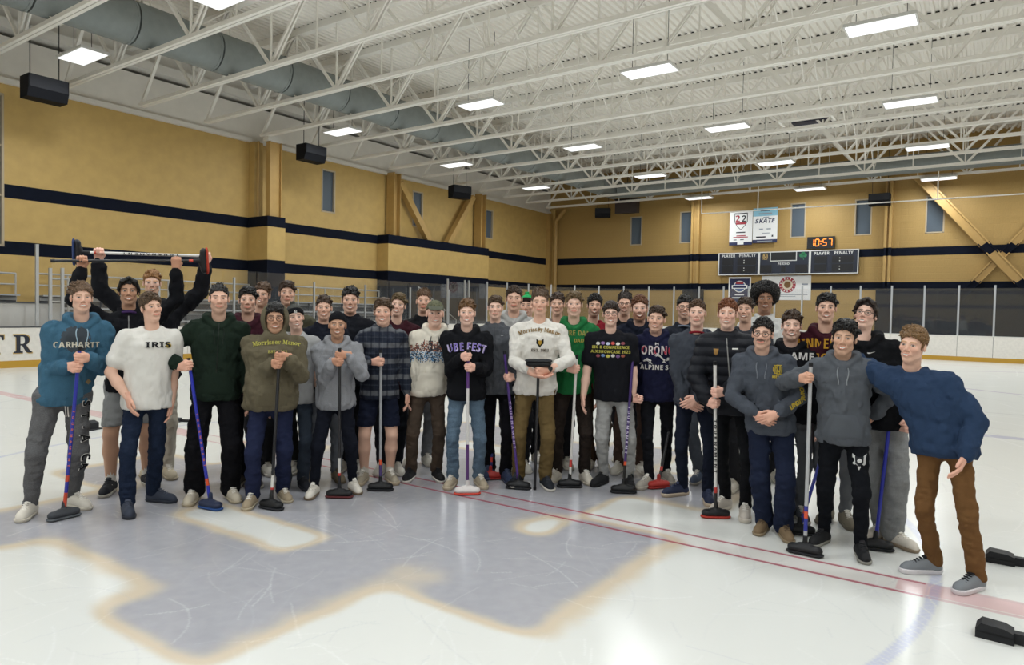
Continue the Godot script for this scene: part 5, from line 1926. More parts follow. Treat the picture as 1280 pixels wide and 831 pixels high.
# puts the person together from its surfaces
func person(s: Dictionary) -> Node3D:
	var k: float = s.k
	var o := thing("person", s.label, "person", s.at, s.turn, s.get("group", ""))
	var kind: String = s.top
	var fit: String = s.get("fit", "straight")
	var f: Field = s.field
	var N: Vector3 = s.N
	var P: Vector3 = s.P
	var hem: float = s.hem_y
	var ht: Transform3D = s.ht
	var feet: Array = s.feet
	var legs: Array = s.leg_pts
	var tm: Material = s.get("top_m", cloth(s.top_c, s.get("top_r", 0.92), s.get("top_fleck", 0.0)))
	var part_name: String = {"hoodie": "hoodie", "tee": "tee_shirt", "crew": "sweater", "zip": "zip_sweater", "puffer": "puffer_jacket", "flannel": "flannel_shirt"}[kind]
	var top := mesh_node(part_name, net_mesh(s.top_net), tm, o)
	var bm: Material = cloth(s.pants_c, 0.92, s.get("pants_fleck", 0.0))
	var pants := mesh_node("shorts" if fit == "shorts" else "trousers", net_mesh(s.pants_net), bm, o)
	if not mats.has("skin"):
		var smt := mat("skin", Color(1, 1, 1), 0.55, 0.0, 0.4)
		smt.vertex_color_use_as_albedo = true
	mesh_node("body", (s.hide as Hide).mesh(), mats["skin"], o)
	# hair and headwear
	var hst: String = s.hair
	if hst != "":
		var hm: Material = mat("hair_%s" % s.hair_c, hexc(s.hair_c), 0.5, 0.0, 0.45)
		if not (hm as StandardMaterial3D).albedo_texture:
			(hm as StandardMaterial3D).albedo_texture = noise_shared("hair_noise")
			(hm as StandardMaterial3D).uv1_triplanar = true
			(hm as StandardMaterial3D).uv1_scale = Vector3(8, 4, 8)
		var hv: float = s.get("hair_v", 1.0)
		var tt := Transform3D(ht.basis * Basis.from_scale(Vector3(s.get("hair_flip", 1.0) * hv, hv, hv)), ht.origin)
		var hn := mesh_node("hair", hairs[hst], hm, o, tt)
	if s.has("hat"):
		var hatm: Material = cloth(s.hat_c, 0.95)
		if s.has("hat_m"):
			hatm = s.hat_m
		var hat := mesh_node("cap" if s.hat == "cap" else "beanie", hairs[s.hat], hatm, o, ht)
		if s.has("brim_c"):
			mesh_node("peak" if s.hat == "cap" else "turn_up", hairs["cap_brim" if s.hat == "cap" else "beanie_brim"], cloth(s.brim_c, 0.95), hat)
		if s.get("hat_logo", false):
			monogram(hat, Vector3(0, 0.060, 0.093), 0.032, plain("e8e6e0", 0.8))
	if s.get("glasses", "") != "":
		var gm := plain(s.glasses, 0.35)
		var gl := mesh_node("glasses", mats["glasses"][2], gm, o, ht)
		for i in [0, 1]:
			mesh_node("lens_rim", mats["glasses"][i], gm, gl)
		for i in [3, 4]:
			mesh_node("temple", mats["glasses"][i], gm, gl)
	# shoes
	var sc: Dictionary = s.get("shoe", {})
	var sn: Array = shoes[sc.get("kind", "sneaker")]
	for i in 2:
		var toe: float = s.get("toes", [-0.25, 0.25])[i]
		var tf := Transform3D(Basis(Vector3.UP, toe) * Basis.from_scale(Vector3.ONE * k), feet[i])
		var sh := mesh_node("shoe", sn[0], plain(sc.get("c", "d8d3c8"), 0.75), o, tf)
		mesh_node("sole", sn[1], plain(sc.get("sole", "cfc9be"), 0.7), sh)
		mesh_node("laces", sn[2], plain(sc.get("lace", "e4e0d8"), 0.8), sh)
		if sc.has("stripe"):
			for sd in [-1.0, 1.0]:
				for q in 3:
					bar("stripe", plain(sc.stripe, 0.7), sh, Vector3(sd * 0.0385, 0.034, 0.055 - q * 0.020), Vector3(sd * 0.033, 0.078, 0.035 - q * 0.020), 0.006, 0.009)
		if s.has("socks") or fit == "jogger" or fit == "slim":
			var A: Vector3 = legs[i][2]
			var K: Vector3 = legs[i][1]
			var up := (K - A).normalized()
			bar("sock", cloth(s.get("socks", "3a3a3e"), 0.95), o, A - up * 0.04, A + up * (0.15 if fit == "shorts" else 0.07) * k, 0.082 * k, 0.088 * k, true)
	s["top_node"] = top
	s["pants_node"] = pants
	if s.get("strings", "") != "":
		for sg in [-1.0, 1.0]:
			var pts := PackedVector3Array()
			for q in 6:
				var v := f.hit(Vector3(N.x + sg * (0.034 + 0.006 * sin(q * 1.1)) * k, N.y - (0.055 + 0.026 * q) * k, 0.6), Vector3(0, 0, -1))
				pts.append(v + Vector3(0, 0, 0.004))
			mesh_node("drawstring", tube_mesh(pts, 0.0042, 6), plain(s.strings, 0.8), top)
	if kind == "hoodie" and s.get("pocket", true):
		var cx: float = lerpf(P.x, N.x, 0.15)
		var y0 := hem + 0.055 * k
		var pts := PackedVector2Array([Vector2(cx - 0.135 * k, y0), Vector2(cx, y0), Vector2(cx + 0.135 * k, y0), Vector2(cx + 0.135 * k, y0 + 0.07 * k), Vector2(cx + 0.085 * k, y0 + 0.19 * k), Vector2(cx, y0 + 0.19 * k), Vector2(cx - 0.085 * k, y0 + 0.19 * k), Vector2(cx - 0.135 * k, y0 + 0.07 * k)])
		chest_patch(f, top, "pocket", pts, Vector2(cx, y0 + 0.09 * k), 0.009, tm)
	if s.get("zip", "") != "":
		var pts := PackedVector3Array()
		var steps := 16 if s.get("zip_full", false) else 6
		for q in steps:
			var v := f.hit(Vector3(lerpf(N.x, P.x, q * 0.06), N.y - (0.02 + 0.036 * q) * k, 0.6), Vector3(0, 0, -1))
			pts.append(v + Vector3(0, 0, 0.001))
		mesh_node("zip", tube_mesh(pts, 0.005, 6), plain(s.zip, 0.5), top)
	if s.has("under_c"):
		var un := ring_pts(0.064 * k, 14)
		var ring := PackedVector3Array()
		for q in un:
			ring.append(N + Vector3(q.x, -0.006 * k + q.y * 0.35, q.y + 0.012))
		mesh_node("under_collar", tube_mesh(ring, 0.011 * k, 6, true), cloth(s.under_c, 0.95), o)
	return o

func noise_shared(key: String) -> NoiseTexture2D:
	if not mats.has(key):
		mats[key] = noise_tex(0.07, Color(0.28, 0.28, 0.28), Color(1, 1, 1), 256, 77)
	return mats[key]

func people_specs() -> Array:
	var p := []
	p.append({"id": "blue_hoodie", "label": "person in a teal blue hoodie and grey sweatpants resting both hands on a blue broom", "at": Vector3(-6.141, 0.000, -2.400), "turn": 1.1982, "h": 1.845, "hs": 0.935, "head": Vector3(0.194, 1.723, 0.020), "lean": Vector2(0.194, 0.0), "feet": [Vector3(-0.163, 0.000, 0.059), Vector3(0.163, 0.000, -0.059)], "arms": [{"to": Vector3(0.162, 1.182, 0.287), "hand": "grip", "rod": Vector3(0.080, 0.996, 0.039)}, {"to": Vector3(0.168, 1.258, 0.290), "hand": "grip", "rod": Vector3(0.080, 0.996, 0.039)}], "cell": 0.0150, "hy": 6, "hr": 1, "marks": [Vector2(0.158, 1.349), Vector2(0.153, 1.393)], "top": "hoodie", "top_c": "41677f", "pants_c": "6d6d6f", "pants_fleck": 0.25, "fit": "jogger", "skin": "e1b7a1", "hair": "side", "hair_c": "9e7b5c", "strings": "9db4c4", "shoe": {"c": "d6d0c4", "sole": "c9c2b4"}, "toes": [-0.3, 0.5], "hip": 1.1, "top_fleck": 0.1})
	p.append({"id": "black_zip", "label": "person in a black quarter-zip and grey shorts raising a black broom overhead", "at": Vector3(-6.398, 0.000, -3.121), "turn": 1.1170, "h": 1.920, "hs": 0.975, "head": Vector3(-0.008, 1.793, 0.020), "lean": Vector2(-0.008, 0.0), "feet": [Vector3(-0.159, 0.000, 0.082), Vector3(0.159, 0.000, -0.082)], "arms": [{"to": Vector3(-0.363, 2.044, 0.120), "hand": "grip", "rod": Vector3(1.000, 0.000, 0.000), "elbow": Vector3(-1.000, -0.350, 0.100)}, {"to": Vector3(0.368, 2.083, 0.120), "hand": "grip", "rod": Vector3(1.000, 0.000, 0.000), "elbow": Vector3(1.000, -0.350, 0.100)}], "cell": 0.0175, "hy": 0, "top": "zip", "top_c": "17181c", "pants_c": "8b8c8c", "fit": "shorts", "skin": "c59a7f", "hair": "curtain", "hair_c": "241f1a", "zip": "8a8a88", "under_c": "4a3562", "socks": "dcd9d2", "shoe": {"c": "22242b", "sole": "b9b4aa", "lace": "3a3c42", "stripe": "d5d2cb"}})
	p.append({"id": "strawberry", "label": "person with strawberry blond hair in a black hoodie lifting a white broom overhead", "at": Vector3(-6.696, 0.000, -3.545), "turn": 1.0839, "h": 2.007, "hs": 0.934, "head": Vector3(-0.061, 1.885, 0.020), "lean": Vector2(-0.061, 0.0), "feet": [Vector3(-0.084, 0.000, -0.107), Vector3(0.084, 0.000, 0.107)], "arms": [{"to": Vector3(-0.503, 2.151, 0.100), "hand": "grip", "rod": Vector3(1.000, 0.000, 0.000), "elbow": Vector3(-1.000, -0.500, -0.100)}, {"to": Vector3(0.410, 2.170, 0.100), "hand": "grip", "rod": Vector3(1.000, 0.000, 0.000), "elbow": Vector3(1.000, -0.500, -0.100)}], "cell": 0.0190, "hy": 0, "smile": 1, "top": "hoodie", "top_c": "1b1c20", "pants_c": "b9b2a4", "fit": "straight", "skin": "e9c2af", "hair": "short", "hair_c": "e3a668", "beard": 0.25, "shoe": {"c": "b4a993", "sole": "a89c86"}})
	p.append({"id": "white_tee", "label": "person with curly brown hair in a white tee with IRIS lettering and dark jeans", "at": Vector3(-5.704, 0.000, -2.899), "turn": 1.1006, "h": 1.771, "hs": 0.920, "head": Vector3(0.050, 1.651, 0.020), "lean": Vector2(0.050, 0.0), "feet": [Vector3(-0.111, 0.000, 0.153), Vector3(0.111, 0.000, -0.153)], "arms": [{"to": Vector3(-0.113, 0.933, 0.120), "hand": "relax", "rod": Vector3(0.300, 0.100, 1.000), "elbow": Vector3(-1.000, 0.000, -0.400), "point": Vector3(0.150, -1.000, 0.100)}, {"to": Vector3(0.201, 0.849, -0.020), "hand": "relax", "rod": Vector3(0.000, 0.000, 1.000)}], "cell": 0.0150, "hy": 22, "hr": 6, "hp": -6, "marks": [Vector2(0.102, 1.355), Vector2(0.177, 1.348)], "top": "tee", "top_c": "d8d6d0", "pants_c": "242f45", "fit": "straight", "skin": "e1b7a1", "hair": "curly", "hair_c": "85694e", "shoe": {"c": "343a48", "sole": "2c303a", "lace": "4a5060"}, "toes": [0.1, 0.9], "smile": 0, "pants_fleck": 0.25})
	p.append({"id": "green_zip", "label": "person in a dark green zip hoodie and wide black trousers holding a blue broom", "at": Vector3(-5.475, 0.000, -3.370), "turn": 1.0190, "h": 1.868, "hs": 0.979, "head": Vector3(0.042, 1.740, 0.020), "lean": Vector2(0.042, 0.0), "feet": [Vector3(-0.155, 0.000, -0.015), Vector3(0.155, 0.000, 0.015)], "arms": [{"to": Vector3(-0.180, 1.183, 0.170), "hand": "grip", "rod": Vector3(-0.142, 0.987, -0.081), "elbow": Vector3(-1.000, -0.400, -0.300)}, null], "cell": 0.0150, "hy": 2, "top": "hoodie", "top_c": "1c2820", "pants_c": "121216", "fit": "wide", "skin": "e1b7a1", "hair": "crop", "hair_c": "211d1a", "strings": "1a241d", "zip": "121a15", "zip_full": true, "beard": 0.18, "shoe": {"c": "c4bba9", "sole": "b3a892"}, "smile": 0})
	p.append({"id": "maroon_dark", "label": "person with thick dark hair in a maroon hoodie behind the dark green zip hoodie", "at": Vector3(-5.717, 0.000, -3.862), "turn": 0.9767, "h": 1.862, "hs": 0.968, "head": Vector3(0.001, 1.735, 0.020), "lean": Vector2(0.001, 0.0), "feet": [Vector3(-0.070, 0.000, -0.021), Vector3(0.070, 0.000, 0.021)], "arms": [null, null], "cell": 0.0175, "hy": -2, "top": "hoodie", "top_c": "3b1c26", "pants_c": "1c1d22", "fit": "straight", "skin": "e1b7a1", "hair": "mop", "hair_c": "201c1a", "beard": 0.12, "smile": 0, "hair_v": 0.94, "shoe": {"c": "6b655c"}})
	p.append({"id": "peeking", "label": "person with light brown hair peeking out behind the maroon hoodie", "at": Vector3(-5.995, 0.000, -4.212), "turn": 0.9583, "h": 1.918, "hs": 0.920, "head": Vector3(0.000, 1.797, 0.020), "lean": Vector2(0.000, 0.0), "feet": [Vector3(-0.061, 0.000, -0.017), Vector3(0.061, 0.000, 0.017)], "arms": [null, null], "cell": 0.0190, "hy": -14, "hr": -8, "top": "crew", "top_c": "6b5a48", "pants_c": "2b2c30", "skin": "e1b7a1", "hair": "short", "hair_c": "89684c", "smile": 1})
	p.append({"id": "khaki_hood", "label": "person with glasses and raised khaki hood holding a black broom in both hands", "at": Vector3(-5.060, 0.000, -3.627), "turn": 0.9488, "h": 1.713, "hs": 1.000, "head": Vector3(0.045, 1.582, 0.020), "lean": Vector2(0.045, 0.0), "feet": [Vector3(-0.133, 0.000, 0.066), Vector3(0.133, 0.000, -0.066)], "arms": [{"to": Vector3(0.076, 1.215, 0.297), "hand": "grip", "rod": Vector3(0.042, 0.996, 0.076)}, {"to": Vector3(0.079, 1.274, 0.302), "hand": "grip", "rod": Vector3(0.042, 0.996, 0.076)}], "cell": 0.0150, "hp": 0, "marks": [Vector2(0.060, 1.363), Vector2(0.067, 1.295)], "top": "hoodie", "top_c": "67604e", "pants_c": "222842", "fit": "straight", "skin": "c59a7f", "hair": "fringe", "hair_c": "201c1a", "hood_up": true, "glasses": "2a2422", "w": 1.16, "belly": 0.03, "beard": 0.1, "jaw": 1.12, "shoe": {"c": "9b8d76", "sole": "b5aa94", "stripe": "d8d2c4"}, "top_fleck": 0.1, "loose": 0.01})
	p.append({"id": "tall_olive", "label": "tall person with brown hair in a dark olive shirt behind the raised khaki hood", "at": Vector3(-5.735, 0.000, -4.517), "turn": 0.9036, "h": 1.941, "hs": 0.933, "head": Vector3(-0.165, 1.818, 0.020), "lean": Vector2(-0.165, 0.0), "feet": [Vector3(-0.078, 0.000, -0.017), Vector3(0.078, 0.000, 0.017)], "arms": [null, null], "cell": 0.0190, "hy": 4, "top": "crew", "top_c": "4c4b3d", "pants_c": "2a2a26", "skin": "e1b7a1", "hair": "mop", "hair_c": "624836", "smile": 0, "hair_v": 0.95})
	p.append({"id": "nd_beanie", "label": "person in a grey and black pompom beanie with a white monogram and a grey shirt", "at": Vector3(-5.269, 0.000, -4.058), "turn": 0.9146, "h": 1.706, "hs": 0.920, "head": Vector3(-0.005, 1.586, 0.020), "lean": Vector2(-0.005, 0.0), "feet": [Vector3(-0.088, 0.000, -0.006), Vector3(0.088, 0.000, 0.006)], "arms": [null, null], "cell": 0.0175, "hr": 8, "hy": 6, "top": "tee", "top_c": "a9aaab", "pants_c": "3c4552", "fit": "straight", "skin": "e9c2af", "hair": "", "hair_c": "4e3b2c", "hat": "pom_beanie", "hat_c": "4a4b48", "brim_c": "17181c", "hat_logo": true, "shoe": {"c": "20222a", "sole": "2a2c34", "lace": "3a3c42"}})
	p.append({"id": "navy_sweater", "label": "person with short brown hair in a dark navy quarter-zip and grey trousers with tan boots", "at": Vector3(-5.281, 0.000, -4.418), "turn": 0.8742, "h": 1.798, "hs": 0.920, "head": Vector3(-0.020, 1.677, 0.020), "lean": Vector2(-0.020, 0.0), "feet": [Vector3(-0.127, 0.000, 0.008), Vector3(0.127, 0.000, -0.008)], "arms": [null, null], "cell": 0.0175, "top": "zip", "top_c": "191c26", "pants_c": "6b7077", "fit": "straight", "skin": "e1b7a1", "hair": "short", "hair_c": "624733", "hair_v": 0.96, "shoe": {"kind": "boot", "c": "80735f", "sole": "6a5f4e", "lace": "5a5042"}})
	p.append({"id": "black_jacket", "label": "tall person with black hair in a black collared jacket behind the navy quarter-zip", "at": Vector3(-5.423, 0.000, -4.868), "turn": 0.8393, "h": 1.897, "hs": 1.050, "head": Vector3(-0.014, 1.759, 0.020), "lean": Vector2(-0.014, 0.0), "feet": [Vector3(-0.081, 0.000, -0.012), Vector3(0.081, 0.000, 0.012)], "arms": [null, null], "cell": 0.0190, "top": "zip", "top_c": "1c1e24", "pants_c": "1f2024", "skin": "e1b7a1", "hair": "short", "hair_c": "241d1a", "smile": 1})
	p.append({"id": "grey_hoodie_beanie", "label": "person in a light grey hoodie and black beanie holding a black broom upright", "at": Vector3(-4.847, 0.000, -4.168), "turn": 0.8605, "h": 1.648, "hs": 0.920, "head": Vector3(0.014, 1.528, 0.020), "lean": Vector2(0.014, 0.0), "feet": [Vector3(-0.182, 0.000, 0.051), Vector3(0.182, 0.000, -0.051)], "arms": [{"to": Vector3(0.035, 1.219, 0.286), "hand": "grip", "rod": Vector3(-0.009, 0.993, 0.119)}, {"to": Vector3(0.034, 1.274, 0.292), "hand": "grip", "rod": Vector3(-0.009, 0.993, 0.119)}], "cell": 0.0150, "top": "hoodie", "top_c": "93959a", "top_fleck": 0.12, "pants_c": "161923", "fit": "jogger", "skin": "c59a7f", "hair": "", "hair_c": "201c1a", "hat": "beanie", "hat_c": "15161a", "shoe": {"c": "d9d4ca", "sole": "7a6a58", "stripe": "2a2a2c"}, "beard": 0.12, "strings": "85878b", "socks": "1a1c24"})
	p.append({"id": "flannel", "label": "person in a navy and grey plaid flannel shirt and navy shorts holding a silver broom", "at": Vector3(-4.856, 0.000, -4.707), "turn": 0.8010, "h": 1.784, "hs": 1.039, "head": Vector3(0.036, 1.648, 0.020), "lean": Vector2(0.036, 0.0), "feet": [Vector3(-0.137, 0.000, 0.000), Vector3(0.137, 0.000, -0.000)], "arms": [{"to": Vector3(0.021, 1.190, 0.250), "hand": "grip", "rod": Vector3(-0.010, 0.998, -0.060), "elbow": Vector3(-1.000, -0.500, -0.200)}, null], "cell": 0.0150, "hy": -4, "top": "flannel", "top_c": "2a3040", "pants_c": "1a1f30", "fit": "shorts", "skin": "e1b7a1", "hair": "mop", "hair_c": "7a5d42", "hair_v": 0.94, "socks": "dcd8d0", "smile": 1, "flush": 0.6, "shoe": {"kind": "runner", "c": "a39a88", "sole": "b4a48c"}, "hem": -0.02, "plaid": true})
	p.append({"id": "maroon_sweater", "label": "person with tousled blond-brown hair in a maroon sweater leaning behind the plaid shirt", "at": Vector3(-5.035, 0.000, -5.052), "turn": 0.7837, "h": 1.844, "hs": 0.920, "head": Vector3(0.067, 1.724, 0.020), "lean": Vector2(0.067, 0.0), "feet": [Vector3(-0.085, 0.000, -0.008), Vector3(0.085, 0.000, 0.008)], "arms": [null, null], "cell": 0.0190, "hr": -8, "hy": -8, "top": "crew", "top_c": "35181f", "pants_c": "1f2228", "skin": "e9c2af", "hair": "mop", "hair_c": "977d54", "hair_v": 0.94, "smile": 1})
	p.append({"id": "black_behind_cap", "label": "person with swept brown hair in a black shirt behind the camouflage cap", "at": Vector3(-5.083, 0.000, -5.542), "turn": 0.7422, "h": 1.894, "hs": 0.935, "head": Vector3(0.028, 1.772, 0.020), "lean": Vector2(0.028, 0.0), "feet": [Vector3(-0.095, 0.000, -0.004), Vector3(0.095, 0.000, 0.004)], "arms": [null, null], "cell": 0.0190, "top": "zip", "top_c": "17181b", "pants_c": "75787c", "skin": "e1b7a1", "hair": "quiff", "hair_c": "8a6442", "beard": 0.25, "smile": 0})
	p.append({"id": "camo_cap", "label": "person in a camouflage cap and cream hoodie with a colourful village print", "at": Vector3(-4.582, 0.000, -5.076), "turn": 0.7344, "h": 1.781, "hs": 1.032, "head": Vector3(0.086, 1.646, 0.020), "lean": Vector2(0.086, 0.0), "feet": [Vector3(-0.138, 0.000, -0.006), Vector3(0.138, 0.000, 0.006)], "arms": [null, null], "cell": 0.0150, "hy": 2, "marks": [Vector2(0.069, 1.288)], "top": "hoodie", "top_c": "d6d0c2", "pants_c": "4a3f36", "fit": "straight", "skin": "e9c2af", "hair": "", "hair_c": "624e3d", "hat": "cap", "hat_c": "5d5e4e", "brim_c": "54564a", "camo": true, "strings": "1c1c20", "flush": 0.6, "shoe": {"c": "17171a", "sole": "d6d2ca", "lace": "222226"}})
	p.append({"id": "ube_hoodie", "label": "person in a black hoodie with purple UBE FEST lettering and light blue jeans", "at": Vector3(-4.094, 0.000, -5.132), "turn": 0.6733, "h": 1.784, "hs": 0.965, "head": Vector3(-0.016, 1.657, 0.020), "lean": Vector2(-0.016, 0.0), "feet": [Vector3(-0.138, 0.000, 0.017), Vector3(0.138, 0.000, -0.017)], "arms": [{"to": Vector3(0.001, 1.261, 0.290), "hand": "grip", "rod": Vector3(-0.012, 1.000, -0.010)}, {"to": Vector3(0.002, 1.163, 0.291), "hand": "grip", "rod": Vector3(-0.012, 1.000, -0.010)}], "cell": 0.0150, "marks": [Vector2(-0.015, 1.316)], "top": "hoodie", "top_c": "15161a", "pants_c": "6c8398", "pants_fleck": 0.3, "fit": "straight", "skin": "e9c2af", "hair": "short", "hair_c": "9c6f41", "smile": 1, "flush": 0.5, "shoe": {"kind": "runner", "c": "a79b86", "sole": "b5a993"}})
	p.append({"id": "grey_quarter_zip", "label": "person in a heather grey quarter-zip and black trousers holding a purple broom", "at": Vector3(-4.026, 0.000, -5.556), "turn": 0.6270, "h": 1.835, "hs": 0.920, "head": Vector3(-0.053, 1.714, 0.020), "lean": Vector2(-0.053, 0.0), "feet": [Vector3(-0.089, 0.000, -0.077), Vector3(0.089, 0.000, 0.077)], "arms": [null, {"to": Vector3(0.074, 1.052, 0.340), "hand": "grip", "rod": Vector3(-0.124, 0.992, -0.038), "elbow": Vector3(1.000, -0.500, -0.400)}], "cell": 0.0150, "marks": [Vector2(0.029, 1.446)], "top": "zip", "top_c": "5f6268", "top_fleck": 0.25, "pants_c": "141418", "fit": "straight", "skin": "e9c2af", "hair": "mop", "hair_c": "785d42", "hair_v": 0.92, "zip": "3c3e44", "shoe": {"c": "2b3550", "sole": "3a4258", "lace": "48506a"}, "smile": 0})
	p.append({"id": "grey_hoodie_tall", "label": "tall person with wavy brown hair in a pale grey hoodie behind the quarter-zip", "at": Vector3(-4.090, 0.000, -5.975), "turn": 0.6002, "h": 1.947, "hs": 1.038, "head": Vector3(-0.055, 1.811, 0.020), "lean": Vector2(-0.055, 0.0), "feet": [Vector3(-0.085, 0.000, 0.008), Vector3(0.085, 0.000, -0.008)], "arms": [null, null], "cell": 0.0175, "top": "hoodie", "top_c": "a5a5a3", "pants_c": "2a2b30", "skin": "e1b7a1", "hair": "curly", "hair_c": "644c36", "hair_v": 0.93, "smile": 0})
	p.append({"id": "green_beanie", "label": "person in a bright green pompom beanie half hidden behind the white long sleeve shirt", "at": Vector3(-4.238, 0.000, -6.460), "turn": 0.5806, "h": 1.871, "hs": 0.968, "head": Vector3(-0.064, 1.744, 0.020), "lean": Vector2(-0.064, 0.0), "feet": [Vector3(-0.081, 0.000, 0.010), Vector3(0.081, 0.000, -0.010)], "arms": [null, null], "cell": 0.0190, "hy": -8, "top": "crew", "top_c": "3a3c42", "pants_c": "22242a", "skin": "e1b7a1", "hair": "", "hair_c": "3b2b20", "hat": "pom_beanie", "hat_c": "2f9a5a", "brim_c": "2a1f1c", "smile": 1})
	p.append({"id": "white_long", "label": "person in a white long sleeve shirt with gold lettering holding a black broom upside down", "at": Vector3(-3.603, 0.000, -5.534), "turn": 0.5771, "h": 1.897, "hs": 0.989, "head": Vector3(0.043, 1.767, 0.020), "lean": Vector2(0.043, 0.0), "feet": [Vector3(-0.143, 0.000, -0.030), Vector3(0.143, 0.000, 0.030)], "arms": [{"to": Vector3(0.013, 1.105, 0.270), "hand": "relax", "rod": Vector3(0.200, -0.300, 1.000), "elbow": Vector3(-1.000, -0.500, -0.200), "point": Vector3(0.900, -0.200, 0.300)}, {"to": Vector3(0.041, 1.144, 0.289), "hand": "grip", "rod": Vector3(0.009, 0.990, 0.142), "elbow": Vector3(1.000, -0.500, -0.200)}], "cell": 0.0150, "marks": [Vector2(0.043, 1.469), Vector2(0.052, 1.391), Vector2(0.053, 1.353), Vector2(0.038, 1.529)], "top": "crew", "top_c": "dad7d0", "pants_c": "6b5a3a", "fit": "straight", "skin": "e1b7a1", "hair": "quiff", "hair_c": "7e6247", "smile": 0, "w": 1.06, "cuff": 0.3, "shoe": {"c": "20242c", "sole": "cfcac2", "lace": "3a3e46"}, "flush": 0.5})
	p.append({"id": "beside_green", "label": "person with brown hair in a grey top standing behind the green and white shirts", "at": Vector3(-3.813, 0.000, -6.400), "turn": 0.5373, "h": 1.887, "hs": 0.932, "head": Vector3(-0.058, 1.765, 0.020), "lean": Vector2(-0.058, 0.0), "feet": [Vector3(-0.078, 0.000, 0.012), Vector3(0.078, 0.000, -0.012)], "arms": [null, null], "cell": 0.0190, "hy": -3, "top": "crew", "top_c": "8d8a88", "pants_c": "2a2a2e", "skin": "e1b7a1", "hair": "short", "hair_c": "624936", "smile": 0})
	p.append({"id": "green_hoodie", "label": "person in a green hoodie with gold lettering and dark brown trousers holding a white broom", "at": Vector3(-3.414, 0.000, -5.953), "turn": 0.5207, "h": 1.888, "hs": 0.979, "head": Vector3(-0.001, 1.760, 0.020), "lean": Vector2(-0.001, 0.0), "feet": [Vector3(-0.151, 0.000, -0.007), Vector3(0.151, 0.000, 0.007)], "arms": [{"to": Vector3(0.030, 1.145, 0.270), "hand": "grip", "rod": Vector3(0.033, 0.999, 0.014), "elbow": Vector3(-1.000, -0.400, -0.300)}, null], "cell": 0.0150, "marks": [Vector2(0.016, 1.461), Vector2(0.052, 1.411)], "top": "hoodie", "top_c": "226a3c", "pants_c": "2d2622", "fit": "straight", "skin": "e9c2af", "hair": "mop", "hair_c": "997d54", "hair_v": 0.93, "smile": 0, "shoe": {"c": "c6bfb2", "sole": "b8b0a0"}, "pocket": false})
	p.append({"id": "red_shirt", "label": "person with dark curly hair and a beard in a red shirt", "at": Vector3(-3.484, 0.000, -6.625), "turn": 0.4841, "h": 1.878, "hs": 0.932, "head": Vector3(-0.056, 1.756, 0.020), "lean": Vector2(-0.056, 0.0), "feet": [Vector3(-0.077, 0.000, 0.017), Vector3(0.077, 0.000, -0.017)], "arms": [null, null], "cell": 0.0190, "hy": 4, "hr": -4, "top": "crew", "top_c": "7d1f2a", "pants_c": "4a3a2c", "skin": "e1b7a1", "hair": "curly", "hair_c": "241d1a", "beard": 0.45, "smile": 1})
	p.append({"id": "black_tee", "label": "person with round glasses and moustache in a black printed tee and light grey sweatpants", "at": Vector3(-2.970, 0.000, -6.053), "turn": 0.4562, "h": 1.794, "hs": 0.920, "head": Vector3(-0.079, 1.673, 0.020), "lean": Vector2(-0.079, 0.0), "feet": [Vector3(-0.139, 0.000, -0.046), Vector3(0.139, 0.000, 0.046)], "arms": [null, {"to": Vector3(0.118, 0.839, 0.130), "hand": "grip", "rod": Vector3(0.051, 0.989, -0.138), "elbow": Vector3(1.000, -0.200, -0.400)}], "cell": 0.0150, "marks": [Vector2(-0.075, 1.358), Vector2(-0.074, 1.316), Vector2(-0.076, 1.392), Vector2(-0.073, 1.274)], "top": "tee", "top_c": "17181d", "pants_c": "a6a7a6", "pants_fleck": 0.12, "fit": "jogger", "skin": "e9c2af", "hair": "fringe", "hair_c": "473327", "glasses": "26221f", "stache": 0.55, "beard_c": "7a5236", "smile": 1, "flush": 0.7, "socks": "1a1a1c", "shoe": {"kind": "boot", "c": "1d1d20", "sole": "17171a", "lace": "2a2a2c"}, "toes": [-0.5, 0.1], "w": 1.05})
	p.append({"id": "glasses_behind", "label": "person with glasses and a thin beard in a black shirt behind the ginger beard", "at": Vector3(-3.405, 0.000, -7.215), "turn": 0.4409, "h": 1.918, "hs": 1.002, "head": Vector3(-0.064, 1.786, 0.020), "lean": Vector2(-0.064, 0.0), "feet": [Vector3(-0.081, 0.000, 0.022), Vector3(0.081, 0.000, -0.022)], "arms": [null, null], "cell": 0.0190, "top": "crew", "top_c": "141417", "pants_c": "2a2a2e", "skin": "e1b7a1", "hair": "quiff", "hair_c": "413125", "beard": 0.4, "glasses": "3a3230", "smile": 1})
	p.append({"id": "ginger_beard", "label": "person with wavy ginger hair and beard in a dark navy hoodie", "at": Vector3(-3.116, 0.000, -6.689), "turn": 0.4360, "h": 1.872, "hs": 1.050, "head": Vector3(0.062, 1.734, 0.020), "lean": Vector2(0.062, 0.0), "feet": [Vector3(-0.125, 0.000, 0.033), Vector3(0.125, 0.000, -0.033)], "arms": [null, null], "cell": 0.0175, "top": "hoodie", "top_c": "191d2a", "pants_c": "54423a", "skin": "e9c2af", "hair": "curly", "hair_c": "9c623b", "beard": 0.75, "beard_c": "8a5330", "stache": 0.6, "smile": 1, "flush": 0.6, "hair_v": 0.96})
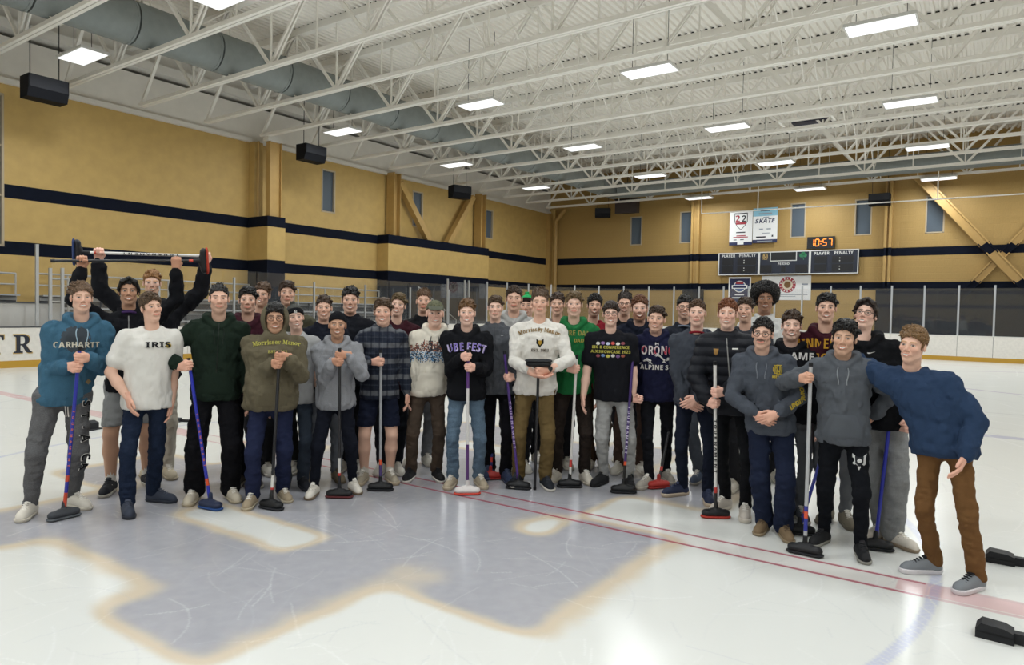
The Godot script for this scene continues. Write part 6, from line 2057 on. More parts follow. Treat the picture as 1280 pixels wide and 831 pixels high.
	p.append({"id": "ski_hoodie", "label": "person in a navy hoodie with red and white ski team lettering and black trousers", "at": Vector3(-2.680, 0.000, -6.393), "turn": 0.3970, "h": 1.768, "hs": 1.030, "head": Vector3(-0.047, 1.633, 0.020), "lean": Vector2(-0.047, 0.0), "feet": [Vector3(-0.100, 0.000, 0.161), Vector3(0.100, 0.000, -0.161)], "arms": [null, null], "cell": 0.0150, "hr": -4, "hy": -5, "marks": [Vector2(-0.027, 1.331), Vector2(-0.025, 1.245), Vector2(-0.023, 1.168), Vector2(-0.036, 1.392)], "top": "hoodie", "top_c": "1d1f38", "pants_c": "17181d", "fit": "slim", "skin": "e1b7a1", "hair": "mop", "hair_c": "5d422d", "hair_v": 0.9, "smile": 1, "shoe": {"kind": "runner", "c": "a59f95", "sole": "b8b0a2"}, "pocket": false, "toes": [-0.5, 0.3]})
	p.append({"id": "glasses_dark", "label": "person with black glasses in a dark open jacket behind the charcoal sweater", "at": Vector3(-2.350, 0.000, -6.829), "turn": 0.3314, "h": 1.871, "hs": 0.920, "head": Vector3(-0.246, 1.751, 0.020), "lean": Vector2(-0.246, 0.0), "feet": [Vector3(-0.070, 0.000, 0.061), Vector3(0.070, 0.000, -0.061)], "arms": [null, null], "cell": 0.0175, "hy": 6, "top": "zip", "top_c": "2b2f38", "pants_c": "4b5058", "skin": "e1b7a1", "hair": "short", "hair_c": "26211d", "glasses": "1d1b1c", "beard": 0.25, "smile": 1, "under_c": "7a8494", "shoe": {"c": "4a5568", "sole": "9a968e"}})
	p.append({"id": "charcoal_sweater", "label": "person in a charcoal sweater and navy trousers with hands clasped in front", "at": Vector3(-2.204, 0.000, -6.086), "turn": 0.3474, "h": 1.822, "hs": 0.947, "head": Vector3(-0.004, 1.698, 0.020), "lean": Vector2(-0.004, 0.0), "feet": [Vector3(-0.135, 0.000, -0.081), Vector3(0.135, 0.000, 0.081)], "arms": [{"to": Vector3(-0.083, 0.922, 0.170), "hand": "relax", "rod": Vector3(0.000, 1.000, 0.100), "elbow": Vector3(-1.000, -0.200, -0.500), "point": Vector3(0.800, -0.550, 0.100)}, {"to": Vector3(0.020, 0.954, 0.210), "hand": "relax", "rod": Vector3(0.000, 1.000, 0.100), "elbow": Vector3(1.000, -0.200, -0.500), "point": Vector3(-0.800, -0.600, 0.050)}], "cell": 0.0150, "hy": -3, "top": "crew", "top_c": "3d4149", "pants_c": "191e2c", "fit": "slim", "skin": "e9c2af", "hair": "curly", "hair_c": "7b583a", "hair_v": 0.9, "under_c": "7d1f2a", "smile": 0, "flush": 0.6, "shoe": {"kind": "runner", "c": "252c44", "sole": "b9a894", "lace": "39425c"}, "toes": [-0.9, 0.1]})
	p.append({"id": "puffer", "label": "person with curly ginger hair in a black puffer jacket holding a white broom", "at": Vector3(-1.759, 0.000, -5.853), "turn": 0.2920, "h": 1.820, "hs": 0.964, "head": Vector3(-0.094, 1.694, 0.020), "lean": Vector2(-0.094, 0.0), "feet": [Vector3(-0.091, 0.000, -0.088), Vector3(0.091, 0.000, 0.088)], "arms": [{"to": Vector3(-0.165, 0.964, 0.271), "hand": "grip", "rod": Vector3(-0.028, 0.995, 0.098), "elbow": Vector3(-1.000, -0.300, -0.300)}, {"to": Vector3(-0.168, 1.057, 0.280), "hand": "grip", "rod": Vector3(-0.028, 0.995, 0.098), "elbow": Vector3(1.000, -0.300, -0.300)}], "cell": 0.0150, "hy": -4, "marks": [Vector2(-0.175, 1.375), Vector2(-0.024, 1.407)], "top": "puffer", "top_c": "1a1c22", "top_r": 0.5, "pants_c": "141518", "fit": "slim", "skin": "e9c2af", "hair": "curly", "hair_c": "b0683d", "hair_v": 0.95, "zip": "8a8a88", "zip_full": true, "smile": 1, "flush": 0.8, "socks": "d6d2cc", "shoe": {"kind": "runner", "c": "bcb4aa", "sole": "c6beb2"}, "toes": [-0.5, 0.0]})
	p.append({"id": "half_hidden", "label": "person with wavy brown hair half hidden behind the black puffer jacket", "at": Vector3(-1.943, 0.000, -6.677), "turn": 0.2831, "h": 1.859, "hs": 0.920, "head": Vector3(-0.009, 1.738, 0.020), "lean": Vector2(-0.009, 0.0), "feet": [Vector3(-0.073, 0.000, 0.031), Vector3(0.073, 0.000, -0.031)], "arms": [null, null], "cell": 0.0190, "hy": -8, "top": "crew", "top_c": "3a3c42", "pants_c": "2b2c30", "skin": "e1b7a1", "hair": "mop", "hair_c": "624b38", "hair_v": 0.93, "beard": 0.2, "smile": 1})
	p.append({"id": "afro", "label": "tall person with a large black afro in a pale grey fleece", "at": Vector3(-1.844, 0.000, -7.244), "turn": 0.2493, "h": 1.991, "hs": 1.050, "head": Vector3(-0.074, 1.853, 0.020), "lean": Vector2(-0.074, 0.0), "feet": [Vector3(-0.084, 0.000, 0.039), Vector3(0.084, 0.000, -0.039)], "arms": [null, null], "cell": 0.0190, "hy": 4, "top": "zip", "top_c": "c3c4c2", "pants_c": "2b2c30", "skin": "9a735c", "hair": "afro", "hair_c": "201b19", "smile": 1, "flush": 0.1})
	p.append({"id": "nd_hoodie", "label": "person with glasses and a moustache in a slate hoodie with gold lettering and navy sweatpants", "at": Vector3(-1.339, 0.000, -5.489), "turn": 0.2393, "h": 1.665, "hs": 0.920, "head": Vector3(-0.122, 1.544, 0.020), "lean": Vector2(-0.122, 0.0), "feet": [Vector3(-0.081, 0.000, -0.047), Vector3(0.081, 0.000, 0.047)], "arms": [{"to": Vector3(-0.148, 0.951, 0.200), "hand": "relax", "rod": Vector3(0.000, 1.000, 0.100), "elbow": Vector3(-1.000, -0.200, -0.400), "point": Vector3(0.850, -0.500, 0.100)}, {"to": Vector3(-0.008, 0.965, 0.230), "hand": "relax", "rod": Vector3(0.000, 1.000, 0.100), "elbow": Vector3(1.000, -0.200, -0.400), "point": Vector3(-0.850, -0.500, 0.050)}], "cell": 0.0150, "hy": -6, "hr": -3, "marks": [Vector2(-0.007, 1.283), Vector2(-0.005, 1.235)], "top": "hoodie", "top_c": "4b5059", "top_fleck": 0.08, "pants_c": "1d2438", "fit": "wide", "skin": "e1b7a1", "hair": "curly", "hair_c": "28201c", "hair_v": 0.97, "glasses": "3a2c24", "stache": 0.75, "beard": 0.12, "smile": 0, "strings": "6f747c", "shoe": {"c": "75624a", "sole": "8a7a62", "lace": "5a4a38"}, "pocket": true})
	p.append({"id": "black_hoodie_round", "label": "person with brown hair in a black hoodie with white letters behind the slate hoodie", "at": Vector3(-1.306, -0.000, -6.011), "turn": 0.2140, "h": 1.728, "hs": 0.940, "head": Vector3(-0.066, 1.605, 0.020), "lean": Vector2(-0.066, 0.0), "feet": [Vector3(-0.052, 0.000, 0.026), Vector3(0.052, 0.000, -0.026)], "arms": [null, null], "cell": 0.0175, "hy": 3, "marks": [Vector2(0.024, 1.360)], "top": "hoodie", "top_c": "15161a", "pants_c": "5a5d62", "fit": "straight", "skin": "e9c2af", "hair": "short", "hair_c": "5d422d", "smile": 1, "jaw": 1.1, "w": 0.93, "beard": 0.15, "shoe": {"c": "4a4d52"}})
	p.append({"id": "maroon_mn", "label": "person with dark hair in a maroon hoodie with gold block lettering", "at": Vector3(-1.008, 0.000, -6.138), "turn": 0.1628, "h": 1.877, "hs": 0.924, "head": Vector3(-0.125, 1.756, 0.020), "lean": Vector2(-0.125, 0.0), "feet": [Vector3(-0.078, 0.000, -0.030), Vector3(0.078, 0.000, 0.030)], "arms": [null, null], "cell": 0.0175, "hy": 4, "marks": [Vector2(-0.130, 1.453), Vector2(-0.162, 1.361)], "top": "hoodie", "top_c": "371620", "pants_c": "6b6e72", "fit": "jogger", "skin": "e1b7a1", "hair": "mop", "hair_c": "241d1a", "hair_v": 0.95, "smile": 1, "socks": "dcd8d0", "shoe": {"c": "8a8272", "sole": "7a7264"}})
	p.append({"id": "grey_pullover", "label": "person with dark curly hair in a slate grey pullover hoodie gripping a silver broom", "at": Vector3(-0.853, 0.000, -5.422), "turn": 0.1561, "h": 1.661, "hs": 0.969, "head": Vector3(-0.024, 1.534, 0.020), "lean": Vector2(-0.024, 0.0), "feet": [Vector3(-0.134, 0.000, -0.097), Vector3(0.134, 0.000, 0.097)], "arms": [{"to": Vector3(-0.230, 1.246, 0.170), "hand": "grip", "rod": Vector3(-0.003, 0.999, -0.046), "elbow": Vector3(-1.000, -0.500, -0.200)}, {"to": Vector3(0.189, 0.957, -0.260), "hand": "relax", "rod": Vector3(0.000, 0.000, 1.000), "elbow": Vector3(1.000, 0.000, -0.400)}], "cell": 0.0150, "hy": -4, "hr": -4, "marks": [Vector2(0.098, 0.680)], "top": "hoodie", "top_c": "54585e", "pants_c": "121419", "fit": "jogger", "skin": "d5ac92", "hair": "mop", "hair_c": "211c1a", "smile": 1, "strings": "8a8e92", "beard": 0.1, "shoe": {"c": "17181b", "sole": "8a8880", "lace": "232327"}, "toes": [-0.4, 0.15], "pocket": true, "socks": "1a1b20"})
	p.append({"id": "tall_black", "label": "tall person with glasses in a black hoodie and light grey sweatpants beside the navy sweater", "at": Vector3(-0.597, 0.000, -5.852), "turn": 0.1016, "h": 1.825, "hs": 0.920, "head": Vector3(-0.203, 1.705, 0.020), "lean": Vector2(-0.203, 0.0), "feet": [Vector3(-0.061, 0.000, -0.057), Vector3(0.061, 0.000, 0.057)], "arms": [null, {"to": Vector3(-0.021, 0.899, 0.110), "hand": "grip", "rod": Vector3(0.069, 0.985, -0.160), "elbow": Vector3(1.000, -0.200, -0.400)}], "cell": 0.0175, "hr": -7, "hp": -12, "hy": -8, "marks": [Vector2(-0.155, 1.425)], "top": "hoodie", "top_c": "131417", "pants_c": "8f9192", "pants_fleck": 0.12, "fit": "wide", "skin": "e9c2af", "hair": "curtain", "hair_c": "3d2d24", "glasses": "4a3c36", "smile": 1, "flush": 0.6, "shoe": {"c": "cfc8bc", "sole": "8a7a66", "stripe": "1c1c1e"}, "toes": [-0.6, 0.8], "pocket": false})
	p.append({"id": "navy_lean", "label": "person leaning in a navy blue sweater and brown chinos with an arm round a neighbour", "at": Vector3(-0.190, 0.000, -5.210), "turn": -0.2079, "h": 1.720, "hs": 0.920, "head": Vector3(-0.244, 1.508, 0.020), "lean": Vector2(-0.244, 0.0), "feet": [Vector3(-0.144, 0.000, -0.053), Vector3(0.144, 0.000, 0.053)], "arms": [{"to": Vector3(-0.845, 1.414, -0.330), "hand": "relax", "rod": Vector3(0.100, 0.300, 0.900), "elbow": Vector3(0.000, -0.200, -1.000), "point": Vector3(-1.000, -0.100, 0.450)}, {"to": Vector3(0.101, 0.837, 0.150), "hand": "relax", "rod": Vector3(0.200, 0.000, 1.000), "elbow": Vector3(1.000, 0.000, -0.500)}], "cell": 0.0150, "hr": -7, "hy": -4, "necky": -0.092, "top": "crew", "top_c": "2a3b55", "pants_c": "6b4d2f", "fit": "straight", "skin": "e1b7a1", "hair": "side", "hair_c": "b08451", "smile": 1, "flush": 0.5, "shoe": {"kind": "runner", "c": "7c8186", "sole": "d9d5d8", "lace": "17181c"}, "toes": [-0.75, -0.3], "hipx": 0.04, "loose": 0.016, "hip": 0.95})
	return p

func broom_specs() -> Array:
	var b := []
	b.append({"a": Vector3(-5.889, 0.045, -2.378), "b": Vector3(-5.805, 1.327, -2.455), "seg": [[0.0, 1.0, "27309a"], [0.0, 0.09, "c2452c"], [0.16, 0.2, "c2452c"]], "head": "3a3d42", "pad": "565a5e", "text": "TOURNAMENT", "text_c": "d9744f", "yaw": 60, "label": "blue curling broom with orange lettering held by the teal hoodie", "flip": false})
	b.append({"a": Vector3(-5.259, 0.045, -3.219), "b": Vector3(-5.432, 1.232, -3.124), "seg": [[0.0, 1.0, "2a34a8"], [0.09, 0.14, "d6532f"]], "head": "27304a", "pad": "2c4a80", "text": "TOURNAMENT", "text_c": "d9744f", "yaw": -25, "label": "blue curling broom with a blue pad held by the dark green hoodie", "flip": false})
	b.append({"a": Vector3(-4.875, 0.045, -3.528), "b": Vector3(-4.766, 1.303, -3.515), "seg": [[0.0, 1.0, "1b1b1e"], [0.07, 0.16, "d8d6d2"], [0.06, 0.075, "c23a34"]], "head": "17181a", "pad": "232428", "text": "", "text_c": "ffffff", "yaw": -25, "label": "black curling broom with a white band held by the raised khaki hood", "flip": false})
	b.append({"a": Vector3(-4.706, 0.045, -4.108), "b": Vector3(-4.598, 1.324, -3.999), "seg": [[0.0, 1.0, "1b1b1e"], [0.09, 0.22, "d4d2ce"], [0.09, 0.11, "c23a34"]], "head": "1a1b1e", "pad": "5a2a2c", "text": "", "text_c": "ffffff", "yaw": 0, "label": "black curling broom with a white label held by the light grey hoodie", "flip": false})
	b.append({"a": Vector3(-4.603, 0.045, -4.508), "b": Vector3(-4.666, 1.287, -4.551), "seg": [[0.0, 1.0, "9a9ca0"], [0.0, 0.16, "45356a"], [0.12, 0.16, "d6532f"]], "head": "1a1b1e", "pad": "202124", "text": "", "text_c": "ffffff", "yaw": 0, "label": "silver curling broom with a black head held by the plaid shirt", "flip": false})
	b.append({"a": Vector3(-3.893, 0.045, -4.906), "b": Vector3(-3.913, 1.315, -4.906), "seg": [[0.0, 1.0, "d9d7d4"], [0.72, 1.0, "5a3478"], [0.0, 0.30, "56306e"]], "head": "d9d4d2", "pad": "c4483c", "text": "", "text_c": "ffffff", "yaw": 8, "label": "purple and white curling broom with a red head held by the UBE FEST hoodie", "flip": false})
	b.append({"a": Vector3(-3.642, 0.045, -5.367), "b": Vector3(-3.796, 1.290, -5.314), "seg": [[0.0, 1.0, "4a2f78"]], "head": "1a1b1e", "pad": "222326", "text": "TOURNAMENT", "text_c": "b8a8cc", "yaw": -12, "label": "purple curling broom leaning between the quarter-zip and the white shirt", "flip": false})
	b.append({"a": Vector3(-3.293, 0.045, -5.729), "b": Vector3(-3.249, 1.264, -5.734), "seg": [[0.0, 1.0, "dcdad6"], [0.09, 0.15, "c23a34"], [0.98, 1.0, "1a1a1c"]], "head": "1a1b1e", "pad": "202124", "text": "", "text_c": "ffffff", "yaw": 0, "label": "white curling broom with a red band held by the green hoodie", "flip": false})
	b.append({"a": Vector3(-2.795, 0.045, -5.871), "b": Vector3(-2.814, 1.254, -6.049), "seg": [[0.0, 1.0, "44306c"], [0.14, 0.17, "d6532f"], [0.0, 0.14, "1a1b1e"]], "head": "1a1b1e", "pad": "222326", "text": "TOURNAMENT", "text_c": "c9c2d8", "yaw": -4, "label": "purple curling broom with white lettering held by the black tee", "flip": false})
	b.append({"a": Vector3(-1.841, 0.045, -5.640), "b": Vector3(-1.840, 1.295, -5.512), "seg": [[0.0, 1.0, "dedcd8"], [0.10, 0.14, "c23a34"], [0.0, 0.1, "1a1b1e"]], "head": "1a1b1e", "pad": "a83a30", "text": "TOURNAMENT", "text_c": "1a1a1c", "yaw": 0, "label": "white curling broom with black lettering held by the puffer jacket", "flip": false})
	b.append({"a": Vector3(-1.043, 0.045, -5.165), "b": Vector3(-1.055, 1.345, -5.223), "seg": [[0.0, 1.0, "aeb0b2"], [0.06, 0.20, "2a3490"], [0.13, 0.17, "d6532f"]], "head": "1a1b1e", "pad": "222326", "text": "", "text_c": "ffffff", "yaw": -35, "label": "silver curling broom with a blue foot held by the slate pullover", "flip": false})
	b.append({"a": Vector3(-0.652, 0.045, -5.596), "b": Vector3(-0.603, 0.958, -5.750), "seg": [[0.0, 1.0, "2a34a0"]], "head": "1a1b1e", "pad": "222326", "text": "", "text_c": "ffffff", "yaw": -20, "label": "blue curling broom behind the slate pullover held by the tall black hoodie", "flip": false})
	b.append({"a": Vector3(-3.402, 1.250, -5.303), "b": Vector3(-3.505, 0.015, -5.441), "seg": [[0.0, 1.0, "1a1a1d"]], "head": "17181a", "pad": "202124", "text": "", "text_c": "ffffff", "yaw": 0, "label": "black curling broom held upside down by the white long sleeve shirt", "flip": true})
	b.append({"a": Vector3(-6.009, 2.097, -3.646), "b": Vector3(-6.540, 2.033, -2.556), "seg": [[0.0, 1.0, "1c1d22"], [0.06, 0.10, "d24a34"]], "head": "1a1b1e", "pad": "b0402f", "text": "", "text_c": "ffffff", "yaw": 0, "label": "black curling broom with a red pad raised overhead by the black quarter-zip", "flip": false, "over": true})
	b.append({"a": Vector3(-6.940, 2.147, -2.870), "b": Vector3(-6.433, 2.170, -3.829), "seg": [[0.0, 1.0, "dddbd8"], [0.05, 0.09, "1a1b1e"], [0.12, 0.15, "d24a34"]], "head": "1a1b22", "pad": "2c3c66", "text": "TOURNAMENT", "text_c": "1a1a1c", "yaw": 0, "label": "white curling broom with a blue pad raised overhead by the strawberry blond", "flip": false, "over": true})
	b.append({"a": Vector3(-2.606, 0.045, -6.252), "b": Vector3(-2.597, 0.824, -6.580), "seg": [[0.0, 1.0, "1e1f24"], [0.10, 0.15, "c83c30"]], "head": "a8322c", "pad": "8a2a26", "text": "", "text_c": "ffffff", "yaw": 20, "label": "dark curling broom with a red head standing behind the ski team hoodie", "flip": false})
	b.append({"a": Vector3(-4.071, 0.045, -5.497), "b": Vector3(-4.146, 0.854, -5.667), "seg": [[0.0, 1.0, "28306e"], [0.10, 0.16, "c83c30"]], "head": "a8322c", "pad": "8a2a26", "text": "", "text_c": "ffffff", "yaw": 10, "label": "navy curling broom with a red head standing behind the light blue jeans", "flip": false})
	b.append({"a": Vector3(-1.179, 0.045, -5.615), "b": Vector3(-1.078, 0.699, -6.040), "seg": [[0.0, 1.0, "2a349c"], [0.10, 0.16, "c83c30"]], "head": "17181a", "pad": "222326", "text": "", "text_c": "ffffff", "yaw": -10, "label": "blue curling broom standing behind the slate hoodie and navy sweatpants", "flip": false})
	return b

func people() -> void:
	make_templates()
	var specs := people_specs()
	var job := WorkerThreadPool.add_group_task(func(i: int) -> void: shape(specs[i]), specs.size(), 4, true)
	WorkerThreadPool.wait_for_group_task_completion(job)
	for s in specs:
		if s.get("plaid", false):
			s["top_m"] = plaid_material()
		if s.get("camo", false):
			s["hat_m"] = camo_material()
		person(s)
		decorate(s)
		s.clear()

func plaid_material() -> StandardMaterial3D:
	var im := Image.create(96, 96, false, Image.FORMAT_RGB8)
	for i in 96:
		for j in 96:
			var c := hexc("262b38")
			if j < 34:
				c = hexc("6c6f74") if j > 3 and j < 31 else hexc("4b4f57")
			elif j > 60 and j < 68:
				c = hexc("3a404c")
			if i % 48 < 9:
				c = c.lerp(hexc("171b26"), 0.55)
			elif i % 48 > 22 and i % 48 < 26:
				c = c.lerp(hexc("7d8086"), 0.25)
			if (i + j) % 4 < 2:
				c = c.darkened(0.08)
			im.set_pixel(i, j, c)
	var m := mat("plaid", Color(1, 1, 1), 0.92, 0.0, 0.25)
	m.albedo_texture = ImageTexture.create_from_image(im)
	m.uv1_triplanar = true
	m.uv1_scale = Vector3(6.6, 6.6, 6.6)
	return m

func camo_material() -> StandardMaterial3D:
	var m := mat("camo", Color(1, 1, 1), 0.9, 0.0, 0.25)
	var t := noise_tex(0.03, hexc("3e4234"), hexc("8a8a78"), 256, 5)
	var g := Gradient.new()
	g.interpolation_mode = Gradient.GRADIENT_INTERPOLATE_CONSTANT
	g.offsets = PackedFloat32Array([0.0, 0.42, 0.55, 0.68])
	g.colors = PackedColorArray([hexc("3c4033"), hexc("64664f"), hexc("86866f"), hexc("4b4a3a")])
	t.color_ramp = g
	m.albedo_texture = t
	m.uv1_triplanar = true
	m.uv1_scale = Vector3(5, 5, 5)
	return m

func disc(c: Vector2, r: float, n := 20, sy := 1.0) -> PackedVector2Array:
	return ring_pts(r, n, c, sy)

# cells of colour printed over a piece of the chest
func chest_cells(f: Field, o: Node3D, c: Vector2, size: Vector2, nx: int, ny: int, pick: Callable) -> void:
	var st := SurfaceTool.new()
	st.begin(Mesh.PRIMITIVE_TRIANGLES)
	var grid := []
	for j in ny + 1:
		var row := []
		for i in nx + 1:
			var q := c + Vector2((float(i) / nx - 0.5) * size.x, (float(j) / ny - 0.5) * size.y)
			var v := f.hit(Vector3(q.x, q.y, 0.6), Vector3(0, 0, -1))
			row.append(v + f.normal(v) * 0.003)
		grid.append(row)
	for j in ny:
		for i in nx:
			var k = pick.call((i + 0.5) / nx - 0.5, (j + 0.5) / ny - 0.5)
			if k == null:
				continue
			if absf(grid[j][i].z - grid[j + 1][i + 1].z) > 0.05:
				continue
			for v in [grid[j][i], grid[j + 1][i], grid[j + 1][i + 1], grid[j][i], grid[j + 1][i + 1], grid[j][i + 1]]:
				st.set_color((k as Color).srgb_to_linear())
				st.add_vertex(v)
	st.generate_normals()
	if not mats.has("print_cells"):
		mat("print_cells", Color(1, 1, 1), 0.85).vertex_color_use_as_albedo = true
	mesh_node("chest_print", st.commit(), mats["print_cells"], o)

func swoosh(f: Field, o: Node3D, c: Vector2, w: float, m: Material) -> void:
	var p := PackedVector2Array([c + Vector2(-0.5, 0.0) * w, c + Vector2(-0.36, -0.14) * w, c + Vector2(-0.1, -0.1) * w, c + Vector2(0.5, 0.18) * w, c + Vector2(-0.05, 0.0) * w, c + Vector2(-0.3, 0.02) * w])
	chest_patch(f, o, "emblem", p, c + Vector2(-0.2, -0.05) * w, 0.003, m)

func decorate(s: Dictionary) -> void:
	if not s.has("marks"):
		return
	var f: Field = s.field
	var o: Node3D = s.top_node
	var mk: Array = s.marks
	match s.id:
		"blue_hoodie":
			chest_patch(f, o, "emblem", disc(mk[1], 0.105), mk[1], 0.003, plain("3a4148", 0.9))
			chest_text(f, o, "CARHARTT", mk[0].x, mk[0].y, 0.046, plain("c3bfae", 0.9), false, 0.0, 1.0)
			var q: Vector3 = s.arm_pts[0][2]
			chest_patch(f, o, "patch", disc(mk[0] + Vector2(0.08, -0.30), 0.022, 4), mk[0] + Vector2(0.08, -0.30), 0.003, plain("8d7a58", 0.9))
			for sg in [-1.0, 1.0]:
				var pts := PackedVector3Array()
				for i in 5:
					var g: Field = s.field2
					var v := g.hit(Vector3(s.P.x + 0.02 + sg * 0.008 + 0.002 * i, s.hem_y + 0.03 - 0.03 * i, 0.6), Vector3(0, 0, -1))
					pts.append(v + Vector3(0, 0, 0.006))
				mesh_node("waist_cord", tube_mesh(pts, 0.005, 6), plain("dcd8d0", 0.9), s.pants_node)
			var f2: Field = s.field2
			var leg: Array = s.leg_pts[1]
			var i := 0
			for ch in ["S", "T", ".", "A", "C", "A"]:
				var c: Vector3 = (leg[0] as Vector3).lerp(leg[1], 0.08 + 0.22 * i) if i < 4 else (leg[1] as Vector3).lerp(leg[2], 0.1 + 0.2 * (i - 4))
				var p := f2.hit(c + Vector3(0.28, 0, 0.42), Vector3(-0.28, 0, -0.42).normalized())
				var n := f2.normal(p)
				var right := (Vector3(0, -1, 0) - n * Vector3(0, -1, 0).dot(n)).normalized()
				var b := Basis(right, n.cross(right), n)
				mesh_node("letter_edge", text_mesh(ch, 0.085, false, 0.003), plain("c9c7c2", 0.9), s.pants_node, Transform3D(b, p + n * 0.007))
				mesh_node("letter", text_mesh(ch, 0.072, false, 0.005), plain("17181a", 0.9), s.pants_node, Transform3D(b, p + n * 0.009))
				i += 1
		"white_tee":
			chest_text(f, o, "IRIS", mk[0].x, mk[0].y, 0.046, plain("1d1e22", 0.9), false, 0.0, 1.6)
			chest_patch(f, o, "emblem", disc(mk[1], 0.02), mk[1], 0.003, plain("b9a24a", 0.9))
		"khaki_hood":
			chest_text(f, o, "Morrissey Manor", mk[0].x, mk[0].y, 0.036, plain("b9b45c", 0.9), true, 0.02, 0.9)
			chest_text(f, o, "EST. 1953", mk[1].x, mk[1].y + 0.01, 0.024, plain("b9b45c", 0.9), true)
		"ube_hoodie":
			chest_text(f, o, "UBE FEST", mk[0].x, mk[0].y, 0.078, plain("c9c0e0", 0.9), false, 0.03, 0.78)
			chest_text(f, o, "UBE FEST", mk[0].x, mk[0].y, 0.078, plain("8474c2", 0.9), false, 0.03, 0.78, 0.0, Vector3(0.003, -0.003, 0.6))
		"white_long":
			chest_text(f, o, "Morrissey Manor", mk[0].x, mk[0].y, 0.038, plain("8a6a2a", 0.9), true, 0.045, 0.88)
			chest_patch(f, o, "emblem", PackedVector2Array([mk[1] + Vector2(-0.035, 0.04), mk[1] + Vector2(0.035, 0.04), mk[1] + Vector2(0.035, -0.005), mk[1] + Vector2(0, -0.045), mk[1] + Vector2(-0.035, -0.005)]), mk[1], 0.003, plain("1d1a14", 0.9))
			chest_patch(f, o, "emblem", PackedVector2Array([mk[1] + Vector2(-0.012, 0.025), mk[1] + Vector2(0.012, 0.025), mk[1] + Vector2(0.02, 0.0), mk[1] + Vector2(0, -0.025), mk[1] + Vector2(-0.02, 0.0)]), mk[1], 0.006, plain("b08e36", 0.9))
			chest_text(f, o, "EST. 1953", mk[2].x, mk[2].y - 0.03, 0.026, plain("4a3a22", 0.9), true)
			chest_text(f, o, "H", mk[3].x, mk[3].y, 0.018, plain("9a9a98", 0.9), false, 0.0, 1.6)
			# wrist watch
			var w: Array = s.arm_pts[1]
			var d: Vector3 = ((w[1] as Vector3) - (w[2] as Vector3)).normalized()
			var c: Vector3 = (w[2] as Vector3) + d * 0.03
			bar("watch_strap", plain("1b1b1e", 0.6), o.get_parent(), c - d * 0.012, c + d * 0.012, 0.068, 0.062, true)
			var fw := c + Vector3(0.012, 0.012, 0.032)
			mesh_node("watch_face", unit_cyl, plain("26282c", 0.25), o.get_parent(), Transform3D(Basis(Vector3.RIGHT, PI / 2) * Basis.from_scale(Vector3(0.042, 0.012, 0.042)), fw))
		"green_hoodie":
			chest_text(f, o, "NOTRE DAME", mk[0].x, mk[0].y, 0.052, plain("8f8a4a", 0.9), false, 0.02, 0.85)
			chest_text(f, o, "DAD", mk[1].x, mk[1].y, 0.036, plain("a89a4a", 0.9))
		"black_tee":
			chest_text(f, o, "BIG B CONFERENCE", mk[0].x, mk[0].y, 0.028, plain("b9b254", 0.9))
			chest_text(f, o, "ALX SHOWCASE 2023", mk[1].x, mk[1].y, 0.028, plain("b9b254", 0.9))
			var cs := ["c9c6c0", "8a6aa0", "b8c0d8", "b04a44", "d6d2cc", "8a4a52", "6a86b0", "b9b254", "c9c6c0", "7a5a8a", "9a5a4a"]
			for r in 2:
				for i in 6:
					var c: Vector2 = mk[2 + r] + Vector2((i - 2.5) * 0.047, 0.005 * (i % 2))
					chest_patch(f, o, "emblem", disc(c, 0.020, 7, 0.8), c, 0.003, plain(cs[(i + r * 5) % 11], 0.9))
		"ski_hoodie":
			chest_text(f, o, "ORONO", mk[0].x, mk[0].y, 0.088, plain("d6d0d0", 0.9), false, 0.0, 0.72)
			chest_text(f, o, "ORONO", mk[0].x, mk[0].y, 0.080, plain("b03248", 0.9), false, 0.0, 0.78, 0.0, Vector3(0, 0, 0.6))
			chest_text(f, o, "ALPINE SKI", mk[2].x, mk[2].y, 0.046, plain("d8d6d2", 0.9))
			chest_text(f, o, "H", mk[3].x, mk[3].y, 0.026, plain("d8d6d2", 0.9), false, 0.0, 1.7)
			var pk := [Vector2(-0.17, -0.05), Vector2(-0.1, 0.005), Vector2(-0.07, -0.015), Vector2(0.0, 0.055), Vector2(0.06, -0.005), Vector2(0.1, 0.015), Vector2(0.17, -0.05)]
			for i in 6:
				var a: Vector2 = mk[1] + pk[i]
				var b: Vector2 = mk[1] + pk[i + 1]
				var va := f.hit(Vector3(a.x, a.y, 0.6), Vector3(0, 0, -1)) + Vector3(0, 0, 0.002)
				var vb := f.hit(Vector3(b.x, b.y, 0.6), Vector3(0, 0, -1)) + Vector3(0, 0, 0.002)
				bar("mountain_line", plain("d8d6d2", 0.9), o, va, vb, 0.014, 0.006)
				chest_patch(f, o, "snow_patch", PackedVector2Array([b, b + Vector2(-0.02, -0.03), b + Vector2(0.0, -0.022), b + Vector2(0.025, -0.035)]), b + Vector2(0, -0.015), 0.003, plain("d8d6d2", 0.9))
		"puffer":
			chest_patch(f, o, "emblem", PackedVector2Array([mk[0] + Vector2(-0.022, 0.028), mk[0] + Vector2(0.022, 0.028), mk[0] + Vector2(0.018, -0.01), mk[0] + Vector2(0, -0.028), mk[0] + Vector2(-0.018, -0.01)]), mk[0], 0.004, plain("96723f", 0.9))
			chest_patch(f, o, "label", PackedVector2Array([mk[1] + Vector2(-0.024, 0.006), mk[1] + Vector2(0.024, 0.006), mk[1] + Vector2(0.024, -0.006), mk[1] + Vector2(-0.024, -0.006)]), mk[1], 0.004, plain("d0cec8", 0.9))
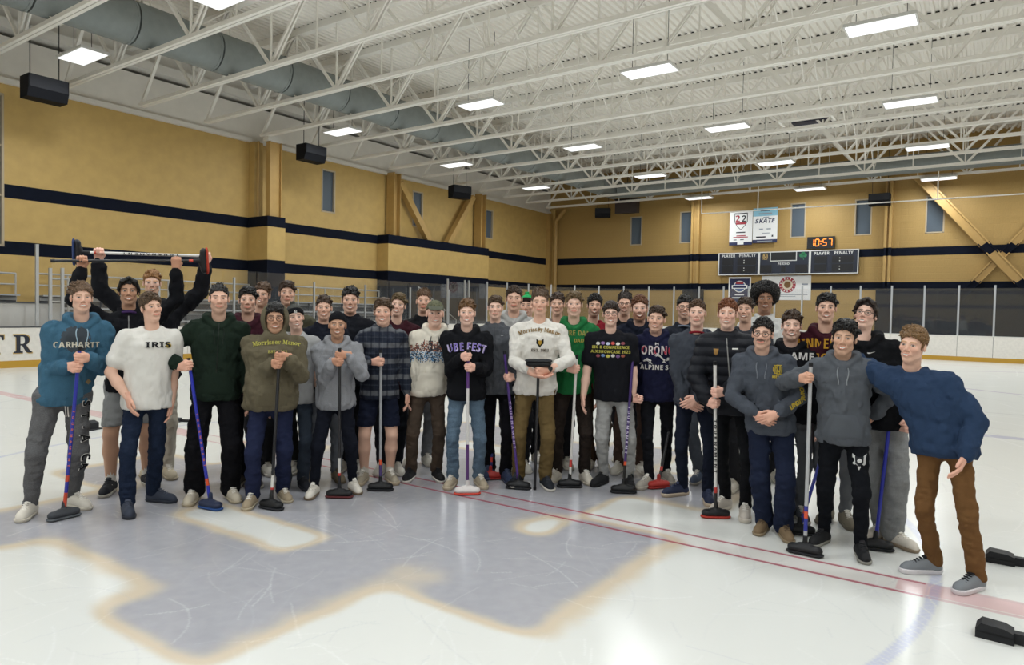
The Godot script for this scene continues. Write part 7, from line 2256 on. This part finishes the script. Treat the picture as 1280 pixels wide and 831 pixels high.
		"nd_hoodie":
			var p := f.hit(Vector3(mk[0].x, mk[0].y, 0.6), Vector3(0, 0, -1))
			monogram(o, p + Vector3(0, 0, 0.004), 0.075, plain("b9a23c", 0.9))
			chest_text(f, o, "MEN'S", mk[1].x, mk[1].y - 0.008, 0.020, plain("b9a23c", 0.9))
			var a: Array = s.arm_pts[1]
			var t := "TRANSFORMATIONAL"
			for i in t.length():
				var u := 0.18 + 1.45 * i / t.length()
				var c: Vector3 = (a[0] as Vector3).lerp(a[1], u) if u < 1.0 else (a[1] as Vector3).lerp(a[2], u - 1.0)
				var dn: Vector3 = ((a[1] as Vector3) - (a[0] as Vector3)).normalized() if u < 1.0 else ((a[2] as Vector3) - (a[1] as Vector3)).normalized()
				var sd := Vector3(0.55, 0, 0.83)
				var q := f.hit(c + sd * 0.3, -sd)
				var n := f.normal(q)
				var right := (-dn - n * (-dn).dot(n)).normalized()
				mesh_node("letter", text_mesh(t[i], 0.036, false, 0.004), plain("b9a23c", 0.9), o, Transform3D(Basis(right, n.cross(right), n), q + n * 0.003))
		"black_hoodie_round":
			chest_text(f, o, "AME", mk[0].x, mk[0].y, 0.062, plain("d6d4d0", 0.9))
		"maroon_mn":
			chest_text(f, o, "MINNESOTA", mk[0].x, mk[0].y, 0.085, plain("b98a2a", 0.9), false, 0.015, 0.72)
			chest_text(f, o, "MO", mk[1].x, mk[1].y, 0.060, plain("b98a2a", 0.9), false, 0.0, 1.2)
		"grey_pullover":
			var g: Field = s.field2
			var c: Vector2 = mk[0]
			chest_patch(g, s.pants_node, "emblem", PackedVector2Array([c + Vector2(-0.045, 0.05), c + Vector2(0.045, 0.05), c + Vector2(0.04, -0.02), c + Vector2(0, -0.06), c + Vector2(-0.04, -0.02)]), c, 0.003, plain("c9c9c8", 0.9))
			chest_patch(g, s.pants_node, "emblem", PackedVector2Array([c + Vector2(-0.03, 0.035), c + Vector2(0.03, 0.035), c + Vector2(0.026, -0.014), c + Vector2(0, -0.04), c + Vector2(-0.026, -0.014)]), c, 0.005, plain("23252a", 0.9))
			chest_patch(g, s.pants_node, "emblem", disc(c + Vector2(0, 0.004), 0.016, 8), c + Vector2(0, 0.004), 0.007, plain("c9c9c8", 0.9))
		"tall_black":
			swoosh(f, o, mk[0], 0.055, plain("dcdad6", 0.8))
		"grey_quarter_zip":
			swoosh(f, o, mk[0], 0.045, plain("c9cacc", 0.8))
		"camo_cap":
			var n1 := FastNoiseLite.new()
			n1.seed = 4
			n1.frequency = 7.0
			var pick := func(u: float, v: float):
				if v > 0.34 - 0.9 * u * u + 0.25 * n1.get_noise_2d(u * 2.0, 3.0) or v < -0.42 + 0.3 * n1.get_noise_2d(u * 3.0, 9.0):
					return null
				var q := n1.get_noise_2d(u * 3.0, v * 3.0) + 0.5 * n1.get_noise_2d(u * 9.0 + 5.0, v * 9.0)
				if v < -0.05:
					return hexc("5d86a8") if q > 0.12 else (hexc("2b3138") if q < -0.12 else hexc("c9cdd0"))
				if q > 0.22:
					return hexc("9a5a40")
				if q > 0.05:
					return hexc("d6d0c6")
				if q > -0.16:
					return hexc("6a4a44")
				return hexc("3a3c44")
			chest_cells(f, o, mk[0], Vector2(0.46, 0.24), 54, 28, pick)

func broom_head_meshes() -> Array:
	var f := Field.new(Vector3(-0.14, -0.01, -0.08), Vector3(0.14, 0.16, 0.08), 0.005)
	f.cone(Vector3(-0.076, 0.042, 0), Vector3(0.076, 0.042, 0), 0.042, 0.042, 0.01, Vector3(0, 1, 0), 1.35)
	f.cone(Vector3(-0.03, 0.058, 0), Vector3(0.03, 0.058, 0), 0.026, 0.026, 0.015)
	f.cone(Vector3(0, 0.05, 0), Vector3(0, 0.125, 0), 0.019, 0.0165, 0.012)
	f.clip(Vector3(0, 1, 0), 0.020)
	var p := Field.new(Vector3(-0.15, -0.01, -0.09), Vector3(0.15, 0.06, 0.09), 0.005)
	p.cone(Vector3(-0.080, 0.014, 0), Vector3(0.080, 0.014, 0), 0.047, 0.047, 0.005, Vector3(0, 1, 0), 3.2)
	p.clip(Vector3(0, 1, 0), 0.0)
	p.clip(Vector3(0, -1, 0), -0.024)
	return [net_mesh(f.net()), net_mesh(p.net())]

func brooms() -> void:
	var hm := broom_head_meshes()
	for s in broom_specs():
		var a: Vector3 = s.a
		var b: Vector3 = s.b
		var base := a if s.get("over", false) or s.flip else Vector3(a.x, 0, a.z)
		var o := thing("curling_broom", s.label, "broom", base)
		var d := (b - a).normalized()
		var l := (b - a).length()
		var n := (Vector3(0, 1.68, 0) - (a + b) * 0.5)
		n = (n - d * n.dot(d)).normalized()
		var y := d
		if not (s.get("over", false) or s.flip):
			y = Vector3.UP
		var x := Vector3(0.82, 0, -0.573).rotated(Vector3.UP, deg_to_rad(s.yaw))
		if s.get("over", false):
			x = Vector3.UP
		x = (x - y * x.dot(y)).normalized()
		var hb := Basis(x, y, x.cross(y))
		var ho := Vector3.ZERO
		var head := mesh_node("broom_head", hm[0], plain(s.head, 0.5), o, Transform3D(hb, ho))
		mesh_node("pad", hm[1], plain(s.pad, 0.9), head)
		var st := a - base + d * 0.05
		var sh := bar("shaft", mat("shaft_%s" % s.seg[0][2], hexc(s.seg[0][2]), 0.3), o, st, b - base, 0.026, 0.026, true)
		var rr := 0.0265
		for i in range(1, s.seg.size()):
			rr += 0.0006
			var q: Array = s.seg[i]
			bar("shaft_band", mat("shaft_%s" % q[2], hexc(q[2]), 0.3), o, st + (b - base - st) * float(q[0]), st + (b - base - st) * float(q[1]), rr, rr, true)
		mesh_node("end_cap", unit_cyl, plain("1a1a1c", 0.6), o, Transform3D(Basis(d.cross(n).normalized() * 0.029, d * 0.03, n * 0.029), b - base))
		if s.text != "":
			var t: String = s.text
			var from := 0.62 if not s.get("over", false) else 0.28
			for i in t.length():
				var p := a - base + d * (l * from - 0.047 * i * (1.0 if not s.get("over", false) else -1.0))
				if s.get("over", false):
					p = a - base + d * (l * 0.80 - 0.05 * i)
				var rx := -d
				mesh_node("letter", text_mesh(t[i], 0.021 if s.text_c != "d9744f" else 0.014, false, 0.003), plain(s.text_c, 0.6), sh if false else o, Transform3D(Basis(rx, n.cross(rx), n) * Basis.from_scale(Vector3(1.7, 1, 1)), p + n * 0.0135))

func ice_gear() -> void:
	var black := plain("1b1c1f", 0.6)
	var green := mat("shaft_green", hexc("12382a"), 0.35)
	for g in [[Vector3(0.06, 0, -4.44), -0.05, "black broom head with a dark green handle lying on the ice by the grey runners", 1.2], [Vector3(0.09, 0, -5.86), 0.0, "dark green handled brush lying on the ice behind the brown chinos", 1.2]]:
		var o := thing("ice_brush", g[2], "broom", g[0], g[1])
		var hd := plate("brush_head", PackedVector2Array([Vector2(-0.085, 0.0), Vector2(0.085, 0.0), Vector2(0.08, 0.06), Vector2(0.04, 0.075), Vector2(-0.06, 0.08), Vector2(-0.085, 0.05)]), 0.11, black, o, Transform3D(Basis.IDENTITY, Vector3(0, 0, -0.055)))
		box("brush_seam", plain("0f0f11", 0.6), hd, Vector3(0, 0.035, 0.111), Vector3(0.16, 0.006, 0.004))
		box("handle", green, o, Vector3(0.085 + 0.6, 0.028, 0), Vector3(1.2, 0.045, 0.04))
		box("handle_clip", black, o, Vector3(0.11, 0.03, 0), Vector3(0.06, 0.055, 0.05))
	var h := thing("rubber_hack", "small black rubber foothold on the ice behind the grey sweatpants", "hack", Vector3(-9.9, 0, -4.34), 0.4)
	plate("block", PackedVector2Array([Vector2(-0.11, 0.0), Vector2(0.11, 0.0), Vector2(0.11, 0.09), Vector2(0.04, 0.12), Vector2(-0.05, 0.11), Vector2(-0.11, 0.03)]), 0.12, black, h)
	box("foot_plate", plain("26272a", 0.7), h, Vector3(0, 0.006, 0.06), Vector3(0.3, 0.012, 0.2))
	var m := thing("flat_brush", "flat black brush lying on the ice behind the white tee", "brush", Vector3(-9.75, 0, -5.35), 0.5)
	plate("brush_back", PackedVector2Array([Vector2(-0.2, 0.0), Vector2(0.2, 0.0), Vector2(0.16, 0.05), Vector2(-0.2, 0.07)]), 0.12, black, m)
	box("handle", black, m, Vector3(0.35, 0.02, 0.06), Vector3(0.4, 0.035, 0.035))
